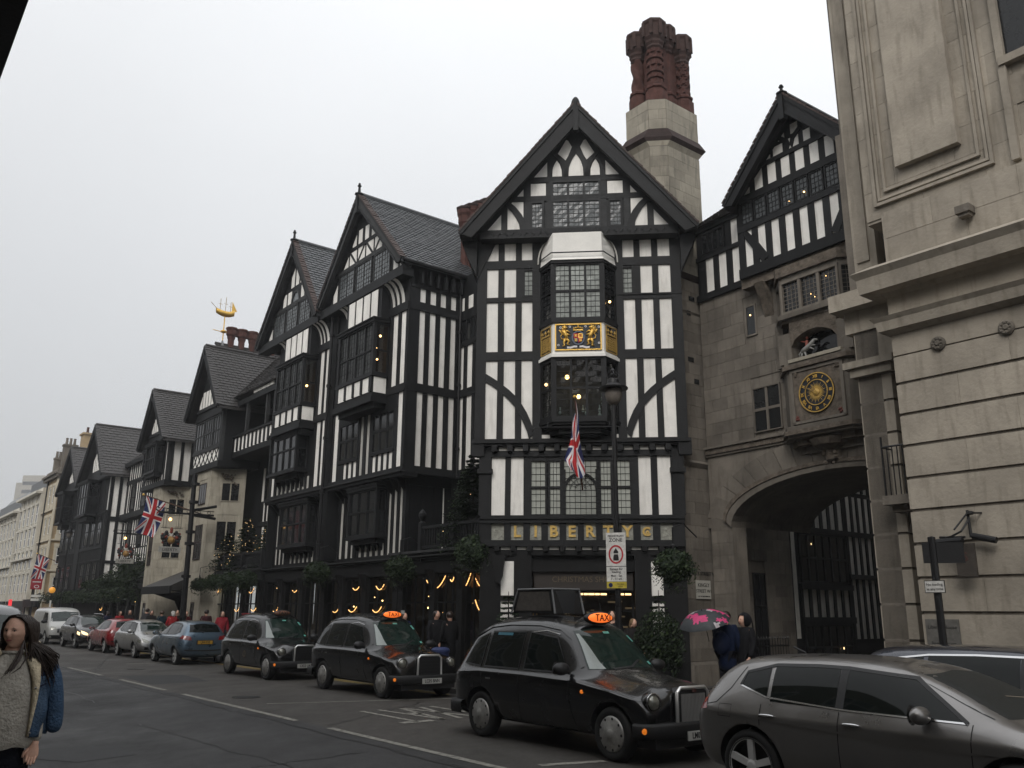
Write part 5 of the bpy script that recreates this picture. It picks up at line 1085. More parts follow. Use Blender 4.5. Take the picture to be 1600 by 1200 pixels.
def side_street():
 """wall of the side street seen through the arch"""
 t = thing('timber_framed_building', W(14.9, 24), 'shaded timbered wall with tall dark windows seen through the archway', 'building')
 F = side(14.9)
 bar('wall', stone, F, 19.0, 21.9, .1, 8.5, -.5, -.01)
 ashlar(F, 19.05, 21.85, .1, 5.8, .32, .6, stone, -.01, .02, .006, hole=[(20.02, 20.62, .1, 3.0)], jit=.003)
 window(F, 20.05, 20.6, .3, 2.95, 2, 3, glass_dark, -.0, .04, .05, .04, fm=iron, name='slit_window')
 bar('wall', timber, F, 21.9, 27.2, .1, 14, -.5, -.01); bar('wall', stone, side(9.0), 19.0, 38, .1, 14, .02, .5)  # timber wall raised and unseen facing wall added to block sky from the passage
 cA = [(22.32 + i * .42, 22.6 + i * .42) for i in range(6)]
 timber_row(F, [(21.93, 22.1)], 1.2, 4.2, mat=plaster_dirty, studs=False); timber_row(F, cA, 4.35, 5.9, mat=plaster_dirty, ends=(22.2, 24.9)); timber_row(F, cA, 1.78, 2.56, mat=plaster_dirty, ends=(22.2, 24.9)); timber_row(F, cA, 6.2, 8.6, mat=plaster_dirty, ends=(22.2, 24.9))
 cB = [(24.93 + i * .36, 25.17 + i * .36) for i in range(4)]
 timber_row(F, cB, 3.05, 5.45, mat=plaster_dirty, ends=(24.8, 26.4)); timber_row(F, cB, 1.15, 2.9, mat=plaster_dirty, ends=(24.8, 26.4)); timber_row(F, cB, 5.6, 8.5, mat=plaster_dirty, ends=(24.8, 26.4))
 rail(F, 22.2, 27, 4.2, 4.35, .08); rail(F, 22.2, 24.9, 2.56, 2.72, .1); rail(F, 22.2, 24.9, 1.6, 1.78, .1); rail(F, 24.8, 27, 2.9, 3.05, .09); rail(F, 22.2, 27, 5.9, 6.1, .1)
 window(F, 22.3, 24.75, 2.74, 4.18, 6, 2, glass_dark, 0, .06, .06, .06); window(F, 22.3, 24.75, .3, 1.58, 6, 2, glass_dark, 0, .06, .06, .06)
 m = MB(); m.ball(F.p(22.85, 3.86, .08), .016, n=6, m=4, sz=2); m.ball(F.p(24.1, .9, .08), .02, n=6, m=4, sz=2); m.build('lamp_glint', warm2, t)
 t2 = thing('stone_building', W(12, 29), 'distant stone house closing the side street beyond the archway', 'building')
 F2 = side(15.2); bar('wall', stone_cl, F2, 27.2, 34, .1, 12, -.5, 0)
 ashlar(F2, 27.25, 33.8, .1, 8, .5, .9, stone_cl, 0, .03, .01); window(F2, 28.2, 29.2, 2.6, 4.2, 2, 2, glass_dark, .03, .06, .05, .06, fm=stone)
 bar('wall', stone_cl, row(40), 2, 22, .1, 17, -1, 0)  # end wall raised out of view to keep skylight off the passage
 for i in range(4): window(row(40), 8 + i * 2.2, 9.2 + i * 2.2, 3, 5, 2, 2, glass_dark, 0, .06, .05, .06, fm=stone)
 t3 = thing('iron_railing', W(14.6, 20.1, .12), 'black spiked iron railing beside the slit window at the archway', 'railing')
 F3 = side(14.55)
 m = MB(); m.box(F3, 19.3, 21.0, 1.02, 1.06, -.02, .02); m.box(F3, 19.3, 21.0, .25, .29, -.02, .02); m.build('rail', iron, t3)
 for i in range(15):
  m = MB(); u = 19.33 + i * .118; m.tube([F3.p(u, .12, 0), F3.p(u, 1.2, 0)], .011, n=5); m.lathe(F3.p(u, 1.2, 0), [(.011, 0), (.022, .03), (.001, .1)], n=5); m.build('bar', iron, t3)
 m = MB(); pts = [F3.p(18.75 + .3 * (1 - cos(a)), 1.4 + .55 * sin(a) if True else 0, .1) for a in [pi * i / 12 for i in range(13)]]; m.tube(pts, .018, n=6); m.tube([F3.p(19.35, 1.4, .1), F3.p(19.35, .12, .1)], .018, n=6); m.tube([F3.p(18.75, 1.4, .1), F3.p(18.75, .12, .1)], .018, n=6)
 m.build('hoop', iron, t3)
# ================================================================== RIGHT STONE BUILDING
def right_building():
 t = thing('stone_building', W(5, 15), 'large pale stone corner building with banded ashlar at the right edge', 'building')
 B = 15.0; F = row(B); A1 = 7.7
 bar('wall', stone_lt, F, -16, A1 - .04, .1, 9.3, -3, -.05)
 z = .12; zs = [.12, .75] + [.75 + .575 * i for i in range(1, 11)]   # joints .12.. 6.5
 zs = [0.12, .745, 1.32, 1.895, 2.475, 3.055, 3.635, 4.21, 4.79, 5.365, 5.945, 6.48]
 for j in range(len(zs) - 1):
  xs = [A1]; u = A1 - (1.1 if j % 2 else 2.0)
  while u > -4: xs.append(u); u -= ru(1.5, 2.1)
  xs.append(-4)
  for a, b in zip(xs[1:], xs[:-1]):
   bar('stone_block', stone_lt, F, a + .002, b - .002, zs[j] + .028, zs[j + 1] - .028, -.05, .0 + ru(-.002, .002))
 bar('wall_core', stone, F, -4, A1 - .02, .1, 6.5, -.2, -.035)
 E_ = Frame(W(A1, B), N, S)
 for j in range(len(zs) - 1): bar('stone_block', stone_lt, E_, -.0, .5, zs[j] + .028, zs[j + 1] - .028, -.04, .0)
 bar('frieze', stone_lt, F, -16, A1, 6.48, 6.9, -.3, .0)
 def corn(z0, z1, e0, e1, mat=stone_lt):
  m = MB(); a = [(-16, -.4), (A1 + e0, -.4), (A1 + e0, e0), (-16, e0)]; b = [(-16, -.4), (A1 + e1, -.4), (A1 + e1, e1), (-16, e1)]
  m.add([F.p(u, z0, d) for u, d in a] + [F.p(u, z1, d) for u, d in b], [(0, 1, 2, 3), (7, 6, 5, 4)] + [(i, (i + 1) % 4, 4 + (i + 1) % 4, 4 + i) for i in range(4)]); m.build('cornice', mat, t)
 corn(6.88, 6.95, .02, .12); corn(6.95, 7.12, .16, .2); corn(7.12, 7.2, .2, .26); corn(7.2, 7.62, .0, .0); corn(7.62, 7.7, .02, .08); corn(7.7, 7.98, .35, .38); corn(7.98, 8.1, .38, .46); corn(8.1, 8.25, .46, .2)
 for u in (6.85, 5.7, 4.5, 3.3):
  m = MB(); c = F.p(u, 6.52, .0); m.lathe(c, [(.13, 0), (.13, .04), (.1, .07), (.06, .05), (.035, .08), (.001, .08)], F.n, 20)
  for k in range(8): a = k * pi / 4; m.ball(c + F.u * .08 * cos(a) + Z * .08 * sin(a) + F.n * .05, .03, n=6, m=4)
  m.build('rosette', stone, t)
 bar('attic_course', stone_lt, F, -16, A1 - .1, 8.25, 9.35, -.6, -.05)
 for i in range(8):
  for j in range(2): bar('stone_block', stone_lt, F, A1 - .1 - (i + 1) * 1.5 + .003 + j * .6, A1 - .1 - i * 1.5 - .003 + j * .6 if i or not j else A1 - .1, 8.27 + j * .55, 8.81 + j * .55, -.06, -.04)
 U = row(15.25)
 bar('upper_wall', stone_lt, U, -16, 8.05, 9.3, 20, -2, 0)
 for j in range(17):
  for i in range(4):
   a = 8.05 - (i + 1) * 1.15 + (.5 if j % 2 else 0); b = min(8.05, a + 1.15)
   if a > 8.05 - .3: continue
   bar('stone_block', stone_lt, U, max(a, 5.5) + .003, b - .003, 9.36 + j * .6, 9.36 + (j + 1) * .6 - .006, 0, .02)
 P0_, P1_ = 6.0, 7.42
 def frame_(e, w, d0, d1, zb, nm='panel_moulding', mat=stone_lt):
  a, b = P0_ - e, P1_ + e
  bar(nm, mat, U, b - w, b, zb, 20, d0, d1); bar(nm, mat, U, a, a + w, zb, 20, d0, d1); bar(nm, mat, U, a + w, b - w, zb, zb + w, d0, d1 - .003)
 frame_(.42, .06, .02, .09, 9.6); frame_(.34, .05, .02, .07, 9.7); frame_(.2, .05, .02, .08, 9.85)
 bar('raised_panel', stone_lt, U, P0_ + .1, P1_ - .12, 10.22, 20, .02, .17)
 window(U, 3.3, 5.15, 11.6, 16.0, 4, 5, glass_dark, -.2, .07, .05, .1, fm=iron); bar('window_reveal', glass_dark, U, 3.2, 5.2, 11.55, 16.0, -.21, .022)
 m = MB(); m.box(U, 5.15, 5.28, 9.5, 20, .02, .12); m.box(U, 3.1, 5.25, 11.35, 11.5, .02, .16); m.box(U, 3.4, 4.9, 10.0, 11.1, .02, .07); m.build('window_surround', stone_lt, t)
 m = MB(); m.box(F, 5.95, 6.2, 8.72, 8.86, -.04, .2); m.box(F, 5.98, 6.17, 8.66, 8.72, .0, .16); m.build('floodlight', stone, t)
 Q = row(16.0); bar('wall', stone, Q, 7.5, 9.0, .1, 20, -2.4, -.25)
 for (z0, z1) in ((.12, 3.35),): bar('doorway', glass_dark, Q, 7.6, 8.28, z0, z1, -.25, -.2)
 bar('door_lintel', stone, Q, 7.5, 8.3, 3.35, 3.9, -.25, -.05)
 window(Q, 7.62, 8.2, 4.4, 6.45, 2, 4, glass_dark, -.22, .05, .04, .06, fm=iron)
 m = MB(); m.box(Q, 7.45, 8.5, 3.85, 4.02, -.2, .45); m.box(Q, 7.55, 8.4, 3.72, 3.85, -.2, .3); m.build('balcony_slab', stone, t)
 m = MB()
 for i in range(9): m.tube([Q.p(7.55 + i * .1, 4.02, .38), Q.p(7.55 + i * .1, 4.95, .38)], .012, n=5)
 m.tube([Q.p(7.5, 4.95, .38), Q.p(8.45, 4.95, .38)], .02, n=5); m.tube([Q.p(8.45, 4.95, .38), Q.p(8.45, 4.95, -.1)], .02, n=5); m.tube([Q.p(8.45, 4.02, .38), Q.p(8.45, 5.15, .38)], .02, n=5)
 m.build('balcony_railing', iron, t)
 zp = [.12, .75, 1.4, 2.05, 2.7, 3.35, 4.0, 4.65, 5.3, 5.95, 6.5]
 for j in range(len(zp) - 1): bar('pier_block', stone_lt, Q, 8.3, 9.0, zp[j] + .025, zp[j + 1] - .025, -.4, .0)
 bar('pier_core', stone, Q, 8.32, 8.98, .1, 6.6, -.4, -.03)
 bar('pier_cap', stone_lt, Q, 8.22, 9.1, 6.5, 6.68, -.4, .12); bar('pier_cap', stone_lt, Q, 8.14, 9.2, 6.68, 6.82, -.4, .2)
 bar('frieze', stone_lt, Q, 7.5, 9.0, 6.82, 7.45, -.4, .0)
 bar('cornice', stone_lt, Q, 7.5, 9.3, 7.9, 8.25, -.4, .35); bar('cornice', stone_lt, Q, 7.5, 9.15, 7.45, 7.9, -.4, .05)
 bar('upper_pier', stone_lt, Q, 8.3, 8.8, 8.2, 20, -.8, .05); bar('upper_pier', stone_lt, Q, 8.45, 8.72, 8.9, 20, .05, .09); bar('upper_wall', stone_lt, Q, 7.4, 8.9, 8.2, 20, -2.4, -.3)
 for z0, z1 in ((8.9, 11.3), (12.6, 16.5)):
  window(Q, 7.55, 8.28, z0, z1, 2, 4, glass_dark, -.29, .05, .04, .06, fm=iron)
  m = MB(); m.box(Q, 7.5, 8.3, z1 + .3, z1 + .45, -.3, .05); m.box(Q, 7.6, 8.25, z1 + .6, z1 + 1.1, -.3, -.22); m.build('spandrel_panel', stone_lt, t)
 bar('wall', stone, side(9.0), 16.0, 19.0, .1, 12, .02, .5)
 return t
# ================================================================== LEFT PART OF THE STREET
def gallery():
 t = thing('timber_gallery', W(37, 14.2), 'open timber loggia with studded parapet above a shadowed recess, left of the twin gabled range', 'building')
 F = row(14.2)
 bar('parapet_beam', timber, F, 34.35, 40.0, 8.62, 8.86, -2.2, .06); rail(F, 34.35, 40.0, 9.54, 9.64, .09); bar('parapet_backing', timber, F, 34.35, 40.0, 8.86, 9.54, -.2, 0)
 timber_row(F, cells(34.4, 39.85, 12, .17), 8.9, 9.52, ends=(34.35, 40.0))
 for u in (34.5, 35.35, 37.6, 39.9): bar('loggia_post', timber_old, F, u - .07, u + .07, 9.64, 11.05, -.1, .04)
 bar('eaves_beam', timber, F, 34.3, 40.0, 11.0, 11.25, -.4, .1); timber_row(F, cells(34.5, 36.9, 5, .1), 11.3, 11.42, ends=(34.3, 37), dp=.1)
 bar('loggia_ceiling', timber, F, 34.3, 40, 11.2, 11.3, -2.3, -.3); bar('loggia_back_wall', timber, F, 34.3, 40, 8.6, 11.4, -2.4, -2.1)
 window(Frame(F.P, F.u, F.n), 35.4, 37.4, 9.2, 10.8, 5, 1, glass_dark, -2.09, .06, .05, .05); bar('plaster_panel', plaster_dirty, F, 38.2, 38.7, 9.2, 10.9, -2.1, -2.07)
 B2 = row(15.5)
 bar('recess_wall', timber, B2, 34.3, 41, 3.3, 8.7, -.4, 0)
 timber_row(B2, [(36.2, 36.42), (36.62, 36.84), (37.0, 37.2), (37.4, 37.6), (37.8, 38.0)], 5.75, 6.65, ends=(34.6, 38.4), mat=plaster); window(B2, 36.3, 37.9, 6.7, 8.1, 4, 2, glass_dark, 0, .06, .06, .06)
 timber_row(B2, [(38.1, 38.3)], 5.75, 8.2, studs=False); rail(B2, 34.4, 38.4, 5.55, 5.72, .08); timber_row(B2, [(36.3, 36.52), (36.7, 36.9), (37.8, 38.0)], 3.9, 5.5, studs=False)
 slates('roof_tiles', tile_brown, W(34.3, 14.0, 11.45), W(41, 14.0, 11.45), W(34.3, 17.0, 14.6), W(41, 17.0, 14.6), .28, .19, t)
 m = MB(); m.add([W(34.3, 14.0, 11.43), W(41, 14.0, 11.43), W(41, 17, 14.58), W(34.3, 17, 14.58), W(34.3, 17, 11.3), W(41, 17, 11.3)], [(0, 1, 2, 3), (0, 4, 5, 1), (3, 2, 5, 4), (0, 3, 4), (1, 5, 2)]); m.build('roof', tile_brown, t)
 bar('balcony_floor', timber, F, 34.3, 40.8, 3.3, 3.56, -1.4, .1); railing(F, 34.4, 40.6, 3.56, 4.22, t, .04, .12, 2.1)
 m = MB(); m.box(F, 40.5, 40.7, 3.3, 4.3, -.05, .13); m.lathe(F.p(40.6, 4.3, .04), [(.1, 0), (.05, .06), (.12, .2), (.1, .3), (.001, .38)], n=8); m.build('newel_post', timber, t)
 bar('recess_side', timber, side(34.32), 14.2, 15.5, 3.5, 8.7, -.02, .02)
 shopfront(34.35, 40.3, 14.2, 3.42, (34.4, 36.3, 38.2, 40.2))
def turret(t, a0, a1, lat=True):
 """stone canted bay: front b=13.6 between a0..a1, canted sides back to b=14.9"""
 B = 13.62; pts = [(a0 - .75, 14.95), (a0, B), (a1, B), (a1 + .75, 14.95)]
 m = MB(); n = 4; m.add([W(a, b, .1) for a, b in pts] + [W(a, b, 8.25) for a, b in pts], [(0, 1, 2, 3), (7, 6, 5, 4)] + [(i, (i + 1) % n, n + (i + 1) % n, n + i) for i in range(n)]); m.build('stone_turret', stone_cl, t)
 Ff = row(B); L = math.hypot(.75, 1.33)
 d = W(a0, B) - W(a0 - .75, 14.95); nn = d.normalized().cross(Z); nn = nn if nn.dot(-S - N * .3) > 0 else -nn; Fc = Frame(W(a0 - .75, 14.95), d, nn)
 w = a1 - a0; cu = (a0 + a1) / 2; hf = [(cu - w * .22, cu + w * .28, 6.62, 7.6), (cu - w * .22, cu + w * .28, 4.1, 5.68), (cu - .25, cu + .2, .5, 2.2)]; hc = [(.25, 1.05, 6.7, 7.55), (.25, 1.15, 4.45, 5.8)]
 ashlar(Ff, a0, a1, .15, 8.2, .42, .6, stone_cl, 0, .02, .007, hole=hf, jit=.003); ashlar(Fc, 0, d.length, .15, 8.2, .42, .6, stone_cl, 0, .02, .007, hole=hc, jit=.003)
 for h in hf[:2]: window(Ff, h[0], h[1], h[2], h[3], 3, 2 if h[3] - h[2] > 1.2 else 1, glass_dark, .0, .04, .05, .04, fm=brick_dark)
 window(Ff, hf[2][0], hf[2][1], hf[2][2], hf[2][3], 1, 1, glass_dark, .0, .05, .05, .04, fm=brick_dark)
 for h in hc: window(Fc, h[0], h[1], h[2], h[3], 2, 1, glass_dark, .0, .03, .06, .04, fm=stone_cl)
 return Ff, Fc
def gable_tower(label, a0, a1, uA, zA, zb, tz, lattice, t_a0, t_a1, sidew, lampwin=False, zstone=8.25, canopy=False):
 t = thing('gabled_bay_tower', W((a0 + a1) / 2, 13.6), label, 'building'); F = row(13.6)
 Ff, Fc = turret(t, t_a0, t_a1)
 bar('wall', timber, F, a0, a1, zstone, zb, -2.4, 0); bar('bressummer', timber, F, a0 - .12, a1 + .12, zstone - .05, zstone + .22, -1.5, .12)
 bar('corner_post', timber_old, F, a0 - .02, a0 + .14, zstone + .2, zb, -.14, .04)
 if lattice:
  bar('lattice_panel', plaster, F, a0 + .15, a1 - .12, 8.52, 9.1, 0, .015)
  n = 6; w = (a1 - a0 - .27) / n
  for i in range(n):
   x = a0 + .15 + i * w
   for s in (0, 1):
    p = [(x, 8.52), (x + .07, 8.52), (x + w, 9.1), (x + w - .07, 9.1)]
    if s: p = [(2 * x + w - q, z) for q, z in p][::-1]
    prism('lattice_brace', timber, F, p, .014 + s * .003, .04 + s * .003)
  rail(F, a0, a1, 9.1, 9.26, .07, mat=timber_old)
  window(F, a0 + .15, a0 + 1.1, 9.26, 10.7, 3, 2, glass_dark, 0, .05, .06, .06, fm=timber_old); window(F, a0 + 1.15, a0 + 2.35, 9.26, 10.7, 4, 2, glass_dark, 0, .05, .06, .06, fm=timber_old); window(F, a0 + 2.4, a1 - .1, 9.26, 10.7, 3, 2, glass_dark, 0, .05, .06, .06, fm=timber_old)
 else:
  bar('plaster_panel', plaster, F, a0 + .16, a0 + .32, 8.5, 10.5, 0, .015)
  bay(t, a0 + .75, a0 + 2.5, 9.0, 10.45, 13.6, .45, 4, gm=glass_dark, rz=[9.75]); bar('bay_base', timber, row(13.2), a0 + .8, a0 + 2.4, 8.72, 8.92, -.4, 0)
  bay(t, a0 + 2.7, a1 - .1, 9.0, 10.3, 13.6, .25, 2, gm=glass_dark, rz=[9.7])
  timber_row(F, cells(a0 + .35, a1 - .1, 9, .14), 8.42, 8.8, ends=(a0 + .3, a1 - .05))
 Sd = side(a0)
 if sidew: timber_row(Sd, [(13.86, 14.22), (14.38, 14.75)], 8.35, 10.6, ends=(13.7, 14.95)); rail(Sd, 13.6, 15.0, 8.2, 8.36, .08); rail(Sd, 13.6, 15, 10.6, zb, .07)
 G = row(13.5); zz = 10.75
 prism('gable_wall', timber, G, [(a0, zz), (a1, zz), (uA, zA - .4)], -.2, -.02)
 gb = (a0 + .05, a1 - .05, zb - .1, uA, zA - 1.0)
 for c in cells(uA - 1.25, uA + 1.25, 6, .12): gpanel(plaster, G, c[0], c[1], 11.35, 12.15, gb, d0=-.021, d1=.0)
 rail(G, a0 + .3, a1 - .3, 11.15, 11.32, .05);
 gable_roof(Frame(row(13.1).P, S, -N), a0 - .45, a1 + .45, zb, zb, uA, zA, 0, -3.6, tile_brown, edge=timber, bb=.34, finial=0, cw=.3, ch=.19, fmat=tile_brown)
 m = MB()   # carved corbel on the canted face
 for i in range(26): k = rnd(); m.ball(Fc.p(.35 + .8 * k, 8.0 - .55 * (1 - k) * rnd() - .05, .06 + .1 * k), ru(.03, .07), n=6, m=4)
 m.build('carved_corbel', carved, t, kind='stuff')
 return t
def left_street():
 gallery()
 t = gable_tower('stone tower with latticed timber panel and steep gable beside the open loggia', 38.95, 42.6, 41.0, 14.35, 10.95, 0, True, 39.75, 41.7, False)
 t2 = gable_tower('stone turret with boxed timber window and tall gable above the shop entrance canopy', 46.75, 50.6, 49.2, 13.75, 10.6, 0, False, 47.5, 48.75, True)
 t3 = thing('entrance_building', W(45, 14.9), 'cream stone entrance front between the two turrets with a sloping lead canopy over the door', 'building')
 F = row(14.9); bar('wall', stone_cl, F, 42.3, 47.2, .1, 8.1, -.4, 0);
 ashlar(F, 42.6, 46.8, 3.6, 8.0, .42, .7, stone_cl, 0, .02, .008, hole=[(44.0, 45.4, 4.0, 7.4)]); window(F, 44.0, 45.4, 4.0, 5.4, 2, 1, glass_dark, 0, .05, .07, .06, fm=stone_cl); window(F, 44.0, 45.4, 5.9, 7.4, 2, 1, glass_dark, 0, .05, .07, .06, fm=stone_cl)
 bar('roof', tile_brown, F, 42.2, 47.2, 8.1, 9.6, -2, -.3)
 m = MB(); P_ = [W(42.2, 13.0, 2.95), W(46.6, 13.0, 2.95), W(46.0, 14.9, 3.85), W(42.4, 14.9, 3.85), W(42.2, 13.0, 2.75), W(46.6, 13.0, 2.75), W(46.0, 14.9, 2.75), W(42.4, 14.9, 2.75)]
 m.add(P_, [(0, 1, 2, 3), (4, 7, 6, 5), (0, 4, 5, 1), (1, 5, 6, 2), (2, 6, 7, 3), (3, 7, 4, 0)]); m.build('canopy', lead2, t3)
 bar('canopy_fascia', timber, row(13.0), 42.15, 46.65, 2.6, 2.95, -.05, .05)
 for u in (42.4, 46.4): m = MB(); m.prism(Frame(W(u, 14.9), -N, S), [(0, 1.7), (.3, 2.3), (1.6, 2.7), (0, 2.75)], -.06, .06); m.build('canopy_bracket', timber, t3)
 window(F, 43.0, 45.6, .12, 2.5, 4, 1, glass_dark, 0, .08, .1, .06, fm=brick_dark, name='entrance_door')
 t4 = thing('timber_framed_building', W(55, 15.2), 'recessed link of close studded black and white wall between turret and far gabled range', 'building')
 F = row(15.2); bar('wall', timber, F, 50.3, 60.4, 3.2, 11.2, -.4, 0)
 cc = cells(50.5, 60.2, 20, .18)
 timber_row(F, cc, 10.0, 10.95, ends=(50.3, 60.4)); rail(F, 50.3, 60.4, 9.75, 10.0, .08); timber_row(F, [c for i, c in enumerate(cc) if i % 5 not in (1, 2)], 7.9, 9.75, ends=(50.3, 60.4)); timber_row(F, [c for i, c in enumerate(cc) if i % 5 not in (1, 2)], 5.6, 7.3, ends=(50.3, 60.4)); timber_row(F, cc, 4.7, 5.5, ends=(50.3, 60.4))
 rail(F, 50.3, 60.4, 7.45, 7.8, .3); bar('eaves', timber, F, 50, 60.5, 10.95, 11.2, -.3, .3)
 for i in range(4): window(F, cc[i * 5 + 1][0] - .08, cc[i * 5 + 2][1] + .08, 8.0, 9.6, 3, 2, glass_dark, .05, .05, .05, .05); window(F, cc[i * 5 + 1][0] - .08, cc[i * 5 + 2][1] + .08, 5.7, 7.2, 3, 2, glass_dark, .05, .05, .05, .05)
 slates('roof_tiles', tile_brown, W(50, 15.0, 11.2), W(60.5, 15, 11.2), W(50, 18, 14), W(60.5, 18, 14), .35, .25, t4)
 m = MB(); m.add([W(50, 15.0, 11.18), W(60.5, 15.0, 11.18), W(60.5, 18, 13.98), W(50, 18, 13.98), W(50, 18, 11), W(60.5, 18, 11)], [(0, 1, 2, 3), (0, 4, 5, 1), (3, 2, 5, 4), (0, 3, 4), (1, 5, 2)]); m.build('roof', tile_brown, t4)
 shopfront(49.5, 60.4, 14.2, 3.0, tuple(49.6 + i * 1.8 for i in range(7)))
 bar('shop_roof', timber, row(14.2), 49.2, 60.4, 2.98, 3.2, -1.1, .15)
 t5 = thing('timber_framed_building', W(66, 14.2), 'farthest black and white timbered block with two brown tiled gables', 'building')
 F = row(14.2); bar('wall', timber, F, 60.5, 73.4, .1, 10.8, -3, 0); Sd = side(60.5)
 for (z0, z1) in ((7.7, 10.3), (4.9, 7.4), (3.2, 4.7)): timber_row(Sd, [(14.38, 14.7), (14.9, 15.22)], z0, z1, ends=(14.2, 15.4))
 for z in ((7.4, 7.7), (4.7, 4.9), (10.3, 10.6)): rail(Sd, 14.2, 15.5, z[0], z[1], .07)
 for (b0, b1) in ((60.6, 66.7), (68.2, 73.2)):
  k = 11 if b1 - b0 > 5.5 else 9
  cc = cells(b0, b1, k * 2, .14)
  timber_row(F, cc, 5.0, 5.7, ends=(b0, b1)); timber_row(F, [c for i, c in enumerate(cc) if i % 4 == 0], 3.1, 4.9, ends=(b0, b1)); timber_row(F, [c for i, c in enumerate(cc) if i % 3 == 0], 5.9, 8.0, ends=(b0, b1)); timber_row(F, cc[:5], 8.1, 10.3)
  timber_row(F, cc, 2.5, 3.0, ends=(b0, b1))
  bay(t5, b0 + 2.6, b1 - .6, 8.0, 10.2, 14.2, .8, 4, gm=glass_dark, rz=[9.2]); bar('bay_base', timber, row(13.6), b0 + 2.8, b1 - .8, 7.6, 7.9, -.5, 0)
  for i in range(3): c = b0 + .8 + i * 1.7; window(F, c, c + 1.0, 6.0, 7.9, 2, 2, glass_dark, .05, .06, .06, .05); window(F, c, c + 1.0, 3.2, 4.85, 2, 2, glass_dark, .05, .06, .06, .05)
  rail(F, b0, b1, 5.7, 5.9, .1); rail(F, b0, b1, 4.9, 5.0, .1); rail(F, b0, b1, 8.0, 8.12, .12)
 rail(F, 66.8, 68.1, .2, 10.4, .1)
 for (uL, uR, uA, zA, zb) in ((60.0, 67.0, 63.4, 14.15, 10.4), (67.0, 73.8, 70.4, 13.55, 10.3)):
  G = row(13.9); prism('gable_wall', timber, G, [(uL + .3, 10.3), (uR - .3, 10.3), (uA, zA - .4)], -.4, 0)
  for c in cells(uA - 1.5, uA + 1.5, 6, .15): gpanel(plaster, G, c[0], c[1], 11.0, 12.2, (uL + .5, uR - .5, 10.2, uA, zA - 1.1))
  gable_roof(Frame(row(13.4).P, S, -N), uL, uR, zb, zb, uA, zA, 0, -6, tile_brown, edge=timber, bb=.34, finial=0, cw=.4, ch=.28, fmat=tile_brown)
 bar('shop_cornice', timber, F, 60.5, 73.4, 2.3, 2.5, 0, .4)
 victorian(); far_end(); ship_roof()
lead2 = mk('lead_dark', (.03, .029, .028), .55, .2, 4, .2)
tanst = mk('stone_tan', (.36, .27, .16), .85, .15, 1.5, .2, objvar=.06); creamst = mk('stone_cream_paint', (.50, .45, .35), .8, .1, 1.5, .1); whitest = mk('stucco_white', (.55, .525, .46), .8, .12, 1.2, .1, streak=.3, streakcol=(.3, .28, .25))
brown_b = mk('brick_brown', (.10, .07, .055), .85, .15, 1.5, .2)
def victorian():
 t = thing('terrace_building', W(80, 14.5), 'tan Victorian corner building with cream arched windows and tall chimneys', 'building')
 F = row(14.2); E_ = side(77.4)
 bar('wall', tanst, F, 77.4, 82.4, .1, 12.9, -6, 0)
 for f, u0, n, st in ((E_, 14.7, 4, 1.35), (F, 78.1, 3, 1.45)):
  for j, z in enumerate((3.0, 5.3, 7.7, 10.2)):
   for i in range(n):
    u = u0 + i * st
    w = window(f, u, u + .72, z, z + 1.35, 1, 2, glass_dark, .02, .06, .05, .06, fm=white_trim)
    m = MB()
    for (a, b, c, d) in ((u - .2, u - .02, z - .1, z + 1.4), (u + .74, u + .92, z - .1, z + 1.4), (u - .25, u + .97, z - .45, z - .06), (u - .22, u + .94, z + 1.38, z + 1.62)): m.box(f, a, b, c, d, 0, .12)
    m.build('window_surround', creamst, t)
    if j < 3: prism('arch_head', creamst, f, [(u - .02, z + 1.38), (u - .02, z + 1.2), (u + .12, z + 1.36), (u + .6, z + 1.36), (u + .74, z + 1.2), (u + .74, z + 1.38)], .02, .1)
  for z in (2.4, 4.75, 7.15, 9.6): bar('string_course', creamst, f, u0 - .5, u0 + n * st, z, z + .12, 0, .15)
 for f, a, b in ((E_, 14.0, 20), (F, 77.2, 82.4)): bar('cornice', stone, f, a, b, 12.2, 12.45, 0, .3); bar('cornice', stone, f, a, b, 12.45, 12.6, 0, .45); bar('parapet', stone, f, a, b, 12.6, 13.0, 0, .1)
 for k in range(3): bar('corner_pier', creamst, F, 77.3, 77.9, .2, 12.2, .02, .1) if k == 0 else None
 m = MB(); m.tube([F.p(81, .3, .15), F.p(81, 12.2, .15)], .08, n=6); m.build('downpipe', iron, t)
 for (a, b, w, z1) in ((78.6, 16.6, .9, 16.2), (79.2, 15.0, .5, 15.2), (80.6, 14.6, .4, 14.2)):
  m = MB(); fb = Frame(W(a, b), S, -N); m.box(fb, -w * .6, w * .6, 12.8, z1, -w, w); m.box(fb, -w * .75, w * .75, z1 - .15, z1, -w * 1.12, w * 1.12); m.build('chimney', tanst if w > .6 else stone, t)
  m = MB()
  for i in range(3): m.lathe(fb.p(0, z1, -w * .6 + i * w * .6), [(.12, 0), (.1, .5), (.13, .55)], n=8)
  m.build('chimney_pots', brick_red if w > .6 else stone, t)
 bar('shop_fascia', timber, F, 77.4, 82.4, 2.0, 2.6, .02, .5)
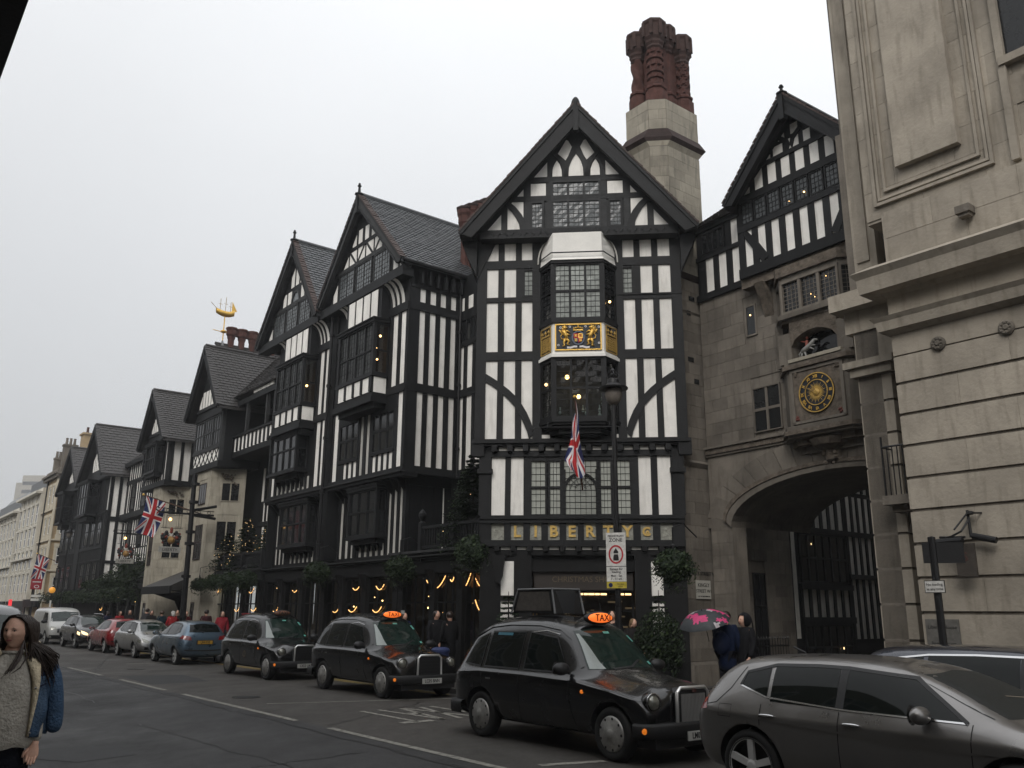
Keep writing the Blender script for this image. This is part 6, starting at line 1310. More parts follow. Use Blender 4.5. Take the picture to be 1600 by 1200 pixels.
def far_end():
 specs = ((82.5, 92, 11.9, 'white', 'white stucco terrace house with regular sash windows beyond the tan corner building', whitest), (92.1, 108, 11.0, 'tall', 'pale stone shop building with long rows of windows farther down the street', whitest), (108.1, 126, 10.0, 'grey', 'lower grey stone terrace near the far end of the street', stone_ch))
 for a0, a1, h, k, lab, mt in specs:
  t = thing('terrace_building', W((a0 + a1) / 2, 14.5), lab, 'building'); F = row(14.0 if k != 'tall' else 13.9)
  bar('wall', mt, F, a0, a1, .1, h, -8, 0); bar('cornice', mt, F, a0, a1, h - .5, h - .3, 0, .5); bar('cornice', mt, F, a0, a1, h * .5, h * .5 + .15, 0, .3)
  n = int((a1 - a0) / 1.6); w = (a1 - a0) / n
  for j in range(4):
   z = 3.2 + j * (h - 4.2) / 4
   for i in range(n):
    u = a0 + (i + .28) * w; window(F, u, u + w * .42, z, z + 1.45, 1, 2, glass_dark, .02, .05, .05, .05, fm=white_trim)
    bar('window_head', mt, F, u - .12, u + w * .42 + .12, z + 1.5, z + 1.65, 0, .18)
  for i in range(n): bar('pilaster', mt, F, a0 + i * w + .05, a0 + i * w + .25, 2.6, h - .5, 0, .1)
  bar('shop_front', iron, F, a0 + .1, a1 - .1, .2, 2.5, 0, .12); bar('mansard_roof', slate, F, a0, a1, h, h + 1.2, -6, -.6)
 t = thing('office_building', W(155, 26), 'dark brown brick office block with a sloping grey glass top closing the street', 'building'); F = row(23.6)
 bar('wall', brown_b, F, 150, 190, .1, 17.8, -14, 0); G = side(149.9)
 prism('glass_roof', lead, G, [(23.6, 17.8), (38, 17.8), (38, 20.6), (25.6, 20.6)], -30, 0); bar('glazed_strip', mk('teal_glass', (.16, .25, .27), .3, .1, 1, 0), G, 25.4, 32, 20.6, 21.1, 0, .1); bar('plant_room', iron, G, 26.4, 34, 21.1, 22.0, -8, 0)
 for j in range(5):
  for i in range(9): window(F, 152 + i * 4, 154.4 + i * 4, 3 + j * 2.9, 4.6 + j * 2.9, 2, 1, glass_dark, 0, .08, .06, .06, fm=iron)
  for i in range(5): window(G, 24.6 + i * 2.6, 26 + i * 2.6, 3 + j * 2.9, 4.6 + j * 2.9, 2, 1, glass_dark, 0, .08, .06, .06, fm=iron)
 t = thing('office_tower', (-275, 510, 0), 'misty slab tower faint in the haze beyond the far end of the street', 'tower'); F = Frame((0, 500, 0), (1, 0, 0), (0, -1, 0))
 bar('tower_block', stone_ch, F, -284, -262, 0, 77, -30, 0); bar('tower_block', stone_ch, F, -288.5, -284, 0, 73, -28, -2)
 for j in range(14): bar('window_band', glass_dark, F, -283.5, -262.5, 9 + j * 4.8, 11 + j * 4.8, 0, .2)
def ship_roof():
 t = thing('roof_chimneys', W(42.5, 16.5, 13), 'row of red brick chimney stacks with linked caps on the ridge behind the lattice gable', 'chimney')
 m = MB(); G = side(42.5); F = Frame(W(42.5, 0), S, -N)
 for e in (-1, 1):
  m = MB(); m.prism(F, [(e * 3.4, 11.6), (0, 15.0), (0, 14.75), (e * 3.4, 11.4)] if e > 0 else [(e * 3.4, 11.6), (e * 3.4, 11.4), (0, 14.75), (0, 15.0)], -19.5, -14.1); m.build('roof', tile_brown, t)
  slates('roof_tiles', tile_brown, W(42.5 + e * 3.4, 14.1, 11.62), W(42.5 + e * 3.4, 19.5, 11.62), W(42.5, 14.1, 15.02), W(42.5, 19.5, 15.02), .3, .19, t)
 m = MB(); m.tube([W(42.5, 14.05, 15.04), W(42.5, 19.5, 15.04)], .08, n=6); m.build('ridge_tiles', tile_brown, t)
 for i in range(5):
  c = W(42.5, 14.85 + i * .56); m = MB(); m.lathe((c.x, c.y, 0), [(.16, 14.2), (.16, 15.35), (.2, 15.45), (.2, 15.52), (.26, 15.62), (.26, 15.86), (.3, 15.92), (.3, 16.0), (.1, 16.02)], n=8, start=pi / 8); m.build('chimney_stack', brick_red, t)
 m = MB(); m.box(G, 14.75, 17.2, 15.6, 15.88, -.12, .12); m.box(G, 14.75, 17.2, 14.2, 14.7, -.15, .15); m.build('chimney_link', brick_red, t)
 t = thing('weathervane', W(42.5, 14.42, 14.6), 'gilded three masted ship weathervane above the roof ridge', 'weathervane')
 o = Vector(W(42.5, 14.42, -.62)); X = N; P_ = lambda x, z, y=0: o + X * x + Z * z + S * y
 m = MB(); m.lathe(P_(0, 15.1), [(.16, 0), (.16, .3), (.12, .34), (.1, .55), (.05, .7), (.02, .8)], n=10); m.build('vane_base', lead, t); m = MB(); m.tube([P_(0, 15.7), P_(0, 17.25)], .03, n=6); m.ball(P_(0, 16.35), .16, n=10, m=6, sz=.5); m.tube([P_(-.55, 16.35), P_(.2, 16.3)], .02, n=5); m.build('vane_pole', gold, t)
 m = MB(); n = 12; v = []
 for i in range(n + 1):
  x = -.48 + .96 * i / n; k = math.sin(pi * min(1, max(0, (x + .52) / 1.04))) ** .5; top = 17.42 + .12 * abs(x / .48) ** 2.2 + (.06 if x > .3 else 0); bot = 17.14 + .14 * abs(x / .48) ** 2
  v += [P_(x, top, -.13 * k), P_(x, (top + bot) / 2, -.14 * k), P_(x, bot, 0), P_(x, (top + bot) / 2, .14 * k), P_(x, top, .13 * k)]
 m.add(v, [(5 * i + j, 5 * i + (j + 1) % 5, 5 * i + 5 + (j + 1) % 5, 5 * i + 5 + j) for i in range(n) for j in range(5)]); m.build('ship_hull', gold, t, smooth=True)
 m = MB(); [m.tube([P_(x, 17.4), P_(x, h)], .014, n=5) for x, h in ((-.28, 18.1), (.0, 18.22), (.26, 18.0))]; [m.tube([P_(x - .1, h), P_(x + .1, h)], .01, n=4) for x, h in ((-.28, 17.8), (0, 17.85), (.26, 17.75))]; m.tube([P_(-.45, 17.52), P_(-.78, 17.8)], .014, n=5); m.build('ship_masts', gold_dim, t)
 m = MB(); m.add([P_(.32, 18.05, -.02), P_(.62, 17.55, .0), P_(.34, 17.5, .0), P_(.34, 17.5, .02)], [(0, 1, 2), (0, 2, 3), (0, 3, 1)]); m.build('ship_sail', gold, t)
def opposite_side():
 """the row of buildings on the photographer's side of the street"""
 t = thing('shop_building', W(30, -1), 'dark shop building with a projecting canopy overhead at the top left corner', 'building')
 F = Frame(N * -1.2, S, N)
 bar('wall', stone_ch, F, -26, 62, .1, 14.5, -8, 0); bar('canopy', iron, F, 3.4, 5.7, 4.88, 5.25, 0, 1.575);
 for j in range(3):
  for i in range(26): window(F, -24 + i * 3.3, -22.4 + i * 3.3, 5.8 + j * 2.6, 7.5 + j * 2.6, 2, 2, glass_dark, 0, .06, .06, .05, fm=white_trim)
 for i in range(24): bar('shop_pier', stone, F, -25 + i * 3.6, -24.4 + i * 3.6, .1, 4.8, 0, .12)
 for i in range(23): window(F, -24.35 + i * 3.6, -21.4 - .02 + i * 3.6, .5, 4.0, 2, 2, glass_dark, 0, .08, .08, .06, fm=iron, name='shop_window')
 t = thing('terrace_building', W(95, -1.4), 'pale terrace on the near side of the street farther along', 'building')
 F = Frame(N * -1.4, S, N); bar('wall', stone_ch, F, 62.2, 170, .1, 12, -8, 0)
 for j in range(3):
  for i in range(20): window(F, 64 + i * 5, 66 + i * 5, 4 + j * 2.6, 5.6 + j * 2.6, 2, 1, glass_dark, 0, .06, .06, .05, fm=white_trim)
# ================================================================== STREET OBJECTS
def jack(x, y):
 """union flag colour at fly x in -1..1, hoist y in -.5.. .5 : 0 red 1 white 2 blue"""
 if abs(x) < .1 or abs(y) < .1: return 0
 if abs(x) < .17 or abs(y) < .17: return 1
 s = 1 if x * y > 0 else -1
 d = (y - s * x / 2) / 1.118
 k = d if x > 0 else -d
 if s < 0: k = -k if False else k
 if 0 < -k * 1 < .067 and abs(d) < .067: return 0
 if abs(d) < .1: return 1
 return 2
def flag(name_label, pole, tip_r, cloth, cat='flag', group=None, nx=96, ny=48, base=None):
 """cloth(fx, fy) -> world point; fx fly 0..1 from the hoist, fy hoist 0..1"""
 t = thing('union_flag', pole[0], name_label, cat, group)
 m = MB(); m.tube(pole, tip_r, n=8, r1=tip_r * .7); m.build('pole', mk('pole_varnish', (.10, .05, .03), .5, .2, 5, 0) if 'pole_varnish' not in MATS else MATS['pole_varnish'], t)
 m = MB(); m.ball(pole[-1], tip_r * 1.9, n=8, m=6); m.build('pole_finial', gold, t)
 v = [cloth(i / nx, j / ny) for j in range(ny + 1) for i in range(nx + 1)]; m = MB(); mats = [red_m, white_m, blue_m]
 m.mats = mats; m.v = [Vector(p) for p in v]
 for j in range(ny):
  for i in range(nx):
   a = j * (nx + 1) + i; m.f.append([a, a + 1, a + nx + 2, a + nx + 1]); m.m.append(jack(2 * (i + .5) / nx - 1, (j + .5) / ny - .5))
 m.build('flag_cloth', None, t, smooth=True)
 return t
def flags():
 tip = FR.p(.13, 7.05, 1.75); root = FR.p(.27, 4.95, .1)
 def c1(fx, fy):
  z = 7.0 - fx * 1.85 - .42 * fy * (1 - fx) - .1 * sin(fy * 5); w = .05 + .42 * min(1, fx * 1.25) * (1 - .25 * max(0, fx - .8) * 5)
  u = .10 - w * .92 * (fy) + .03 + (.1 * fx) + .02 * sin(fx * 9 + fy * 4) + .02
  return FR.p(u + .1 * fx, z, 1.55 - .1 * fx + .07 * sin(fy * 11 + fx * 3) * min(1, fx * 3) - .45 * fy * (1 - fx))
 flag('limp union flag hanging in folds from a leaning pole on the corner block', [root, tip], .022, c1)
 tip = W(38.85, 10.45, 6.62); root = W(38.85, 13.5, 5.85)
 def c2(fx, fy):
  p = tip.lerp(root, .04 + fy * .27); k = fx
  q = p + Vector((0, 0, -1)) * (1.55 * k) + N * (-.32 * k * k) + S * (.06 * sin(k * 6 + fy * 5) * k) + N * .05 * sin(fy * 7 + k * 4) * k
  return q
 flag('nearer flying union flag on an angled pole above the hanging coloured crest sign', [root, tip], .03, c2, nx=64, ny=32)
 tip = W(75, 12.95, 5.95); root = W(75, 14.6, 5.3)
 def c3(fx, fy):
  p = tip.lerp(root, .05 + fy * .5); k = fx; return p + Z * (-1.85 * k) + N * (-.3 * k) + S * .05 * sin(k * 6 + fy * 5) * k
 flag('farthest union flag hanging before the white terrace above the red bus sign', [root, tip], .03, c3, nx=48, ny=24)
def crest_sign(A, b0, b1, ztop, zb, arm_b, label, zarm, mast=None, big=True):
 """sign hung from an iron bracket reaching out over the pavement (in the plane a=A)"""
 t = thing('hanging_sign', W(A, b1, zarm), label, 'shop sign', 'crest signs hung from iron brackets'); F = side(A)
 m = MB(); m.box(F, b0 - .15, arm_b, zarm - .04, zarm + .04, -.03, .03); m.box(F, b0 - .1, arm_b, zarm + .16, zarm + .19, -.02, .02)
 for i in range(5): u = b0 + (arm_b - b0) * (i + .5) / 5; m.tube([F.p(u + .08 * cos(k * .9), zarm + .1 + .06 * sin(k * .9), 0) for k in range(8)], .012, n=4)
 m.tube([F.p(b0 - .1, zarm, 0), F.p(b0 - .28, zarm + .1, 0), F.p(b0 - .25, zarm + .22, 0), F.p(b0 - .14, zarm + .16, 0)], .03, n=5)
 m.build('iron_bracket', iron, t)
 m = MB()
 for u in (b0 + .08, b1 - .08, b0 + .2, b1 - .2): m.tube([F.p(u, zarm, 0), F.p(u, ztop, 0)], .01, n=4)
 m.build('hanging_rod', iron, t)
 cu, cz = (b0 + b1) / 2, (ztop + zb) / 2 + .12; w = (b1 - b0) / 2; h = (ztop - zb) / 2 - .1
 m = MB(); m.strip(F, [(cu - w, ztop), (cu + w, ztop)], [(cu - w, ztop - .02), (cu + w, ztop - .02)], -.02, .02); m.build('sign_frame', iron, t)
 cols = {'r': mk2('crest_red', (.20, .035, .02)), 'g': mk2('crest_gold', (.30, .17, .05)), 'w': mk2('crest_white', (.42, .40, .36)), 'k': mk2('crest_black', (.02, .02, .022))}
 def blob(nm, c, pts):
  m = MB()
  for (x, z, r_) in pts: m.ball(F.p(cu + x * w, cz + z * h, .0), r_ * w, n=8, m=6)
  m.build(nm, cols[c], t)
 blob('mantling', 'k', [(-.62, .2, .22), (-.75, -.1, .2), (-.6, -.4, .2), (.62, .2, .22), (.75, -.1, .2), (.6, -.4, .2), (-.45, .5, .18), (.45, .5, .18), (-.85, .1, .12), (.85, .1, .12)])
 blob('mantling_scroll', 'r', [(-.5, .05, .2), (.55, .0, .2), (-.8, .3, .1), (.8, .35, .1), (-.7, -.55, .12), (.7, -.6, .12), (0, .55, .16)])
 blob('helm', 'w', [(0, .15, .2), (-.12, .3, .14), (.1, .34, .12), (-.3, .0, .1), (.3, .1, .1), (-.5, .42, .07), (.55, .45, .07)])
 blob('crest', 'r', [(0, .78, .16), (0, .92, .1)]); blob('shield', 'g', [(.05, -.3, .36), (.0, -.1, .26)]); blob('shield_charge', 'r', [(.1, -.2, .28), (0, -.5, .2)])
 bar('name_board', mk2('board_grey', (.34, .33, .30)), F, b0, b1, zb, zb + .24, -.02, .02, t)
 text_obj('LIBERTY', .19 * (b1 - b0), mk2('crest_black', (.02, .02, .022)), t, F.p(cu, zb + .11, .022), F, .004, name='sign_lettering')
 m = MB(); m.ball(F.p(cu - .12, ztop + (zarm - ztop) * .55, .06), .07, n=8, m=6); m.build('sign_lamp', mk2('lamp_sign', (1, .6, .2), e=5), t)
 return t
def mk2(n, c, e=0, **k):
 if n in MATS: return MATS[n]
 return mk(n, c, .6, .25 if not e else 0, 12, .2 if not e else 0, emit=(1, .55, .18) if e else None, est=e, **k)
def street():
 flags()
 crest_sign(38.72, 11.28, 12.2, 5.28, 4.24, 13.5, 'painted crest sign with lettered board nearest, under the flying flag on an iron bracket', 5.93)
 crest_sign(51, 12.66, 13.6, 5.35, 4.3, 14.3, 'smaller farther crest sign hanging before the distant timbered gables', 5.9)
 t = thing('mast', W(38.75, 12.6, .1), 'tall black iron mast standing between the two stone turrets', 'mast')
 m = MB(); m.tube([W(38.75, 12.62, .12), W(38.75, 12.5, 7.7)], .13, n=10, r1=.1)
 for z in (1.5, 3.2, 4.6, 5.1, 6.4, 7.2): m.lathe(W(38.75, 12.56, z), [(.2, 0), (.2, .12)], n=10)
 m.tube([W(38.75, 12.55, 6.1), W(38.75, 13.6, 6.35)], .06, n=6); m.tube([W(38.75, 12.55, 5.9), W(38.75, 13.6, 5.8)], .06, n=6); m.build('mast_pole', iron, t)
 def lamp(a, b, h, label, arm=True):
  t = thing('street_lamp', W(a, b, .12), label, 'street lamp'); c = W(a, b)
  m = MB(); m.lathe(c, [(.14, .12), (.14, .5), (.1, .7), (.08, .9), (.06, 1.0), (.05, h - 1.6), (.045, h - .9), (.03, h - .72)], n=12); m.build('column', iron, t)
  m = MB(); z = h - .78
  m.lathe(c, [(.05, z + .08), (.12, z + .16), (.17, z + .22), (.31, z + .21), (.315, z + .235), (.2, z + .27), (.13, z + .33), (.12, z + .42), (.05, z + .46), (.07, z + .52), (.03, z + .56), (.05, z + .62), (.001, z + .68)], n=20)
  for k in range(4): q = c + Vector((cos(k * 1.57), sin(k * 1.57), 0)) * .05; m.tube([q + Z * (z + .4), q * 1 + Vector((cos(k * 1.57), sin(k * 1.57), 0)) * .1 + Z * (z + .52), q + Z * (z + .6)], .012, n=4)
  m.build('lamp_hood', iron, t)
  m = MB(); m.lathe(c, [(.001, z - .14), (.08, z - .12), (.15, z - .04), (.18, z + .08), (.18, z + .2)], n=20); m.build('lantern_glass', mk2('lantern_glass', (.16, .14, .12)), t, smooth=True); return t
 lamp(12.6, 12.6, 7.0, 'black street lamp with rounded lantern rising before the oriel of the corner block')
 lamp(63, 12.6, 7.3, 'slender black street lamp far left beside the tan Victorian building')
 t = thing('traffic_sign', W(12.6, 12.6, 2.3), 'white pedestrian zone sign with red ring and yellow plate fixed to the lamp column', 'traffic sign')
 ang = 0.03; u = Vector((cos(-.35), sin(-.35), 0)); n_ = Vector((sin(-.35), -cos(-.35), 0)); G = Frame(W(12.6, 12.6) + n_ * .09, u, n_)
 sw = mk2('sign_white', (.62, .61, .58)); sy = mk2('sign_yellow', (.50, .40, .05)); sr = mk2('sign_red', (.42, .02, .03)); sk = mk2('sign_black', (.012, .012, .012))
 o = G.P.copy(); X0, X1 = -.2, .2
 bar('sign_face', sw, G, X0, X1, 2.76, 3.42, 0, .012); bar('sign_face', sw, G, X0 + .0, X1, 2.46, 2.748, 0, .012); bar('sign_face', sy, G, X0, X1, 2.33, 2.455, 0, .012)
 for (tx, z, s_) in (('PEDESTRIAN', 3.35, .058), ('ZONE', 3.27, .10), ('Except for', 2.70, .062), ('loading', 2.645, .062), ('Mon - Sat', 2.57, .058), ('7 - 11 am', 2.51, .058)): text_obj(tx, s_, sk, t, G.p(0, z, .014), G, .001, bold=.001)
 text_obj('At any', .05, sk, t, G.p(.08, 2.41, .014), G, .001); text_obj('time', .05, sk, t, G.p(.08, 2.365, .014), G, .001)
 m = MB(); n = 28; m.strip(G, [(.15 * cos(6.2832 * i / n), 2.99 + .185 * sin(6.2832 * i / n)) for i in range(n + 1)], [(.12 * cos(6.2832 * i / n), 2.99 + .152 * sin(6.2832 * i / n)) for i in range(n + 1)], .012, .016); m.build('red_ring', sr, t)
 prism('car_symbol', sk, G, [(-.055, 2.87), (.055, 2.87), (.055, 2.93), (.04, 2.99), (-.04, 2.99), (-.055, 2.93)], .012, .017, t); prism('motorcycle_symbol', sk, G, [(-.045, 3.01), (.045, 3.01), (.05, 3.04), (.015, 3.09), (0, 3.12), (-.015, 3.09), (-.05, 3.04)], .012, .017, t)
 m = MB(); m.lathe(G.p(-.12, 2.39, .012), [(.042, 0), (.042, .004), (.001, .004)], n_, 16); m.build('no_stopping_disc', blue_m, t)
 m = MB(); m.box(G, -.04, .04, 2.0, 2.2, -.09, .0); m.build('junction_box', iron, t)
 def ball(a, b, z, r_, label, g='round hanging greenery globes over the shopfronts'):
  t = thing('hanging_plant', W(a, b, z), label, 'hanging plant', g); c = W(a, b, z)
  m = MB(); m.ball(c, r_ * .72, n=14, m=9, sz=.8); m.build('moss_core', leaf, t)
  foliage('foliage', c, r_, r_, r_ * .82, int(1500 * (r_ / .5) ** 2), .05, [leaf, leaf, leaf2], t, hollow=.66); foliage('trailing_shoots', c - Z * r_ * .2, r_ * 1.22, r_ * 1.22, r_ * 1.15, int(420 * (r_ / .5) ** 2), .034, [leaf, leaf2], t, hollow=.72, shape=lambda p: p.z < .45)
  m = MB(); m.tube([c + Z * r_ * .6, c + Z * (r_ + .35), c + N * .35 + Z * (r_ + .45), c + N * .75 + Z * (r_ + .2)], .015, n=5)
  m.lathe(c + Z * (r_ * .8 + .0), [(.03, 0), (.035, .08), (.001, .13)], n=6); m.build('iron_hook', iron, t)
 ball(18.75, 13.5, 3.38, .55, 'largest bushy greenery globe, beside the lettered frieze of the corner block')
 ball(22.7, 13.6, 3.12, .46, 'brownish greenery globe below the corner of the slate roofed range')
 ball(28.2, 13.6, 3.16, .46, 'greenery globe in the middle of the twin gabled shopfront')
 ball(34.4, 13.5, 3.06, .47, 'greenery globe under the balcony, nearest the twin gabled range'); ball(36.1, 13.5, 3.04, .46, 'greenery globe under the middle of the loggia balcony'); ball(37.9, 13.5, 3.02, .44, 'greenery globe under the left end of the loggia balcony')
 ball(39.2, 13.3, 2.95, .36, 'dark clipped globe hanging against the pale stone turret')
 ball(12.0, 13.6, 2.78, .42, 'dark greenery globe right of the shop doorway by the stone tower')
 for i in range(5):
  t = thing('hedge_planter', W(51.2 + i * 2.2, 13.9, 3.1), ('bushy fir planting on the far shop ledge, directly behind the smaller crest sign', 'bushy planting second from the stone turret on the far shop ledge', 'low planting midway along the far shop ledge', 'low planting on the far shop ledge before its last timbered bays', 'leftmost planting of the far recessed shop ledge')[i], 'planting', 'evergreen planting along the far shop ledges')
  h = (1.2, .95, .6, .35, .3)[i]; foliage('foliage', W(51.6 + i * 2.2, 13.9, 3.2 + h * .5), .9, .5, h, 900, .09, [leaf, leaf, leaf2], t, hollow=0)
 for i in range(6):
  t = thing('hedge_planter', W(52 + i * 3.4, 13.3, 2.5), ('evergreen swag nearest the far stone turret', 'second evergreen swag beyond the far stone turret', 'third evergreen swag beyond the far stone turret', 'evergreen swag below the nearer of the far gables', 'evergreen swag below the farther of the far gables', 'farthest evergreen swag, behind the slender street lamp')[i], 'planting', 'evergreen swags over the far shopfronts')
  foliage('foliage', W(52 + i * 3.4, 13.4, 2.62), 1.7, .4, .42, 800, .08, [leaf, leaf, leaf2], t, hollow=0)
 fir(W(20.6, 14.75, 3.62), 2.9, 1.05, 'large dark fir on the balcony between corner block and twin gabled range', lights=6)
 fir(W(37.4, 14.6, 3.56), 2.4, .85, 'fir with fairy lights in the middle of the loggia balcony', lights=50)
 fir(W(39.3, 14.5, 3.56), 1.9, .8, 'fir with fairy lights before the stone turret window', lights=45)
 fir(W(35.3, 14.7, 3.56), 2.0, .7, 'slim fir at the balcony end against the twin gabled range', lights=20)
 for (u, h, r_, lab) in ((-1.6, 1.45, .42, 'small fir left of the shop doorway behind the nearest taxi roof'), (2.1, 1.5, .42, 'small fir right of the shop doorway against the white panel')): p = FR.p(u, .95, .55); fir(p, h, r_, lab); m = MB(); m.lathe((p.x, p.y, .12), [(.2, 0), (.26, .84), (.26, .86)], n=10); m.build('tall_planter', iron, CUR[0])
 t = thing('shrub', FR.p(2.05, .12, 1.0), 'dark bushy shrub in front of the right doorway pier behind the nearest taxi', 'shrub')
 foliage('foliage', FR.p(2.05, 1.1, 1.0), .62, .5, .85, 2600, .05, [leaf, leaf, leaf2], t, hollow=.2); m = MB(); m.lathe(FR.p(2.05, .12, 1.0), [(.28, 0), (.33, .45), (.33, .48)], n=12); m.build('pot', iron, t)
 t = thing('sign_post', W(6.4, 13.0, .12), 'black post with plain sign board and small no loading plate', 'sign post'); c = W(6.4, 13.0)
 m = MB(); m.lathe(c, [(.055, .12), (.055, 2.98), (.001, 3.0)], n=10); m.build('post', iron, t)
 G = row(12.93)
 bar('sign_board', iron, Frame(c, Vector((cos(-.25), sin(-.25), 0)), Vector((sin(-.25), -cos(-.25), 0))), -.14, .42, 2.6, 2.9, -.02, .02); G2 = Frame(c, S, -N)
 bar('sign_face', sw, G2, -.14, .14, 2.18, 2.34, .06, .07); bar('sign_face_border', sk, G2, -.15, .15, 2.17, 2.35, .055, .065)
 for tx, z in (('No loading', 2.29), ('at any time', 2.225)): text_obj(tx, .055, sk, t, G2.p(0, z, .072), G2, .001)
 t = thing('hanging_sign', W(6.75, 15, 2.9), 'dark hanging board on a wrought iron wall bracket against the pale stone', 'shop sign'); F = row(15.0)
 E_ = Frame(W(6.72, 15, 0), -N, -S)
 m = MB(); m.tube([F.p(6.5, 3.5, .0), F.p(6.6, 3.48, .3), F.p(6.7, 3.2, .6)], .015, n=5); m.tube([F.p(6.68, 3.55, .1), F.p(6.66, 3.1, .12)], .025, n=6)
 m.tube([F.p(6.66, 3.42, .1), F.p(6.75, 3.2, .25), F.p(6.9, 3.12, .3), F.p(7.0, 3.1, .3)], .018, n=5); m.tube([F.p(7.12, 3.12, .25), F.p(6.7, 3.1, .25)], .02, n=6); m.ball(F.p(6.63, 3.5, .12), .07, n=8, m=5, sz=.5)
 m.build('iron_bracket', iron, t)
 m = MB(); m.tube([F.p(7.15, 3.04, .3), F.p(6.72, 3.05, .3)], .055, n=10); m.build('lamp_trough', iron, t); m = MB(); m.tube([F.p(6.62, 3.12, .15), F.p(6.26, 3.03, .15)], .055, n=10); m.build('lamp_trough', iron, t)
 bar('hanging_board', mk2('board_dark', (.05, .042, .035)), F, 6.58, 6.9, 2.47, 3.0, .2, .24); text_obj('S', .2, mk2('board_mark', (.09, .04, .035)), t, F.p(6.74, 2.78, .245), F, .002)
 t = thing('wall_plaque', W(7.3, 15, 1.5), 'dark stone name plaque with faint lettering low on the pale corner wall', 'plaque')
 bar('plaque', mk2('plaque_grey', (.12, .115, .105)), F, 7.08, 7.64, 1.1, 1.79, .0, .03);
 text_obj('Liberty House', .085, sk, t, F.p(7.36, 1.66, .031), F, .002); text_obj('Regent Street', .075, sk, t, F.p(7.36, 1.4, .031), F, .002)
 t = thing('belisha_beacon', W(65.4, 12.5, .12), 'striped crossing beacon with an amber globe far down the pavement', 'crossing beacon')
 m = MB()
 for k in range(6): m.lathe(W(65.4, 12.5, .12 + k * .46), [(.06, 0), (.06, .46)], n=8, mat=iron if k % 2 else white_trim)
 m.build('striped_post', None, t); m = MB(); m.ball(W(65.4, 12.5, 3.08), .2, n=12, m=8); m.build('amber_globe', mk('amber', (.8, .35, .05), .4, 0, emit=(1, .42, .06), est=.45), t)
 t = thing('bus_stop_sign', W(73, 12.6, .12), 'red square bus stop sign on a pole below the farthest flag', 'bus stop sign'); F = side(72.9)
 m = MB(); m.tube([W(73, 12.75, .12), W(73, 12.75, 3.3)], .05, n=8); m.build('post', iron, t); bar('sign_panel', mk2('bus_red', (.36, .03, .045)), F, 12.45, 13.2, 3.25, 4.0, 0, .05); bar('sign_stripe', white_m, F, 12.55, 13.1, 3.75, 3.82, .05, .06)
 m = MB(); n = 16; m.strip(F, [(12.85 + .17 * cos(6.2832 * i / n), 3.45 + .12 * sin(6.2832 * i / n)) for i in range(n + 1)], [(12.85 + .12 * cos(6.2832 * i / n), 3.45 + .08 * sin(6.2832 * i / n)) for i in range(n + 1)], .05, .06); m.build('route_mark', white_m, t)
 t = thing('direction_sign', W(69.6, 12.6, .12), 'pair of white finger boards on a black post under the farthest flag', 'direction sign'); F = side(69.5)
 m = MB(); m.tube([W(69.6, 12.55, .12), W(69.6, 12.55, 2.95)], .05, n=8); m.build('post', iron, t)
 bar('finger_board', white_trim, F, 12.0, 12.85, 2.65, 2.82, 0, .05); bar('finger_board', white_trim, F, 12.0, 12.85, 2.4, 2.57, 0, .05)
 t = thing('shop_sign', W(88, 13.6, 2), 'small glowing red vertical shop sign at the far end of the pavement', 'shop sign'); m = MB(); m.box(side(84), 12.9, 13.15, 1.6, 2.6, 0, .08); m.build('lit_panel', mk('neon_red', (.7, .03, .04), .5, 0, emit=(1, .06, .07), est=.7), t)
 t = thing('litter_bin', W(19.27, 12.85, .12), 'blue cylindrical litter bin on the pavement between the two front taxis', 'bin'); c = W(19.27, 12.85, .12)
 bl = mk2('bin_blue', (.018, .03, .10)); m = MB(); m.lathe(c, [(.2, 0), (.22, .05), (.22, .72), (.24, .74), (.24, .8), (.2, .84), (.12, .86)], n=18); m.build('bin_body', bl, t)
 m = MB(); m.lathe(c, [(.235, .1), (.235, .14)], n=18); m.lathe(c, [(.235, .6), (.235, .64)], n=18); m.build('bin_band', iron, t)
 t = thing('stone_block_seat', W(19.9, 12.9, .12), 'pale stone block on the pavement left of the blue bin', 'stone block'); bar('block', stone_cl, Frame((0, 0, 0), S, N), 19.68, 20.05, .12, .82, 12.7, 13.0)
 t = thing('pedicab', W(29.6, 12.6, .1), 'red canopied pedicab with a cream back panel behind the blue hatchback', 'pedicab')
 F = row(12.6); rc = mk2('canopy_red', (.30, .02, .025)); m = MB()
 m.add([W(29.9, 12.35, 1.72), W(29.9, 13.3, 1.72), W(31.6, 13.3, 1.76), W(31.6, 12.35, 1.76), W(30.1, 12.45, 1.52), W(30.1, 13.2, 1.52), W(31.4, 13.2, 1.52), W(31.4, 12.45, 1.52)], [(0, 1, 2, 3), (4, 7, 6, 5), (0, 4, 5, 1), (1, 5, 6, 2), (2, 6, 7, 3), (3, 7, 4, 0)]); m.build('canopy', rc, t)
 m = MB(); [m.tube([W(a, b, .6), W(a, b, 1.6)], .03, n=6) for a in (30.2, 31.3) for b in (12.5, 13.1)]; m.build('canopy_post', mk2('cream_paint', (.42, .38, .28)), t)
 m = MB(); m.box(Frame((0, 0, 0), S, N), 30.1, 31.3, .5, .75, 12.5, 13.1); m.box(Frame((0, 0, 0), S, N), 30.0, 30.15, .5, 1.3, 12.5, 13.1); m.build('seat', rc, t)
 for a, b in ((30.6, 12.42), (30.6, 13.18), (32.0, 12.8)):
  m = MB(); pts = [W(a, b, .45) + S * .33 * cos(6.2832 * i / 20) + Z * .33 * sin(6.2832 * i / 20) for i in range(21)]; m.tube(pts, .025, n=6); [m.tube([W(a, b, .45), W(a, b, .45) + S * .33 * cos(k) + Z * .33 * sin(k)], .005, n=4) for k in [i * .785 for i in range(8)]]; m.build('wheel', iron, t)
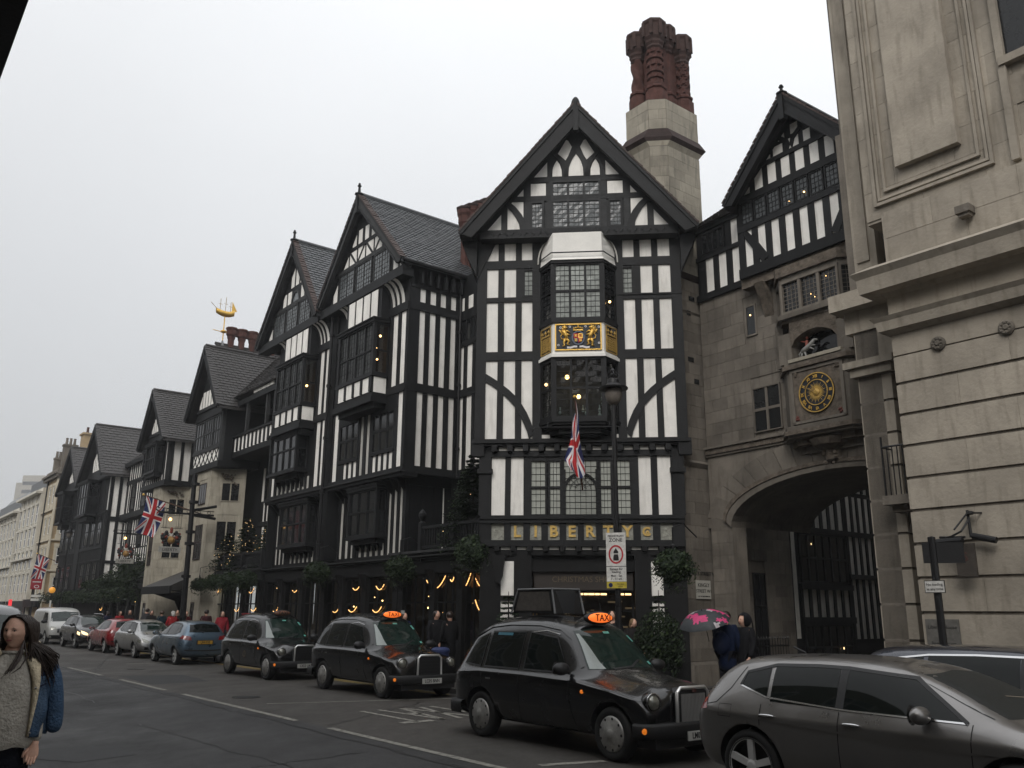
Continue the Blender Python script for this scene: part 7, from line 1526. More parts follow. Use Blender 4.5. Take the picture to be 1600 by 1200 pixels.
 m = MB(); m.tube([W(31.2, 12.8, .5), W(32.0, 12.8, .45), W(31.9, 12.8, 1.05)], .025, n=6); m.build('fork', iron, t)
# ================================================================== VEHICLES
def paintm(name, col, metal=0.0, rough=0.28, coat=1.0):
 m = bpy.data.materials.new(name); m.use_nodes = True; nt = m.node_tree; b = nt.nodes['Principled BSDF']
 b.inputs['Metallic'].default_value = metal; b.inputs['Coat Weight'].default_value = coat; b.inputs['Coat Roughness'].default_value = .06
 geo = nt.nodes.new('ShaderNodeNewGeometry'); nz = nt.nodes.new('ShaderNodeTexNoise'); nz.inputs['Scale'].default_value = 3.5; nz.inputs['Detail'].default_value = 7; nt.links.new(geo.outputs['Position'], nz.inputs[0])
 mp = nt.nodes.new('ShaderNodeMapRange'); mp.inputs['From Min'].default_value = .3; mp.inputs['From Max'].default_value = .7; mp.inputs['To Min'].default_value = rough * .75; mp.inputs['To Max'].default_value = rough * 1.35; nt.links.new(nz.outputs[0], mp.inputs[0]); nt.links.new(mp.outputs[0], b.inputs['Roughness'])
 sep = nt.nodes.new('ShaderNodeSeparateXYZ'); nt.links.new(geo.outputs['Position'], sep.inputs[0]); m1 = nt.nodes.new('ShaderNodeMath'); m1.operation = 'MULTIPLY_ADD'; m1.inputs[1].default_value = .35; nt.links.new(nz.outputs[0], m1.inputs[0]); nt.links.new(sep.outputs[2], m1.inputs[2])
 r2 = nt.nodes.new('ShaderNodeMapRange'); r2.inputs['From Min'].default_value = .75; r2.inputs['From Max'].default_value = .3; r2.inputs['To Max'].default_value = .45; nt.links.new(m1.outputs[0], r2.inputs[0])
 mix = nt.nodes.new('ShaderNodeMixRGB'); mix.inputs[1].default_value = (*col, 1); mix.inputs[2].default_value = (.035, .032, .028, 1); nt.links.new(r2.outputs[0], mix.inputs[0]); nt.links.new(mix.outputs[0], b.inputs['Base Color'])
 n3 = nt.nodes.new('ShaderNodeTexNoise'); n3.inputs['Scale'].default_value = 160; nt.links.new(geo.outputs['Position'], n3.inputs[0]); bp = nt.nodes.new('ShaderNodeBump'); bp.inputs['Strength'].default_value = .06; bp.inputs['Distance'].default_value = .004; nt.links.new(n3.outputs[0], bp.inputs['Height']); nt.links.new(bp.outputs[0], b.inputs['Normal'])
 MATS[name] = m; return m
p_black = paintm('paint_black', (.004, .004, .0045), 0, .22, .45); p_grey = paintm('paint_grey', (.21, .202, .195), .8, .33, .7); p_navy = paintm('paint_navy', (.012, .016, .03), .4, .3)
p_blue = paintm('paint_steel_blue', (.085, .135, .185), .6, .32); p_silver = paintm('paint_silver', (.33, .33, .325), .6, .32); p_red = paintm('paint_red', (.28, .012, .016), .1, .28); p_white = paintm('paint_white', (.46, .46, .44), 0, .35); p_dark = paintm('paint_charcoal', (.016, .017, .019), .3, .3)
rubber = mk('rubber', (.012, .012, .012), .75, .2, 9, .2); plastic = mk('plastic_black', (.013, .013, .014), .5, .1, 9, .1); chrome = mk('chrome', (.55, .55, .55), .16, 0, metal=1.0); chrome2 = mk('chrome_bright', (.75, .75, .74), .3, 0, metal=.8); alloy = mk('alloy', (.5, .5, .49), .4, .1, 9, 0, metal=.15); hubm = mk('hub_silver', (.34, .335, .32), .4, .25, 14, .1, metal=.5)
carglass = mk('car_glass', (.004, .006, .0055), .04, 0, spec=.28); screen = mk('windscreen_glass', (.012, .023, .019), .06, .4, 4, 0, spec=.45)
lampglass = mk('lamp_glass', (.22, .22, .19), .12, .3, 20, .3, metal=.5, spec=.8, coat=1); tailred = mk('tail_lamp', (.20, .012, .014), .2, .3, 14, .1, coat=1); amberl = mk('indicator', (.5, .14, .01), .3, 0, emit=(1, .25, .02), est=.45); taxiorange = mk('taxi_sign', (.9, .25, .04), .5, 0, emit=(1, .17, .025), est=.95)
plate_w = mk('plate_white', (.42, .42, .40), .5, .1, 9, 0); plate_y = mk('plate_yellow', (.45, .26, .03), .5, .1, 9, 0); teal = mk('sticker_teal', (.12, .38, .32), .5, .2, 9, 0); seam_m = mk('seam', (.002, .002, .002), .8, 0); pblk = mk('plate_letters', (.01, .01, .01), .5, 0); headlit = mk('headlight_lit', (1, .8, .5), .3, 0, emit=(1, .72, .36), est=1.6)
def bake(o, cutters=()):
 me = eval_mesh(o, cutters); o.modifiers.clear(); old = o.data; o.data = me
 for c in cutters: bpy.data.objects.remove(c)
 return me
RING = 9
def carshell(name, st, mat, axles, wr, W2, sub=2, arch=None):
 v = []; f = []
 for s in st:
  x, zb, wb, zw, wbelt, zbelt, w5, z5, w6, z6, w7, z7, z8 = s
  half = [(0, zb), (wb * .82, zb), (wb * .97, zb + .09), (zw, (zb + zbelt) * .52), (wbelt, zbelt), (wbelt + (w5 - wbelt) * .2, zbelt + (z5 - zbelt) * .14), (w5, z5), (w6, z6), (w7, z7), (0, z8)]
  ring = half + [(-y, z) for y, z in half[-2:0:-1]]
  v += [(x, y, z) for y, z in ring]
 n = 18
 for i in range(len(st) - 1):
  for j in range(n): a, b = i * n + j, i * n + (j + 1) % n; f.append((a, b, b + n, a + n))
 f.append(tuple(range(n - 1, -1, -1))); k = (len(st) - 1) * n; f.append(tuple(range(k, k + n)))
 me = bpy.data.meshes.new(name); me.from_pydata(v, [], f); me.materials.append(mat)
 for p in me.polygons: p.use_smooth = True
 me.materials.append(plastic)
 bm = bmesh.new(); bm.from_mesh(me); bmesh.ops.recalc_face_normals(bm, faces=bm.faces); bm.to_mesh(me); bm.free()
 o = link(name, me, None); md = o.modifiers.new('s', 'SUBSURF'); md.levels = sub; md.render_levels = sub
 cut = []
 for ax in axles:
  for sgn in (-1, 1):
   m = MB(); m.lathe((ax, sgn * (W2 - .13), wr), [(arch or wr + .055, -.22), (arch or wr + .055, .3)], (0, sgn, 0), 40); c = m.build('cut', plastic, None, local=True); b_ = o.modifiers.new('b', 'BOOLEAN'); b_.operation = 'DIFFERENCE'; b_.object = c; b_.solver = 'EXACT'; cut.append(c)
 me = bake(o, cut)
 return o, me
class Car:
 def __init__(s, name, label, cat, loc, heading, group=None):
  s.t = thing(name, loc, label, cat, group, rz=math.atan2(heading.y, heading.x))
 def setbody(s, st, mat, axles, wr, W2, arch=None, bname='body'):
  o, me = carshell(bname, st, mat, axles, wr, W2, 2, arch); o.parent = s.t; s.body = o; s.W2 = W2; s.wr = wr; s.axles = axles
  bm = bmesh.new(); bm.from_mesh(me); s.bvh = BVHTree.FromBMesh(bm); bm.free()
 def proj(s, p, axis, off):
  if axis in ('R', 'L'):
   sg = -1 if axis == 'R' else 1; o = Vector((p[0], sg * 3, p[1])); d = Vector((0, -sg, 0))
  elif axis == 'F': o = Vector((7, p[0], p[1])); d = Vector((-1, 0, 0))
  elif axis == 'B': o = Vector((-3, p[0], p[1])); d = Vector((1, 0, 0))
  else: o = Vector((p[0], p[1], 4)); d = Vector((0, 0, -1))
  h = s.bvh.ray_cast(o, d)
  if h[0] is None: return None
  return h[0] - d * off
 def patch(s, name, mat, lo, hi, axis, off=.006, n=7, rows=6, parent=None, thick=None, both=False):
  """lo, hi: polylines of equal length"""
  def res(pl):
   L = [0]
   for a, b in zip(pl[:-1], pl[1:]): L.append(L[-1] + math.hypot(b[0] - a[0], b[1] - a[1]))
   N_ = n * (len(pl) - 1); out = []
   for i in range(N_ + 1):
    k = i / n; j = min(int(k), len(pl) - 2); f = k - j; out.append((pl[j][0] + (pl[j + 1][0] - pl[j][0]) * f, pl[j][1] + (pl[j + 1][1] - pl[j][1]) * f))
   return out
  A, B_ = res(lo), res(hi); v = []; ok = True
  for r_ in range(rows + 1):
   for a, b in zip(A, B_):
    q = s.proj((a[0] + (b[0] - a[0]) * r_ / rows, a[1] + (b[1] - a[1]) * r_ / rows), axis, off)
    v.append(q)
  w = len(A); f = []
  for r_ in range(rows):
   for i in range(w - 1):
    q = (r_ * w + i, r_ * w + i + 1, (r_ + 1) * w + i + 1, (r_ + 1) * w + i)
    if all(v[k] is not None for k in q): f.append(q)
  v = [k if k is not None else Vector((0, 0, .5)) for k in v]
  m = MB(); m.v = v; m.f = [list(q) for q in f]; m.m = [0] * len(f); m.mats = [mat]
  o = m.build(name, None, parent or s.t, smooth=True, local=True)
  if both: s.patch(name, mat, [(-a if axis in 'FB' else a, b) for a, b in lo], [(-a if axis in 'FB' else a, b) for a, b in hi], {'R': 'L', 'L': 'R'}.get(axis, axis), off, n, rows)
  return o
 def line(s, name, mat, pts, w, axis, off=.004, both=False, n=5):
  lo = []; hi = []
  for i, p in enumerate(pts):
   a = pts[max(0, i - 1)]; b = pts[min(len(pts) - 1, i + 1)]; dx, dz = b[0] - a[0], b[1] - a[1]; L = math.hypot(dx, dz) or 1
   lo.append((p[0] + dz / L * w / 2, p[1] - dx / L * w / 2)); hi.append((p[0] - dz / L * w / 2, p[1] + dx / L * w / 2))
  s.patch(name, mat, lo, hi, axis, off, n, 1, both=both)
 def wheels(s, style, mat=None):
  for ax in s.axles:
   for sg in (-1, 1):
    c = Vector((ax, sg * (s.W2 - .045), s.wr)); w = bpy.data.objects.new('wheel', None); m = MB(); A = Vector((0, sg, 0)); r_ = s.wr
    rk = .66 if style == 'hubcap' else .74; m.lathe(c, [(r_ * rk, -.17), (r_ * .93, -.17), (r_, -.14), (r_, -.02), (r_ * .96, .01), (r_ * .86, .022), (r_ * (rk + .03), .015), (r_ * rk, .0)], A, 36, cap=False); tyre = m.build('tyre', rubber, s.t, smooth=True, local=True)
    m = MB()
    if style == 'hubcap':
     m.lathe(c, [(.001, .05), (r_ * .18, .052), (r_ * .2, .04), (r_ * .36, .046), (r_ * .42, .03), (r_ * .60, .03), (r_ * .67, .012), (r_ * .67, -.01)], A, 36); m.build('hub_cap', hubm, tyre, smooth=True, local=True)
     m = MB()
     for k in range(9):
      a = k * 2 * pi / 9; q = c + Vector((cos(a), 0, sin(a))) * r_ * .575 + A * .032; m.lathe(q, [(r_ * .055, 0), (.001, .001)], A, 8)
     m.build('hub_cap_slots', plastic, tyre, local=True, kind='stuff')
    else:
     m.lathe(c, [(r_ * .78, .012), (r_ * .74, .016), (r_ * .70, -.02), (r_ * .70, -.12), (.02, -.12)], A, 36, cap=False); m.build('rim', plastic, tyre, local=True)
     m = MB(); k_ = style
     for k in range(k_):
      a = k * 2 * pi / k_ + .3; e = Vector((cos(a), 0, sin(a))); q = Vector((-sin(a), 0, cos(a)))
      for s2, t2 in ((.09, .10), ):
       P_ = [c + e * r_ * .12 + q * r_ * s2 + A * .0, c + e * r_ * .12 - q * r_ * s2 + A * .0, c + e * r_ * .75 - q * r_ * t2 + A * .012, c + e * r_ * .75 + q * r_ * t2 + A * .012]
       m.add(P_ + [p - A * .04 for p in P_], [(0, 1, 2, 3), (4, 7, 6, 5), (0, 4, 5, 1), (1, 5, 6, 2), (2, 6, 7, 3), (3, 7, 4, 0)])
     m.lathe(c, [(.001, .015), (r_ * .1, .013), (r_ * .17, .0), (r_ * .17, -.05)], A, 16); m.lathe(c, [(r_ * .71, .006), (r_ * .78, .016), (r_ * .78, -.02)], A, 36, cap=False)
     m.build('spokes', alloy, tyre, local=True)
 def text(s, tx, size, x, y, z, facing, mat, parent, squash=.8):
  cu = bpy.data.curves.new('t', 'FONT'); cu.body = tx; cu.size = size; cu.extrude = .002; cu.align_x = 'CENTER'; cu.align_y = 'CENTER'; cu.resolution_u = 2; cu.offset = size * .012
  o = bpy.data.objects.new('t', cu); me = eval_mesh(o); bpy.data.objects.remove(o); me.materials.clear(); me.materials.append(mat)
  q = link('lettering', me, parent); k = 1 if facing == 'F' else -1
  q.matrix_local = Matrix.Translation((x, y, z)) @ Matrix(((0, 0, k, 0), (k, 0, 0, 0), (0, 1, 0, 0), (0, 0, 0, 1))) @ Matrix.Diagonal((squash, 1, 1, 1))
  return q
 def plate(s, tx, x, z, facing, w=.52, h=.115, mat=None, y=0):
  m = MB(); k = 1 if facing == 'F' else -1; m.bx(x - .008, x + .008, y - w / 2, y + w / 2, z - h / 2, z + h / 2); o = m.build('number_plate', mat or (plate_w if k > 0 else plate_y), s.t, local=True)
  s.text(tx, h * .95, x + k * .011, y, z, facing, pblk, o)
 def box(s, name, mat, x0, x1, y0, y1, z0, z1, parent=None, mirror=False, bevel=0):
  m = MB(); m.bx(x0, x1, y0, y1, z0, z1); o = m.build(name, mat, parent or s.t, local=True)
  if mirror: m = MB(); m.bx(x0, x1, -y1, -y0, z0, z1); m.build(name, mat, parent or s.t, local=True)
  return o
 def mirror(s, x, y, z, mat, k=1.0):
  for sg in (-1, 1):
   m = MB(); m.ball((x, sg * (y + .1 * k), z), .1 * k, n=12, m=8, sz=.75, sx=.75, sy=1.25); o = m.build('wing_mirror', mat, s.t, smooth=True, local=True)
   m = MB(); m.tube([(x, sg * (y - .04), z - .06), (x, sg * (y + .05), z - .03)], .025, n=6); m.build('mirror_arm', plastic, o, local=True)
   m = MB(); m.lathe((x - .07 * k, sg * (y + .1 * k), z), [(.085 * k, 0), (.001, .0)], (-1, 0, 0), 14); m.build('mirror_glass', chrome, o, local=True)
def taxi(label, loc, lit, plate, advert=False, n=0):
 c = Car('black_taxi', label, 'taxi', loc, -S, 'black cabs queueing along the kerb side')
 st = [  # x, zb, wb, zw(mid half width), wbelt, zbelt, w5, z5, w6, z6, w7, z7, z8
  (.0, .42, .56, .60, .58, .72, .52, .80, .44, .84, .3, .86, .87), (.06, .32, .70, .74, .73, .84, .66, .93, .54, .98, .36, 1.01, 1.03),
  (.22, .27, .80, .84, .83, .92, .77, 1.0, .64, 1.16, .46, 1.30, 1.34), (.42, .25, .85, .88, .875, .95, .80, 1.02, .655, 1.42, .48, 1.57, 1.62),
  (.75, .24, .87, .89, .885, .96, .815, 1.03, .67, 1.56, .49, 1.72, 1.765), (1.3, .24, .87, .89, .885, .965, .815, 1.03, .68, 1.62, .5, 1.79, 1.83),
  (1.95, .24, .87, .89, .885, .965, .815, 1.03, .68, 1.63, .5, 1.80, 1.84), (2.5, .24, .87, .89, .885, .96, .81, 1.02, .67, 1.58, .49, 1.74, 1.79),
  (2.78, .24, .87, .89, .885, .955, .81, 1.01, .655, 1.48, .48, 1.62, 1.66), (3.12, .24, .87, .89, .885, .95, .80, .99, .67, 1.16, .5, 1.24, 1.27),
  (3.28, .24, .87, .89, .883, .94, .78, .97, .60, 1.03, .45, 1.07, 1.085), (3.75, .24, .86, .885, .875, .88, .74, .90, .53, .96, .40, 1.0, 1.02),
  (4.1, .26, .85, .875, .86, .83, .72, .86, .50, .92, .40, .965, .98), (4.28, .3, .83, .85, .82, .76, .70, .80, .46, .87, .38, .925, .94), (4.38, .33, .79, .81, .78, .64, .68, .72, .44, .82, .36, .89, .91), (4.43, .38, .66, .68, .64, .52, .56, .60, .40, .74, .33, .84, .86)]
 c.setbody(st, p_black, (.95, 3.82), .335, .885, arch=.40)
 c.wheels('hubcap')
 W3 = [([(.44, 1.07), (.9, 1.04)], [(.62, 1.44), (.92, 1.54)], 'quarter_window'), ([(1.0, 1.04), (1.85, 1.04)], [(1.02, 1.56), (1.85, 1.57)], 'door_window'), ([(1.97, 1.04), (2.92, 1.04)], [(1.97, 1.57), (2.56, 1.50)], 'door_window')]
 for lo, hi, nm in W3:
  c.patch(nm, carglass, lo, hi, 'R', .007, both=True)
  e = lo + hi[::-1] + [lo[0]]; c.line('window_seal', plastic, e, .025, 'R', .009, both=True)
 c.line('roof_gutter', p_black, [(.3, 1.16), (.5, 1.48), (.9, 1.64), (1.4, 1.685), (2.1, 1.685), (2.55, 1.63), (2.8, 1.5), (3.12, 1.12)], .035, 'R', .02, both=True, n=6)
 c.line('chrome_window_edge', chrome, [(2.02, 1.57), (2.3, 1.6), (2.58, 1.55)], .012, 'R', .018, both=True, n=6)
 c.patch('windscreen', screen, [(-.66, 1.09), (0, 1.10), (.66, 1.09)], [(-.5, 1.60), (0, 1.64), (.5, 1.60)], 'F', .008, n=6, rows=8)
 c.patch('windscreen_edge_reflection', mk('pale_reflection', (.30, .33, .32), .2, .1, 5, 0) if 'pale_reflection' not in MATS else MATS['pale_reflection'], [(-.64, 1.10), (-.42, 1.10)], [(-.50, 1.56), (-.46, 1.56)], 'F', .011, n=4, rows=6)  # pale patch painted on the glass as a reflection
 c.patch('tax_disc', teal, [(.50, 1.44), (.58, 1.44)], [(.46, 1.53), (.55, 1.53)], 'F', .012, n=2, rows=2); c.patch('licence_sticker', teal, [(-.02, 1.56), (.1, 1.56)], [(-.02, 1.59), (.1, 1.59)], 'F', .012, n=2, rows=2); c.patch('licence_sticker', teal, [(.54, 1.13), (.62, 1.13)], [(.53, 1.17), (.61, 1.17)], 'F', .012, n=2, rows=2)
 c.patch('paper_on_dashboard', plate_w, [(.0, 1.115), (.22, 1.115)], [(.03, 1.15), (.2, 1.15)], 'F', .011, n=2, rows=2)
 c.line('wiper', plastic, [(-.3, 1.10), (.1, 1.12), (.35, 1.2)], .02, 'F', .02)
 c.patch('rear_window', carglass, [(-.5, 1.1), (0, 1.1), (.5, 1.1)], [(-.42, 1.45), (0, 1.5), (.42, 1.45)], 'B', .008)
 if n == 1: c.patch('window_sticker', mk('sticker_blue', (.03, .13, .18), .5, .3, 9, 0), [(1.16, 1.51), (1.55, 1.51)], [(1.16, 1.55), (1.55, 1.55)], 'R', .012, n=3, rows=2)
 for x0, x1 in ((.98, .95), (1.91, 1.92), (3.02, 3.15)): c.line('door_seam', seam_m, [(x0, 1.0), (x0, .7), (x1, .32)], .012, 'R', .004, both=True)
 c.line('door_seam', seam_m, [(1.0, .3), (2.0, .3), (3.1, .3)], .012, 'R', .004, both=True)
 c.line('waist_moulding', p_black, [(.1, .93), (.9, .985), (2.0, .985), (3.1, .96), (3.8, .87), (4.3, .78)], .035, 'R', .014, both=True, n=7)
 c.line('wing_crease', p_black, [(2.95, .80), (3.4, .84), (3.9, .78), (4.3, .66)], .03, 'R', .012, both=True, n=6)
 c.line('sill', plastic, [(1.42, .27), (2.4, .27), (3.36, .27)], .07, 'R', .012, both=True)
 for x in (1.12, 2.05):
  for sg in (-1, 1): c.box('door_handle', chrome if x < 2 else p_black, x, x + .13, sg * .885 - .02, sg * .885 + .02, .86, .885)
 for sg in (-1, 1):
  m = MB(); m.ball((3.3, sg * .89, .82), .028, n=8, m=5); m.build('side_indicator', amberl, c.t, local=True)
  m = MB(); m.ball((4.38, sg * .82, .42), .05, n=10, m=6, sx=.6); m.build('front_indicator', amberl, c.t, local=True)
 c.mirror(2.98, .86, 1.1, plastic, 1.15)
 for sg in (-1, 1):
  q = c.proj((sg * .64, .745), 'F', 0); m = MB(); ax = Vector((1, sg * .12, .05)); b0 = Vector((q.x - .03, sg * .64, .745))
  m.lathe(b0, [(.125, -.05), (.125, .03), (.118, .06), (.11, .065)], ax, 24); hl = m.build('headlight', p_black, c.t, smooth=True, local=True)
  m = MB(); m.lathe(b0, [(.108, .055), (.07, .085), (.001, .095)], ax, 20); m.build('lens', lampglass, hl, smooth=True, local=True)
  m = MB(); m.lathe(b0, [(.105, .064), (.118, .07), (.122, .06)], ax, 24); m.build('lamp_rim', chrome, hl, smooth=True, local=True)
 gx = 4.47; P_ = [(-.27, .40), (.27, .40), (.31, .5), (.30, .86), (.24, .915), (-.24, .915), (-.30, .86), (-.31, .5)]
 FF_ = Frame((gx, 0, 0), (0, 1, 0), (1, 0, 0)); m = MB(); m.prism(FF_, P_, -.12, .0); m.build('grille', plastic, c.t, local=True)
 m = MB(); m.tube([FF_.p(u, z, .0) for u, z in P_ + [P_[0]]], .024, n=8); m.build('grille_surround', chrome2, c.t, smooth=True, local=True)
 if n == 1:
  m = MB()
  for i in range(17): u = -.22 + i * .0275; m.box(FF_, u - .006, u + .006, .43, .84, 0, .018)
  m.build('grille_slats', chrome2, c.t, local=True); m = MB(); m.box(FF_, -.03, .03, .86, .9, .02, .045); m.build('badge', brick_red, c.t, local=True)
 else:
  m = MB(); [m.box(FF_, -.22, .22, .44 + i * .07, .455 + i * .07, 0, .012) for i in range(6)]; m.build('grille_slats', plastic, c.t, local=True)
 for (pts, nm) in (([(4.24, -.885), (4.36, -.84), (4.49, -.6), (4.53, -.3), (4.54, 0), (4.53, .3), (4.49, .6), (4.36, .84), (4.24, .885)], 'front_bumper'), ([(.50, -.885), (.2, -.87), (.04, -.76), (-.06, -.5), (-.08, 0), (-.06, .5), (.04, .76), (.2, .87), (.50, .885)], 'rear_bumper')):
  m = MB(); pr = [(-.14, .30), (.01, .31), (.03, .36), (.03, .47), (.01, .50), (-.14, .51)]
  vs_ = []
  for i, (x, y) in enumerate(pts):
   a = pts[max(0, i - 1)]; b = pts[min(len(pts) - 1, i + 1)]; d = Vector((b[0] - a[0], b[1] - a[1], 0)).normalized(); nn = Vector((d.y, -d.x, 0)); nn = nn if nn.dot(Vector((x - 2.3, y, 0))) > 0 else -nn
   for (o_, z) in pr: vs_.append(Vector((x, y, z)) + nn * o_)
  k = len(pr); m.add(vs_, [(i * k + j, i * k + j + 1, (i + 1) * k + j + 1, (i + 1) * k + j) for i in range(len(pts) - 1) for j in range(k - 1)]); m.build(nm, mk2('bumper_dark', (.005, .005, .0055)), c.t, smooth=True, local=True)
 c.plate(plate, 4.585, .345 if n == 1 else .38, 'F', .5, .11)
 m = MB(); m.bx(4.1, 4.45, -.7, .7, .2, .34); m.build('front_valance', plastic, c.t, local=True)
 m = MB(); m.ball((2.72, 0, 1.775), .19, n=20, m=10, sz=.52, sx=.42, sy=1.55); sgn = m.build('roof_sign', plastic, c.t, smooth=True, local=True)
 m = MB(); m.ball((2.745, 0, 1.78), .17, n=20, m=10, sz=.46, sx=.44, sy=1.5); m.build('lit_panel' if lit else 'unlit_panel', taxiorange if lit else mk2('sign_unlit', (.16, .07, .04)), sgn, smooth=True, local=True)
 c.text('TAXI', .14, 2.825, 0, 1.78, 'F', pblk, sgn, 1.0)
 m = MB(); m.tube([(2.45, .35, 1.76), (2.38, .35, 2.0)], .006, n=4); m.build('aerial', plastic, c.t, local=True)
 if n == 2: m = MB(); m.bx(2.6, 2.66, .33, .40, 1.8, 1.88); m.build('roof_sticker_box', plate_w, c.t, local=True)
 if n == 3:
  m = MB(); q = c.proj((2.3, .62), 'R', .01); FFr = Frame((0, q.y, 0), (1, 0, 0), (0, -1, 0)); k = 18
  for r0, r1, cx in ((.09, .075, 0),): m.strip(FFr, [(2.3 + r0 * cos(6.2832 * i / k), .63 + r0 * sin(6.2832 * i / k)) for i in range(k + 1)], [(2.3 + r1 * cos(6.2832 * i / k), .63 + r1 * sin(6.2832 * i / k)) for i in range(k + 1)], 0, .003)
  m.build('door_roundel', mk2('roundel_tan', (.2, .15, .09)), c.t, local=True)
 if advert:
  for y in (-.28, .28):
   m = MB(); m.add([(1.02, y, 1.84), (2.06, y, 1.84), (1.98, y, 2.2), (1.16, y, 2.2), (1.02, y * .4, 1.84), (2.06, y * .4, 1.84), (1.98, y * .75, 2.2), (1.16, y * .75, 2.2)], [(0, 1, 2, 3), (4, 7, 6, 5), (0, 4, 5, 1), (1, 5, 6, 2), (2, 6, 7, 3), (3, 7, 4, 0)]); bd = m.build('roof_advert_board', iron, c.t, local=True)
   m = MB(); e = -.004 if y < 0 else .004; m.add([(1.08, y + e, 1.88), (1.98, y + e, 1.88), (1.91, y + e, 2.17), (1.2, y + e, 2.17)], [(0, 1, 2, 3)]); m.build('advert_face', mk2('advert_face', (.07, .062, .055)), bd, local=True)
  m = MB(); m.tube([(2.08, -.3, 1.84), (1.99, -.285, 2.21), (1.99, .285, 2.21), (2.08, .3, 1.84)], .018, n=6); m.tube([(1.15, -.285, 2.21), (1.99, -.285, 2.21)], .014, n=6); m.tube([(1.0, -.3, 1.84), (1.15, -.285, 2.21), (1.15, .285, 2.21)], .014, n=6); m.build('advert_frame', lead, c.t, local=True)
 return c
def hatch(label, loc, heading, mat, L=4.27, H=1.45, W2=.9, wb=(.78, 3.42), wr=.32, wstyle=5, cat='car', name='parked_car', group=None, plate='', pf='F', estate=False, rails=False, van=False, detail=False, tall=0.0, lights=False, chrome_line=False, sharp=0):
 c = Car(name, label, cat, loc, heading, group); k = L / 4.27; kz = H / 1.45; w = W2 / .9
 if van:
  st = [(.0, .35, .8, .86, .84, 1.0, .83, 1.2, .80, 1.6, .72, 1.86, 1.9), (.06, .28, .88, .93, .92, 1.0, .9, 1.2, .86, 1.7, .76, 1.93, 1.97), (.5, .26, .92, .95, .94, 1.0, .92, 1.25, .87, 1.72, .77, 1.95, 1.99), (1.5, .26, .92, .95, .94, 1.0, .92, 1.25, .87, 1.72, .77, 1.95, 1.99), (2.8, .26, .92, .95, .94, 1.0, .92, 1.25, .87, 1.72, .77, 1.95, 1.99), (3.5, .26, .92, .95, .94, 1.0, .92, 1.22, .86, 1.68, .76, 1.90, 1.95), (3.85, .26, .92, .95, .94, 1.0, .9, 1.15, .82, 1.5, .72, 1.68, 1.73), (4.35, .26, .92, .94, .92, .98, .86, 1.08, .76, 1.14, .6, 1.18, 1.2), (4.7, .28, .9, .92, .88, .84, .8, .94, .68, 1.0, .5, 1.03, 1.04), (4.84, .32, .84, .86, .82, .66, .74, .8, .6, .86, .45, .9, .9), (4.9, .36, .7, .74, .7, .52, .62, .6, .5, .7, .4, .74, .74)]
  k = L / 4.9; st = [(s[0] * k,) + tuple(s[1:]) for s in st]; w = W2 / .95; kz = 1
 else:
  e = .35 if estate else 0
  st = [(.0, .38, .62, .68, .66, .62, .6, .68, .5, .72, .4, .76, .78), (.05, .28, .76, .82, .80, .80, .72, .90, .62, .96, .45, .99, 1.01), (.2, .24, .84, .88, .865, .90, .78, 1.0, .66, 1.12, .5, 1.20, 1.22), (.42 - e * .5, .22, .86, .895, .88, .93, .80, 1.0, .62, 1.28, .48, 1.385, 1.40), (.85 - e * .5, .21, .87, .9, .885, .93, .81, .98, .62, 1.34, .48, 1.425, 1.44), (1.5, .2, .87, .9, .885, .925, .815, .97, .62, 1.36, .48, 1.44, 1.455), (2.1, .2, .87, .9, .885, .92, .815, .965, .62, 1.345, .48, 1.425, 1.44), (2.6, .2, .87, .9, .885, .915, .81, .96, .61, 1.26, .48, 1.34, 1.355), (3.05, .2, .87, .9, .88, .91, .80, .95, .64, 1.09, .48, 1.14, 1.155), (3.35, .2, .87, .895, .875, .90, .78, .94, .66, .97, .46, .985, .995), (3.75, .21, .86, .885, .86, .84, .74, .88, .6, .91, .42, .925, .935), (4.05, .23, .83, .86, .82, .74, .68, .79, .55, .82, .38, .835, .84), (4.2, .27, .76, .80, .74, .62, .6, .67, .48, .70, .34, .715, .72), (4.27, .33, .58, .62, .56, .50, .48, .54, .38, .57, .3, .58, .58)]
  st = [(s[0] * k,) + tuple((q * kz if i in (0, 2, 4, 6, 8, 10, 11) else q * w) for i, q in enumerate(s[1:], 0)) for s in [(a[0],) + tuple(a[1:]) for a in st]]
 if detail:   # pronounced shoulder under the windows
  st = [tuple((q[0], q[1], q[2], q[3], q[4], q[5] * .90 if .2 < q[0] < 4.1 else q[5], q[6] * 1.02 if .2 < q[0] < 3.6 else q[6], q[7] - .005, q[8], q[9], q[10], q[11], q[12])) for q in st]
 if not van:
  st2 = []
  for s in [x for x in st]: st2.append(s)
 c.setbody(st, mat, wb, wr, W2); c.wheels(wstyle)
 X = lambda x: x * k; Zz = lambda z: z * kz
 if van:
  wins = [([(3.0, 1.25), (4.0, 1.2)], [(3.05, 1.68), (3.62, 1.66)], 'door_window')]
  c.patch('windscreen', screen, [(-.76, 1.2), (0, 1.22), (.76, 1.2)], [(-.68, 1.68), (0, 1.74), (.68, 1.68)], 'F', .008)
  for lo, hi, nm in wins: c.patch(nm, carglass, [(X(a), b) for a, b in lo], [(X(a), b) for a, b in hi], 'R', .007, both=True)
  for sg in (-1, 1): c.patch('headlight', headlit if lights else lampglass, [(sg * .5, .76), (sg * .8, .78)], [(sg * .56, .92), (sg * .8, .96)], 'F', .01, n=4, rows=3)
  c.patch('grille', plastic, [(-.5, .62), (.5, .62)], [(-.5, .84), (.5, .84)], 'F', .01); c.line('grille_bar', chrome, [(-.48, .73), (.48, .73)], .02, 'F', .02); c.line('grille_bar', chrome, [(-.48, .82), (.48, .82)], .02, 'F', .02)
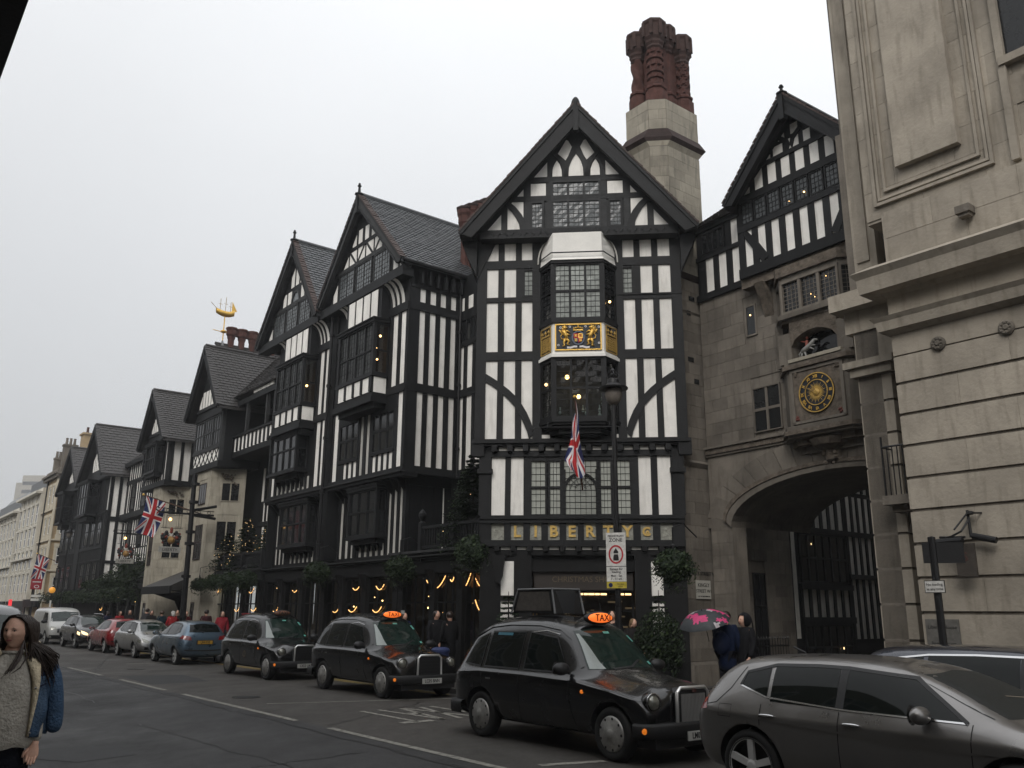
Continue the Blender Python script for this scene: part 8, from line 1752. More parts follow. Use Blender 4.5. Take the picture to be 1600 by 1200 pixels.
  c.patch('front_bumper', plastic, [(-.85, .32), (0, .3), (.85, .32)], [(-.85, .5), (0, .5), (.85, .5)], 'F', .03); m = MB(); q = c.proj((0, .8), 'F', .03); m.lathe(q, [(.07, 0), (.001, .01)], (1, 0, 0), 16); m.build('badge', chrome, c.t, local=True)
  for x in (1.6, 2.9, 4.0): c.line('door_seam', seam_m, [(X(x), 1.7), (X(x), .35)], .012, 'R', .004, both=True)
  c.line('slide_rail', plastic, [(X(.3), 1.12), (X(2.8), 1.12)], .02, 'R', .006, both=True); c.mirror(X(4.05), W2 - .04, 1.2, plastic, 1.3); c.line('wiper', plastic, [(-.4, 1.23), (.1, 1.4)], .02, 'F', .02); c.line('wiper', plastic, [(.1, 1.23), (.55, 1.4)], .02, 'F', .02)
  if plate: q = c.proj((0, .42), 'F', 0); c.plate(plate, q.x + .05, .42, 'F')
  c.patch('rear_window', carglass, [(-.7, 1.2), (.7, 1.2)], [(-.65, 1.7), (.65, 1.7)], 'B', .008)
  return c
 r1 = .42 - (.22 if estate else 0); xb = 1.82 if detail else 1.99
 side_w = [([(X(r1 + .18), Zz(1.06)), (X(.98), Zz(.985))], [(X(r1 + .42 - .1), Zz(1.27)), (X(.95), Zz(1.325))], 'quarter_window'), ([(X(1.03), Zz(.985)), (X(xb - .04), Zz(.97))], [(X(1.0), Zz(1.33)), (X(xb - .07), Zz(1.345))], 'door_window'), ([(X(xb + .04), Zz(.97)), (X(3.02), Zz(.955))], [(X(xb + .01), Zz(1.345)), (X(2.5), Zz(1.29))], 'door_window')]
 if detail: side_w[0] = ([(X(.62), Zz(1.12)), (X(.98), Zz(1.02))], [(X(.66), Zz(1.25)), (X(.95), Zz(1.31))], 'quarter_window')
 for lo, hi, nm in side_w: c.patch(nm, carglass, lo, hi, 'R', .006, both=True)
 A = side_w[0]; C_ = side_w[2]
 loop = [A[0][0], A[1][0], (X(1.0), Zz(1.335)), (X(1.5), Zz(1.35)), C_[1][0], C_[1][1], C_[0][1]]
 c.line('window_trim', chrome if chrome_line else plastic, loop, .02 if chrome_line else .03, 'R', .010, both=True, n=6)
 c.line('window_trim', (chrome if detail else plastic), [A[0][0], A[0][1], C_[0][0], C_[0][1]], .014, 'R', .009, both=True, n=6)
 for x in (xb,): c.line('door_pillar', plastic, [(X(x), Zz(.975)), (X(x - .02), Zz(1.345))], .085, 'R', .008, both=True)
 c.patch('windscreen', screen if not detail else mk2('windscreen_dark', (.012, .014, .013)), [(-.70 * w, Zz(1.0)), (0, Zz(1.015)), (.70 * w, Zz(1.0))], [(-.56 * w, Zz(1.315)), (0, Zz(1.345)), (.56 * w, Zz(1.315))], 'F', .008, rows=8)
 c.patch('rear_window', carglass, [(-.58 * w, Zz(1.06)), (0, Zz(1.06)), (.58 * w, Zz(1.06))], [(-.5 * w, Zz(1.31)), (0, Zz(1.34)), (.5 * w, Zz(1.31))], 'B', .008)
 for x, dx in ((.93, -.25), (xb, .0), (3.06, .06)): c.line('door_seam', seam_m, [(X(x), Zz(.95)), (X(x), Zz(.7)), (X(x + (.12 if x < 1 else 0)), Zz(.42)), (X(x - (dx if x > 1 else -.25)), Zz(.3))], .008, 'R', .003, both=True)
 c.line('door_seam', seam_m, [(X(1.2), Zz(.27)), (X(3.0), Zz(.27))], .01, 'R', .003, both=True)
 c.line('body_crease', mat, [(X(.15), Zz(.86)), (X(1.2), Zz(.80)), (X(2.4), Zz(.74)), (X(3.3), Zz(.72))], .02, 'R', .008, both=True, n=7); c.line('sill', plastic, [(X(1.12), Zz(.22)), (X(3.05), Zz(.22))], .06, 'R', .01, both=True)
 for x in ((.92, 1.86) if detail else (1.12, 2.12)):
  for sg, ax in ((-1, 'R'), (1, 'L')):
   q = c.proj((X(x + .1), Zz(.85)), ax, .012); m = MB(); m.ball(q, .1, n=10, m=6, sz=.16, sy=.22, sx=1.0); m.build('door_handle', chrome if detail else mat, c.t, smooth=True, local=True)
 c.mirror(X(2.68 if detail else 2.95), W2 - .06, Zz(1.0), mat, 1.05)
 for sg in (-1, 1):
  c.patch('headlight', headlit if lights else lampglass, [(sg * .45 * w, Zz(.56)), (sg * .62 * w, Zz(.58)), (sg * .74 * w, Zz(.64))], [(sg * .50 * w, Zz(.66)), (sg * .64 * w, Zz(.72)), (sg * .76 * w, Zz(.76))], 'F', .008, n=4, rows=3)
  c.patch('tail_light', tailred, [(sg * .5 * w, Zz(.80)), (sg * .78 * w, Zz(.82))], [(sg * .54 * w, Zz(.92)), (sg * .79 * w, Zz(.97))], 'B', .008, n=4, rows=3)
  c.patch('fog_light', plastic, [(sg * .4 * w, Zz(.32)), (sg * .66 * w, Zz(.33))], [(sg * .45 * w, Zz(.42)), (sg * .66 * w, Zz(.43))], 'F', .008, n=3, rows=2)
 ax_ = 'R'
 c.patch('tail_light', tailred, [(X(.05), Zz(.83)), (X(.24), Zz(.86))], [(X(.07), Zz(.93)), (X(.2), Zz(.97))], 'R', .008, n=4, rows=3, both=True)
 c.patch('headlight', headlit if lights else lampglass, [(X(3.92), Zz(.64)), (X(4.16), Zz(.56))], [(X(3.86), Zz(.74)), (X(4.1), Zz(.68))], 'R', .008, n=4, rows=3, both=True)
 c.patch('grille', plastic, [(-.42 * w, Zz(.50)), (.42 * w, Zz(.50))], [(-.38 * w, Zz(.58)), (.38 * w, Zz(.58))], 'F', .008); c.patch('air_intake', plastic, [(-.36 * w, Zz(.30)), (.36 * w, Zz(.30))], [(-.4 * w, Zz(.42)), (.4 * w, Zz(.42))], 'F', .008)
 c.line('rear_bumper_strip', plastic, [(-.74 * w, Zz(.48)), (0, Zz(.46)), (.74 * w, Zz(.48))], .04, 'B', .012, n=6); c.patch('number_plate_recess', plastic, [(-.3, Zz(.66)), (.3, Zz(.66))], [(-.3, Zz(.80)), (.3, Zz(.80))], 'B', .004)
 c.line('wiper', plastic, [(-.35, Zz(1.02)), (.2, Zz(1.06))], .018, 'F', .02); c.line('rear_wiper', plastic, [(0, Zz(1.08)), (.3, Zz(1.1))], .018, 'B', .02)
 if detail: pass
 if plate: q = c.proj((0, Zz(.73 if pf == 'B' else .46)), pf, .02); c.plate(plate, q.x, Zz(.73 if pf == 'B' else .46), pf)
 if rails:
  for sg in (-1, 1): m = MB(); m.tube([(X(.5), sg * .56 * w, H - .02), (X(.6), sg * .57 * w, H + .02), (X(2.3), sg * .57 * w, H + .01), (X(2.5), sg * .56 * w, H - .06)], .014, n=6); m.build('roof_rail', chrome, c.t, local=True)
 if detail:
  c.patch('boot_spoiler', mat, [(-.52, 1.385), (.52, 1.385)], [(-.5, 1.41), (.5, 1.41)], 'B', .04, rows=2); m = MB(); m.tube([(.95, 0, 1.44), (.8, 0, 1.50)], .012, n=6); m.build('aerial', plastic, c.t, local=True)
  c.line('painted_glass_reflection', chrome, [(-.1, 1.15), (.3, 1.12)], .01, 'F', .015)  # thin bright strip laid on the windscreen as a painted reflection
  c.line('boot_seam', seam_m, [(X(.12), .88), (X(.35), .93), (X(.5), 1.08), (X(.62), 1.3)], .008, 'R', .003, both=True)
  m = MB(); c.line('fuel_flap', seam_m, [(X(.40), .80), (X(.56), .80), (X(.56), .92), (X(.40), .92), (X(.40), .80)], .005, 'R', .003, n=3)
 return c
def vehicles():
 def at(a, b): return W(a, b, 0)
 B1 = 8.40
 taxi('nearest black taxi with a slatted chrome grille, lit orange roof light and roof advertising board', at(11.48 + .95, B1 + .885), True, 'LM07 YYL', True, 1)
 taxi('middle black taxi in the rank with its orange roof light lit', at(20.85 + .6, 10.16 + .885), True, 'LC05 BNN', False, 2)
 taxi('third black taxi back in the rank with an unlit roof sign and round door emblem', at(26.95 + .95, 10.2 + .885), False, 'LX53 UKE', False, 3)
 hatch('grey metallic hatchback in the right foreground seen from its side', at(6.80, 7.85 + .9), -S, p_grey, 4.27, 1.45, .905, (.78, 3.42), .345, 5, name='car', detail=True)
 hatch('dark navy estate car with a chrome window line behind the grey hatchback', at(6.5, 10.25 + .92), -S, p_navy, 4.75, 1.52, .92, (.92, 3.72), .34, 5, name='car', estate=True, chrome_line=True)
 g = 'cars parked along the kerb'
 hatch('steel blue hatchback parked facing away with a yellow rear number plate', at(31.7, 10.32 + .85), S, p_blue, 3.95, 1.50, .85, (.62, 3.1), .30, 7, group=g, plate='LJ04 KXE', pf='B', tall=.05)
 hatch('silver hatchback parked facing the camera behind the steel blue one', at(40.6, 10.35 + .84), -S, p_silver, 3.9, 1.47, .84, (.66, 3.12), .29, 7, group=g, plate='EY56 ODL', pf='F')
 hatch('bright red hatchback parked facing away between silver and charcoal cars', at(42.0, 10.5 + .85), S, p_red, 4.0, 1.48, .85, (.66, 3.2), .30, 7, group=g, plate='LB06 HTN', pf='B')
 hatch('charcoal car parked with headlights glowing in front of the white van', at(51.6, 10.45 + .9), -S, p_dark, 4.4, 1.62, .9, (.8, 3.5), .34, 5, group=g, plate='', lights=True, rails=True)
 hatch('white panel van parked at the far end of the row of cars', at(58.4, 10.3 + .95), -S, p_white, 4.9, 1.99, .95, (1.0, 4.0), .34, 7, group=g, van=True, cat='van', name='panel_van')
 hatch('dark van with chrome grille bars driving towards the camera at the left edge', at(28.7, 3.45), -S, p_dark, 4.9, 1.99, .95, (1.0, 4.0), .34, 7, van=True, cat='van', name='panel_van', lights=False)
# ================================================================== PEOPLE
def skinmat(n, c): return mk(n, c, .5, .12, 30, .1)
flesh = skinmat('skin', (.62, .37, .27)); hair_d = mk('hair_dark', (.024, .014, .010), .38, .3, 60, .3); hair_b = mk('hair_brown', (.06, .035, .02), .5, .3, 60, .3)
def cloth(n, c, r=.85, bump=.5, var=.25): return MATS[n] if n in MATS else mk(n, c, r, var, 9, bump, fine=50, spec=.2)
def skel(name, pts, edges, rad, mat, parent, root=0, sub=2, smooth=True):
 me = bpy.data.meshes.new(name); off = origin_of(parent); me.from_pydata([tuple(Vector(p) - off) for p in pts], edges, []); me.materials.append(mat); o = link(name, me, parent)
 md = o.modifiers.new('k', 'SKIN'); md.use_smooth_shade = True
 for i, r_ in enumerate(rad):
  v = me.skin_vertices[0].data[i]; v.radius = (r_, r_) if not isinstance(r_, tuple) else r_; v.use_root = (i == root)
 s_ = o.modifiers.new('s', 'SUBSURF'); s_.levels = sub; s_.render_levels = sub
 bake(o); return o
def legs_dark(o, zc, m2):
 me = o.data; me.materials.append(m2)
 for p in me.polygons:
  if p.center.z < zc: p.material_index = 1
def sculpt_head(name, c, f, h, mat, parent, n=48, m=40, smile=0.0):
 """head with brow, nose, lips and chin; c centre, f facing direction, h head height"""
 f = Vector((f[0], f[1], f[2] if len(f) > 2 else 0)).normalized(); r_ = f.cross(Z).normalized(); u = r_.cross(f).normalized(); c = Vector(c); v = []; H = h / 2
 def g(x, z, cx, cz, sx, sz): return math.exp(-((x - cx) / sx) ** 2 - ((z - cz) / sz) ** 2)
 for i in range(m + 1):
  ph_ = pi * i / m
  for j in range(n):
   t = 2 * pi * j / n; x, y, z = sin(ph_) * cos(t), sin(ph_) * sin(t), cos(ph_)    # y = forward
   w = .70 if z > -.1 else .70 * (1 + (z + .1) * .30)
   X_, Y_, Z_ = x * w, y * .84, z
   if z < 0: Y_ *= 1 - .12 * (-z) if y > 0 else 1 - .35 * (-z)
   if y > .1:
    k = min(1, (y - .1) / .3)
    Y_ += k * (.20 * g(X_, Z_, 0, -.16, .085, .14) + .10 * g(X_, Z_, 0, .05, .06, .16) + .05 * g(abs(X_), Z_, .26, .20, .2, .07) - .085 * g(abs(X_), Z_, .25, .07, .13, .08) + .06 * g(abs(X_), Z_, .34, -.16, .16, .14)
     + .055 * g(X_, Z_, 0, -.43, .19, .05) + .05 * g(X_, Z_, 0, -.53, .16, .05) - .03 * g(X_, Z_, 0, -.48, .2, .02) + .10 * g(X_, Z_, 0, -.80, .2, .14) + .05 * g(abs(X_), Z_, .09, -.22, .045, .05))
    Y_ += .03 * smile * g(abs(X_), Z_, .28, -.36, .1, .1)
   v.append(c + r_ * X_ * H + f * Y_ * H + u * Z_ * H)
 fs = [(i * n + j, i * n + (j + 1) % n, (i + 1) * n + (j + 1) % n, (i + 1) * n + j) for i in range(m) for j in range(n)]
 mb = MB(); mb.add(v, fs); o = mb.build(name, mat, parent, smooth=True)
 P_ = lambda x, y, z: c + r_ * x * H + f * y * H + u * z * H
 return o, P_, (r_, f, u)
def features(P_, ax, H, parent, brow=hair_d):
 r_, f, u = ax; ew = mk2('eye_white', (.55, .52, .5)); ir = mk2('iris_dark', (.02, .012, .008)); lp = mk2('lips', (.30, .09, .085))
 for s in (-1, 1):
  m = MB(); m.ball(P_(s * .25, .66, .07), H * .085, n=12, m=8, sz=.5); m.build('eye', ew, parent, smooth=True); m = MB(); m.ball(P_(s * .25 - .03, .735, .07), H * .042, n=8, m=6, sz=.9); m.build('iris', ir, parent, smooth=True)
  m = MB(); m.tube([P_(s * .13, .80, .20), P_(s * .24, .80, .235), P_(s * .38, .70, .19)], [H * .02, H * .024, H * .010], n=6); m.build('eyebrow', brow, parent, smooth=True)
  m = MB(); m.tube([P_(s * .15, .765, .10), P_(s * .25, .785, .135), P_(s * .37, .69, .10)], H * .014, n=5); m.build('eyelash', brow, parent)
  m = MB(); m.tube([P_(s * .70, .02, .10), P_(s * .74, -.03, .0), P_(s * .70, .03, -.14)], [H * .04, H * .06, H * .03], n=6); m.build('ear', flesh, parent, smooth=True)
 m = MB(); m.tube([P_(-.21, .74, -.47), P_(-.1, .83, -.445), P_(0, .86, -.455), P_(.1, .83, -.445), P_(.21, .74, -.47)], [H * .008, H * .026, H * .024, H * .026, H * .008], n=6); m.tube([P_(-.2, .73, -.475), P_(0, .845, -.515), P_(.2, .73, -.475)], [H * .008, H * .034, H * .008], n=6); m.build('lips', lp, parent, smooth=True)
def hand(name, wrist, d, palm_n, k, parent, mat=None, curl=.5, side_=1):
 """palm and five fingers; d = direction of the fingers, palm_n = palm normal"""
 mat = mat or flesh; d = Vector(d).normalized(); w = d.cross(Vector(palm_n)).normalized(); pn = w.cross(d).normalized(); o = Vector(wrist)
 m = MB(); v = []; rg = ((-.02, .022, .018), (.0, .024, .018), (.03, .034, .016), (.06, .040, .014), (.082, .038, .012), (.094, .026, .008))
 for (q, A_, B_) in rg: v += [o + d * q * k + w * A_ * k * cos(2 * pi * j / 14) + pn * B_ * k * sin(2 * pi * j / 14) for j in range(14)]
 m.add(v, [(i * 14 + j, i * 14 + (j + 1) % 14, (i + 1) * 14 + (j + 1) % 14, (i + 1) * 14 + j) for i in range(5) for j in range(14)] + [tuple(range(13, -1, -1)), tuple(range(70, 84))]); ob = m.build(name, mat, parent, smooth=True)
 for i, (off, L) in enumerate(((-.030, .062), (-.010, .074), (.011, .070), (.030, .054))):
  b = o + d * .06 * k + w * off * k * .8; q = [b]; dd = d.copy();
  for sgm in range(3): dd = (dd + pn * curl * .45).normalized(); q.append(q[-1] + dd * L * k * (.42, .32, .26)[sgm])
  m = MB(); m.tube(q, [.0095 * k, .009 * k, .008 * k, .006 * k], n=8); m.build('finger', mat, ob, smooth=True)
 q = [o + d * .03 * k - w * .025 * k * side_, o + d * .055 * k - w * .047 * k * side_, o + d * .085 * k - w * .05 * k * side_ + pn * .01 * k]; m = MB(); m.tube(q, [.013 * k, .011 * k, .008 * k], n=8); m.build('thumb', mat, ob, smooth=True)
 return ob
def person(label, pos, face, h=1.72, coat=(.02, .02, .022), trousers=(.02, .02, .025), hair=hair_d, hood=False, coatlen=.0, armup=False, walk=.0, bag=None, group=None, longhair=False, detail=False, cap=None, cname=None):
 f = Vector((face[0], face[1], 0)).normalized(); r_ = Vector((f.y, -f.x, 0)); o = Vector(pos); t = thing('person', o, label, 'person', group); k = h / 1.72
 P_ = lambda x, y, z: o + r_ * x * k + f * y * k + Z * z * k
 st = walk
 cn = cname or 'coat_%02d' % (int(coat[0] * 997 + coat[1] * 499 + coat[2] * 251) % 97); cm = cloth(cn, coat); tm = cloth('trousers_%02d' % (int(trousers[2] * 999) % 97), trousers); shoe = cloth('shoes_dark', (.012, .012, .012), .5)
 sh = 1.42; aR = [(.17, 0, sh), (.22, .02, 1.16), (.24, .10, .92)]; aL = [(-.17, 0, sh), (-.23, .02, 1.16), (-.22, .12, .93)]
 if armup: aL = [(-.17, 0, sh), (-.27, .1, 1.22), (-.24, .22, 1.42)]
 pts = [(0, 0, .95), (0, 0, 1.12), (0, 0, 1.34), (0, 0, 1.47), (0, .02, 1.56), (.09, 0, .90), (.10, st * .6, .50), (.10, st - .02, .09), (.10, st + .12, .03), (-.09, 0, .90), (-.10, -st * .4, .50), (-.10, -st, .09), (-.10, -st + .13, .03)] + aR + aL + [(0, .02, 1.64)]
 ed = [(0, 1), (1, 2), (2, 3), (3, 4), (0, 5), (5, 6), (6, 7), (7, 8), (0, 9), (9, 10), (10, 11), (11, 12), (2, 13), (13, 14), (14, 15), (2, 16), (16, 17), (17, 18), (4, 19)]
 rad = [.13, .12, .13, .055, .075, .085, .055, .04, .032, .085, .055, .04, .032, .055, .04, .03, .055, .04, .03, .07]
 body = skel('body', [P_(*p) for p in pts], ed, [q * k for q in rad], flesh, t, 0, 1); legs_dark(body, 1.0 * k if not armup else .8, tm)
 skel('trousers', [P_(*p) for p in [pts[0], pts[5], pts[6], (pts[7][0], pts[7][1], .12), pts[9], pts[10], (pts[11][0], pts[11][1], .12)]], [(0, 1), (1, 2), (2, 3), (0, 4), (4, 5), (5, 6)], [q * k for q in [.15, .105, .075, .065, .105, .075, .065]], tm, t, 0, 1)
 for s_, y in ((1, st), (-1, -st)):
  m = MB(); m.tube([P_(s_ * .1, y - .09, .05), P_(s_ * .1, y + .02, .06), P_(s_ * .1, y + .16, .04)], [.045 * k, .052 * k, .035 * k], n=8); m.build('shoe', shoe, t, smooth=True)
 zl = .86 - coatlen
 cp = [(0, 0, zl), (0, 0, 1.1), (0, .0, 1.33), (0, 0, 1.46)] + [(a[0] * 1.03, a[1], a[2]) for a in aR] + [(a[0] * 1.03, a[1], a[2]) for a in aL]
 skel('coat', [P_(*p) for p in cp], [(0, 1), (1, 2), (2, 3), (2, 4), (4, 5), (5, 6), (2, 7), (7, 8), (8, 9)], [q * k for q in [.20, .175, .18, .085, .085, .07, .058, .085, .07, .058]], cm, t, 1, 2)
 for a, s_ in ((aR, 1), (aL, -1)):
  e = Vector(P_(*a[2])); d = (e - Vector(P_(*a[1]))).normalized(); hand('hand', e + d * .02, d, -r_ * s_, k, t, curl=.9 if armup and s_ < 0 else .4, side_=1)
 hd, Q, ax = sculpt_head('head', P_(0, .03, 1.61), f, .23 * k, flesh, t, 24, 20)
 if detail: features(Q, ax, .115 * k, t)
 m = MB()
 if hood:
  n = 14; v = []; prof = [(0, 1.02, .62), (.3, .95, .60), (.55, .6, .55), (.7, 0, .15)]
  m.ball(P_(0, -.01, 1.625), .135 * k, n=16, m=10, sz=1.05)
  o2 = m.build('hood', cm, t, smooth=True); bmx = bmesh.new(); bmx.from_mesh(o2.data)
  dl = [vv for vv in bmx.verts if (vv.co + origin_of(t) - P_(0, -.01, 1.60)).dot(f) > .085 * k and abs((vv.co + origin_of(t) - P_(0, -.01, 1.60)).dot(r_)) < .075 * k and -.1 < (vv.co + origin_of(t) - P_(0, 0, 1.6)).z < .09 * k]
  bmesh.ops.delete(bmx, geom=dl, context='VERTS'); bmx.to_mesh(o2.data); bmx.free()
 else:
  b = len(m.v); m.ball(Q(0, -.14, .20), .115 * k * .86, n=18, m=12, sz=1.0)
  if longhair: m.tube([Q(0, -.55, .2), Q(0, -.75, -.6), Q(0, -.6, -1.5)], [.07 * k, .085 * k, .04 * k], n=10)
  m.build('hair' if not cap else 'cap', hair if not cap else cap, t, smooth=True)
 if bag: m = MB(); m.ball(P_(0, -.22, 1.15), .17 * k, n=12, m=8, sz=1.3, sx=1, sy=.8); m.build('backpack', bag, t, smooth=True)
 return t, P_
def umbrella(loc, label, up, r_=.5):
 t = thing('umbrella', loc, label, 'umbrella'); c = Vector(loc); up = Vector(up).normalized(); a = up.orthogonal().normalized(); b = up.cross(a)
 dk = mk2('umbrella_charcoal', (.035, .04, .045)); pk = mk2('umbrella_pink', (.55, .05, .17)); wh = mk2('umbrella_pale', (.42, .38, .40)); n, m_ = 64, 16
 fl = [(ru(0, 6.28), ru(.25, .9), ru(.09, .15), pk if rnd() < .6 else wh) for _ in range(34)]
 mb = MB(); mb.mats = [dk, pk, wh]; rows = []
 for i in range(m_ + 1):
  q = i / m_
  for j in range(n):
   t_ = 2 * pi * j / n; sc = 1 - .05 * q * (abs(((j / n * 8) % 1) - .5) * -2 + 1); rr = r_ * sin(q * 1.25) / sin(1.25) * sc; hh = r_ * .52 * cos(q * 1.5)
   mb.v.append(c + (a * cos(t_) + b * sin(t_)) * rr + up * hh)
 for i in range(m_):
  for j in range(n):
   q = (i + .5) / m_; t_ = 2 * pi * (j + .5) / n; x, y = q * cos(t_), q * sin(t_); k = 0
   for (ft, fr_, rr, mt) in fl:
    dx, dy = x - fr_ * cos(ft), y - fr_ * sin(ft); d = math.hypot(dx, dy); an = math.atan2(dy, dx)
    if d < rr * (1 + .25 * cos(5 * an)): k = 1 if mt is pk else 2
   mb.f.append([i * n + j, i * n + (j + 1) % n, (i + 1) * n + (j + 1) % n, (i + 1) * n + j]); mb.m.append(k)
 mb.build('canopy', None, t, smooth=True)
 mb = MB(); mb.tube([c + up * r_ * .6, c - up * .35], .007, n=6); mb.build('shaft', iron, t)
 mb = MB(); [mb.tube([c + up * r_ * .45, c + (a * cos(k * pi / 4) + b * sin(k * pi / 4)) * r_ * .6 + up * .16, c + (a * cos(k * pi / 4) + b * sin(k * pi / 4)) * r_ * .97 + up * .035], .004, n=4) for k in range(8)]; mb.build('ribs', iron, t)
def woman():
 O = Vector((-3.13, 5.7, 0)); r_ = Vector((.877, .48, 0)).normalized(); f = Vector((.48, -.877, 0)).normalized()
 t = thing('person', O, 'woman with long dark hair and a shearling lined denim jacket over a grey jumper', 'person')
 P_ = lambda x, y, z: O + r_ * x + f * y + Z * z
 jump = cloth('knit_grey', (.38, .355, .31), .95, .8, .14); denim = mk('denim_blue', (.05, .09, .155), .9, .35, 7, .9, fine=70, spec=.2, streak=.7, streakcol=(.13, .19, .27)); denim_d = cloth('denim_dark', (.016, .022, .045), .9, .8, .3); fleece = cloth('fleece_cream', (.58, .50, .36), 1.0, 1.0, .25); jean = cloth('jeans_black', (.010, .011, .016), .85, .5)
 pts = [(0, 0, .98), (0, 0, 1.2), (0, 0, 1.44), (0, 0, 1.58), (0, .01, 1.66), (.09, 0, .92), (.10, .02, .50), (.10, 0, .1), (.11, .14, .03), (-.09, 0, .92), (-.10, .02, .5), (-.10, 0, .1), (-.11, .14, .03), (.165, 0, 1.5), (.175, -.02, 1.28), (.185, .06, 1.08), (-.165, 0, 1.5), (-.175, -.02, 1.28), (-.185, .06, 1.08)]
 ed = [(0, 1), (1, 2), (2, 3), (3, 4), (0, 5), (5, 6), (6, 7), (7, 8), (0, 9), (9, 10), (10, 11), (11, 12), (2, 13), (13, 14), (14, 15), (2, 16), (16, 17), (17, 18)]
 bd = skel('body', [P_(*p) for p in pts], ed, [.12, .11, .12, .048, .05, .08, .055, .04, .032, .08, .055, .04, .032, .05, .04, .026, .05, .04, .026], flesh, t, 0, 2)
 bd.data.materials.append(jean)
 for p in bd.data.polygons:
  if p.center.z < 1.06 and abs(p.center.dot(r_)) < .14: p.material_index = 1
 skel('trousers', [P_(*p) for p in [(0, 0, 1.0), (.085, 0, .90), (.10, .02, .5), (.10, 0, .08), (-.085, 0, .90), (-.10, .02, .5), (-.10, 0, .08)]], [(0, 1), (1, 2), (2, 3), (0, 4), (4, 5), (5, 6)], [.145, .095, .068, .055, .095, .068, .055], jean, t, 0, 2)
 for s_ in (-1, 1): m = MB(); m.tube([P_(s_ * .1, -.08, .05), P_(s_ * .1, .03, .06), P_(s_ * .11, .17, .04)], [.045, .052, .035], n=10); m.build('shoe', cloth('shoes_dark', (.012, .012, .012), .5), t, smooth=True)
 def shell(name, mat, rows, ph0, ph1, n, fold=.006, thick=0, nf=9, parent=t):
  v = [];
  for i, (z, A, B, cx, cy) in enumerate(rows):
   for j in range(n + 1):
    a = ph0 + (ph1 - ph0) * j / n; q = 1 + fold / .2 * sin(nf * a + z * 13) * (1.5 if z < 1.25 else .7) + fold / .3 * sin(5 * a - z * 31)
    v.append(P_(cx + A * cos(a) * q, cy + B * sin(a) * q, z + .006 * sin(a * 7)))
  m = MB(); m.add(v, [(i * (n + 1) + j, i * (n + 1) + j + 1, (i + 1) * (n + 1) + j + 1, (i + 1) * (n + 1) + j) for i in range(len(rows) - 1) for j in range(n)]); o = m.build(name, mat, parent, smooth=True)
  if thick: md = o.modifiers.new('t', 'SOLIDIFY'); md.thickness = thick; md.offset = 0
  return o
 def lerp_rows(R_, k=5):
  out = []
  for a, b in zip(R_[:-1], R_[1:]):
   for i in range(k): out.append(tuple(a[q] + (b[q] - a[q]) * i / k for q in range(5)))
  return out + [R_[-1]]
 shell('jumper', jump, lerp_rows([(1.035, .185, .135, 0, .02), (1.06, .198, .145, 0, .02), (1.2, .198, .14, 0, .03), (1.35, .19, .135, 0, .03), (1.45, .185, .125, 0, .015), (1.52, .165, .10, 0, .0), (1.565, .10, .075, 0, .005), (1.585, .06, .058, 0, .01)]), 0, 2 * pi, 64, .004)
 m = MB(); m.tube([P_(.062 * cos(a), .012 + .06 * sin(a), 1.587) for a in [2 * pi * i / 24 for i in range(25)]], .012, n=6); m.build('jumper_collar', jump, t, smooth=True)
 for s_ in (-1, 1):
  skel('jumper_sleeve', [P_(s_ * .15, .01, 1.5), P_(s_ * .175, .0, 1.3), P_(s_ * .18, .05, 1.13), P_(s_ * .188, .075, 1.05)], [(0, 1), (1, 2), (2, 3)], [.06, .05, .045, .043], jump, t, 0, 2)
  hand('hand', P_(s_ * .188, .08, 1.045), (s_ * -.12, .12, -1) if False else (r_ * (-.15 * s_) + f * .15 - Z), f, .93, t, curl=.45, side_=-s_)
 for s_ in (-1, 1):
  a0 = 52 * pi / 180 if s_ > 0 else pi - 52 * pi / 180; a1 = -pi / 2 if s_ > 0 else 3 * pi / 2
  rows = lerp_rows([(1.095, .235, .185, 0, -.01), (1.2, .24, .185, 0, -.01), (1.35, .235, .175, 0, -.01), (1.45, .228, .16, 0, -.01)], 4); rows2 = lerp_rows([(1.45, .229, .16, 0, -.01), (1.52, .205, .135, 0, -.015), (1.56, .16, .11, 0, -.02), (1.585, .11, .09, 0, -.02)], 4)
  shell('jacket_front', denim, rows, a0, a1, 36, .006, .012, 8); shell('jacket_yoke', denim_d, rows2, a0, a1, 36, .004, .014, 8)
  A = []; B_ = []; v = []
  for (z, w0, y0, w1, y1) in ((1.10, .132, .145, .148, .15), (1.2, .135, .15, .158, .155), (1.32, .135, .148, .17, .15), (1.42, .125, .14, .172, .14), (1.5, .10, .12, .165, .115), (1.56, .075, .085, .15, .06), (1.60, .07, .03, .14, .0)):
   v += [P_(s_ * w0, y0, z), P_(s_ * (w0 + w1) / 2, (y0 + y1) / 2 + .022, z), P_(s_ * w1, y1 + .006, z)]
  n = len(v) // 3; m = MB(); m.add(v, [(3 * i + j, 3 * i + j + 1, 3 * i + j + 4, 3 * i + j + 3) for i in range(n - 1) for j in range(2)]); o = m.build('shearling_lining', fleece, t, smooth=True); md = o.modifiers.new('t', 'SOLIDIFY'); md.thickness = .012
  m = MB(); m.tube([P_(s_ * .075, .07, 1.575), P_(s_ * .11, .03, 1.61), P_(s_ * .12, -.05, 1.625), P_(s_ * .06, -.10, 1.63), P_(0, -.11, 1.63)], [.02, .032, .034, .032, .03], n=10); m.build('shearling_collar', fleece, t, smooth=True)
  q = [P_(s_ * .12, -.03, 1.545), P_(s_ * .185, -.02, 1.525), P_(s_ * .235, -.01, 1.45), P_(s_ * .268, .0, 1.32), P_(s_ * .285, .01, 1.19), P_(s_ * .283, .02, 1.09)]
  skel('jacket_sleeve', q, [(0, 1), (1, 2), (2, 3), (3, 4), (4, 5)], [.045, .064, .064, .056, .053, .052], denim, t, 0, 2)
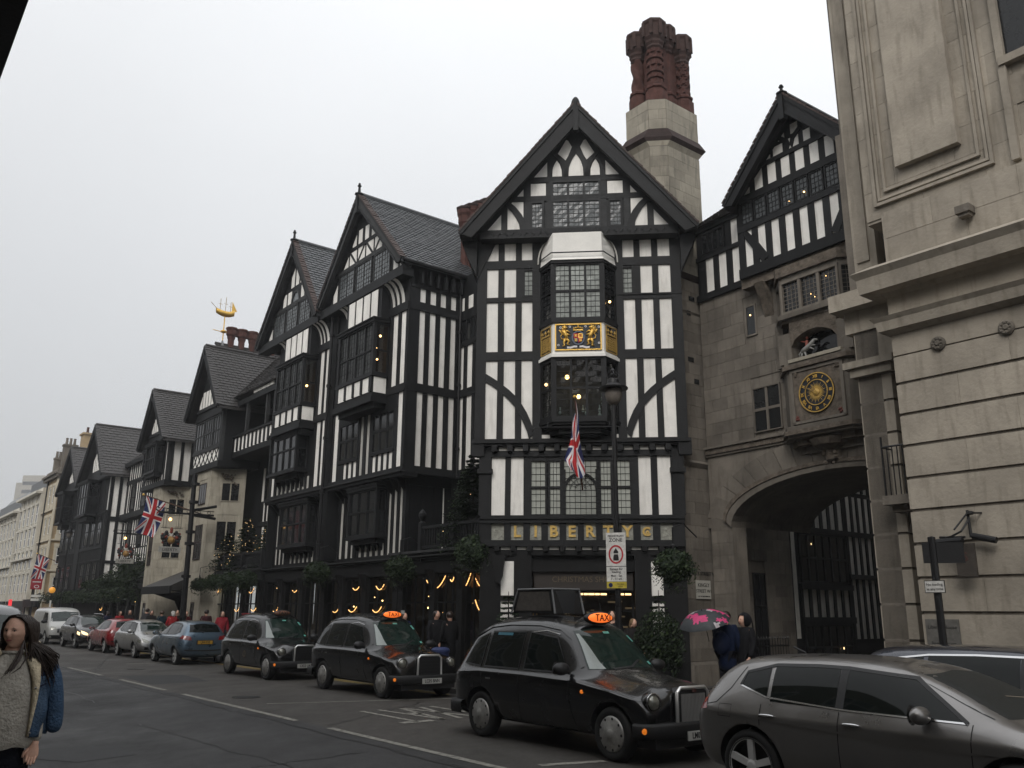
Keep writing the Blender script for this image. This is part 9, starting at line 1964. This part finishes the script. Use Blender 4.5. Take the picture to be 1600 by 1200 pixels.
  m = MB(); m.tube([P_(s_ * .15, .155, 1.385), P_(s_ * .18, .135, 1.39), P_(s_ * .205, .10, 1.40)], .006, n=4); m.build('pocket_seam', denim_d, t)
  for z in (1.12, 1.38): m = MB(); m.ball(P_(s_ * .15, .165, z), .008, n=8, m=5); m.build('jacket_button', chrome, t)
 ang_ = R(33); hf = (f * cos(ang_) - r_ * sin(ang_) + Z * -.02)
 hc = P_(.008, .03, 1.712)
 hd, Q, ax = sculpt_head('head', hc, hf, .21, flesh, t, 64, 52, smile=1.0); features(Q, ax, .105, t)
 m = MB(); m.ball(Q(0, -.24, .12), .092, n=28, m=18, sz=1.02, sx=.98, sy=.98); m.build('hair_cap', hair_d, t, smooth=True)
 m = MB(); rr, ff, uu = ax; H = .105
 for i in range(1300):
  s_ = 1 if rnd() < .58 else -1; y0 = ru(-.85, .52); zt = .95 - .38 * y0 ** 2; x0 = -s_ * ru(.0, .1) - .04
  w = .76 + ru(0, .13); yb = y0 if y0 < .1 else .1 + (y0 - .1) * .5
  p0 = Q(x0, y0, zt + ru(.0, .05)); pm = Q(x0 - s_ * .34, y0 * .92, zt - .06 + ru(0, .06)); p1 = Q(-s_ * (w - .12), yb + .02, .5); p2 = Q(-s_ * (w + .03), yb * .8 - .06, .0); p3 = Q(-s_ * (w + ru(.0, .1)), yb * .6 - .14, -.6)
  L = ru(.10, .22) if rnd() < .9 else ru(.22, .30); out = (r_ * ru(.0, .085) - f * ru(-.015, .04)) if s_ > 0 else (r_ * -ru(.02, .11) + f * ru(-.02, .03))
  p4 = p3 + out - Z * L * .38; p5 = p4 + out * .6 - Z * L * .35 + r_ * ru(-.02, .02); p6 = p5 + r_ * ru(-.02, .03) - Z * L * .22
  m.tube([p0, pm, p1, p2, p3, p4, p5, p6], [.003, .0045, .0045, .005, .005, .0045, .0035, .001], n=4, cap=False)
 for k in range(7):   # loose locks over the jumper
  x = ru(-.02, .05); m.tube([Q(-.62, .2, -.5), P_(x + .03, .13, 1.56), P_(x - .0, .165, 1.50), P_(x - ru(.0, .05), .17, 1.455 + ru(-.02, .02))], [.005, .005, .004, .001], n=4, cap=False)
 m.build('hair', hair_d, t, kind='stuff', smooth=True)
def people():
 woman()
 t, P_ = person('person in a navy coat holding up a pink flowered umbrella beside the stone tower', W(11.25, 14.2, .12), W(.2, 1).normalized(), 1.78, (.006, .012, .035), (.012, .012, .016), armup=True, coatlen=.25, bag=cloth('backpack_navy', (.008, .014, .04)))
 umbrella(W(11.35, 13.7, 1.66), 'charcoal umbrella patterned with pink and white flowers', (-.25, -.25, 1), .5)
 person('person in a black hooded coat facing the street next to the umbrella holder', W(10.95, 14.4, .12), -N + S * .2, 1.72, (.010, .010, .012), (.01, .01, .012), hood=True, detail=True, coatlen=.2)
 person('person in a blue jacket standing behind the bonnet of the middle taxi', W(21.7, 13.2, .12), -S, 1.70, (.012, .022, .12), (.012, .012, .02), hair=hair_b, bag=cloth('backpack_navy', (.008, .014, .04)))
 person('person in dark clothes leaning towards another at the lit shop window', W(20.35, 13.4, .12), -S, 1.76, (.010, .010, .012), (.008, .008, .01), coatlen=.15, detail=True)
 person('person in a long black coat seen from behind at the lit shop window', W(19.75, 13.45, .12), S, 1.74, (.008, .008, .009), (.008, .008, .01), coatlen=.35)
 p = FR.p(.95, .12, .8); person('person by the shop doorway seen just over the nearest taxi roof light', p, FN, 1.78, (.012, .012, .014), (.01, .01, .012), detail=True)
 p = FR.p(1.45, .12, .7); person('fair haired person beside the doorway, behind the nearest taxi windscreen', p, FN + FE * .6, 1.60, (.02, .018, .018), (.01, .01, .012), hair=cloth('hair_fair', (.20, .13, .07)), longhair=True)
 rows = [(49.8, 12.9, 'person in a bright red coat before the far shopfront', (.30, .02, .025), hair_b), (51.8, 12.8, 'person in dark blue walking farthest along the far shopfront', (.012, .016, .04), hair_d), (47.2, 12.7, 'fair haired person close to the far stone turret', (.02, .018, .018), hair_b), (46.0, 13.2, 'person in grey standing at the foot of the far turret', (.06, .06, .065), hair_d),
  (43.9, 12.8, 'dark haired person walking past the canopied shop entrance', (.016, .014, .014), hair_d), (42.6, 12.9, 'tall person in a teal jacket under the entrance canopy', (.015, .035, .05), hair_b), (41.4, 13.2, 'person in black at the entrance doors', (.012, .012, .014), hair_d), (40.7, 12.8, 'person wearing a white knitted hat by the shop entrance', (.014, .014, .016), None),
  (39.6, 13.0, 'person in dark red next to the near turret', (.10, .014, .016), hair_b), (37.3, 13.1, 'long haired person in a maroon scarf and dark coat left of the pedicab', (.05, .012, .016), hair_d), (35.2, 13.0, 'person in a red jacket behind the pedicab canopy', (.24, .02, .03), hair_b), (61.5, 12.9, 'person in navy in the distant group at the crossing', (.014, .018, .05), hair_d), (63.5, 13.1, 'person in brown in the distant group at the crossing', (.05, .035, .025), hair_b), (66.0, 12.8, 'person in black in the distant group at the crossing', (.014, .014, .016), hair_d)]
 for i, (a, b, lab, col, hr) in enumerate(rows):
  person(lab, W(a, b, .12), (S if i % 2 else -S) + N * ru(-.5, .3), ru(1.62, 1.8), col, (.015, .016, .02), hair=hr or hair_d, walk=.14 if i % 3 else 0, longhair=bool(i % 3 == 1), cap=None if hr else cloth('knit_white', (.5, .48, .46)), group='pedestrians on the pavement along the shopfronts')
front_block(); twin_range(); link_shop(); chimney(); rear_chimney(); bridge(); side_street(); right_building(); left_street(); opposite_side(); street(); vehicles(); people()
bpy.data.scenes.remove(_bs)
def haze():
 """misty winter air: one even box of thin haze round the whole place"""
 m = bpy.data.materials.new('haze'); m.use_nodes = True; nt = m.node_tree
 for n in list(nt.nodes): nt.nodes.remove(n)
 o = nt.nodes.new('ShaderNodeOutputMaterial'); v = nt.nodes.new('ShaderNodeVolumePrincipled'); v.inputs['Color'].default_value = (.93, .95, .97, 1); v.inputs['Density'].default_value = HAZE; v.inputs['Anisotropy'].default_value = .1
 nt.links.new(v.outputs[0], o.inputs['Volume'])
 b = MB(); b.bx(-1700, 1700, -1700, 1700, -1.2, 82); b.build('haze', m, None, kind='stuff')
HAZE = .0009
haze()
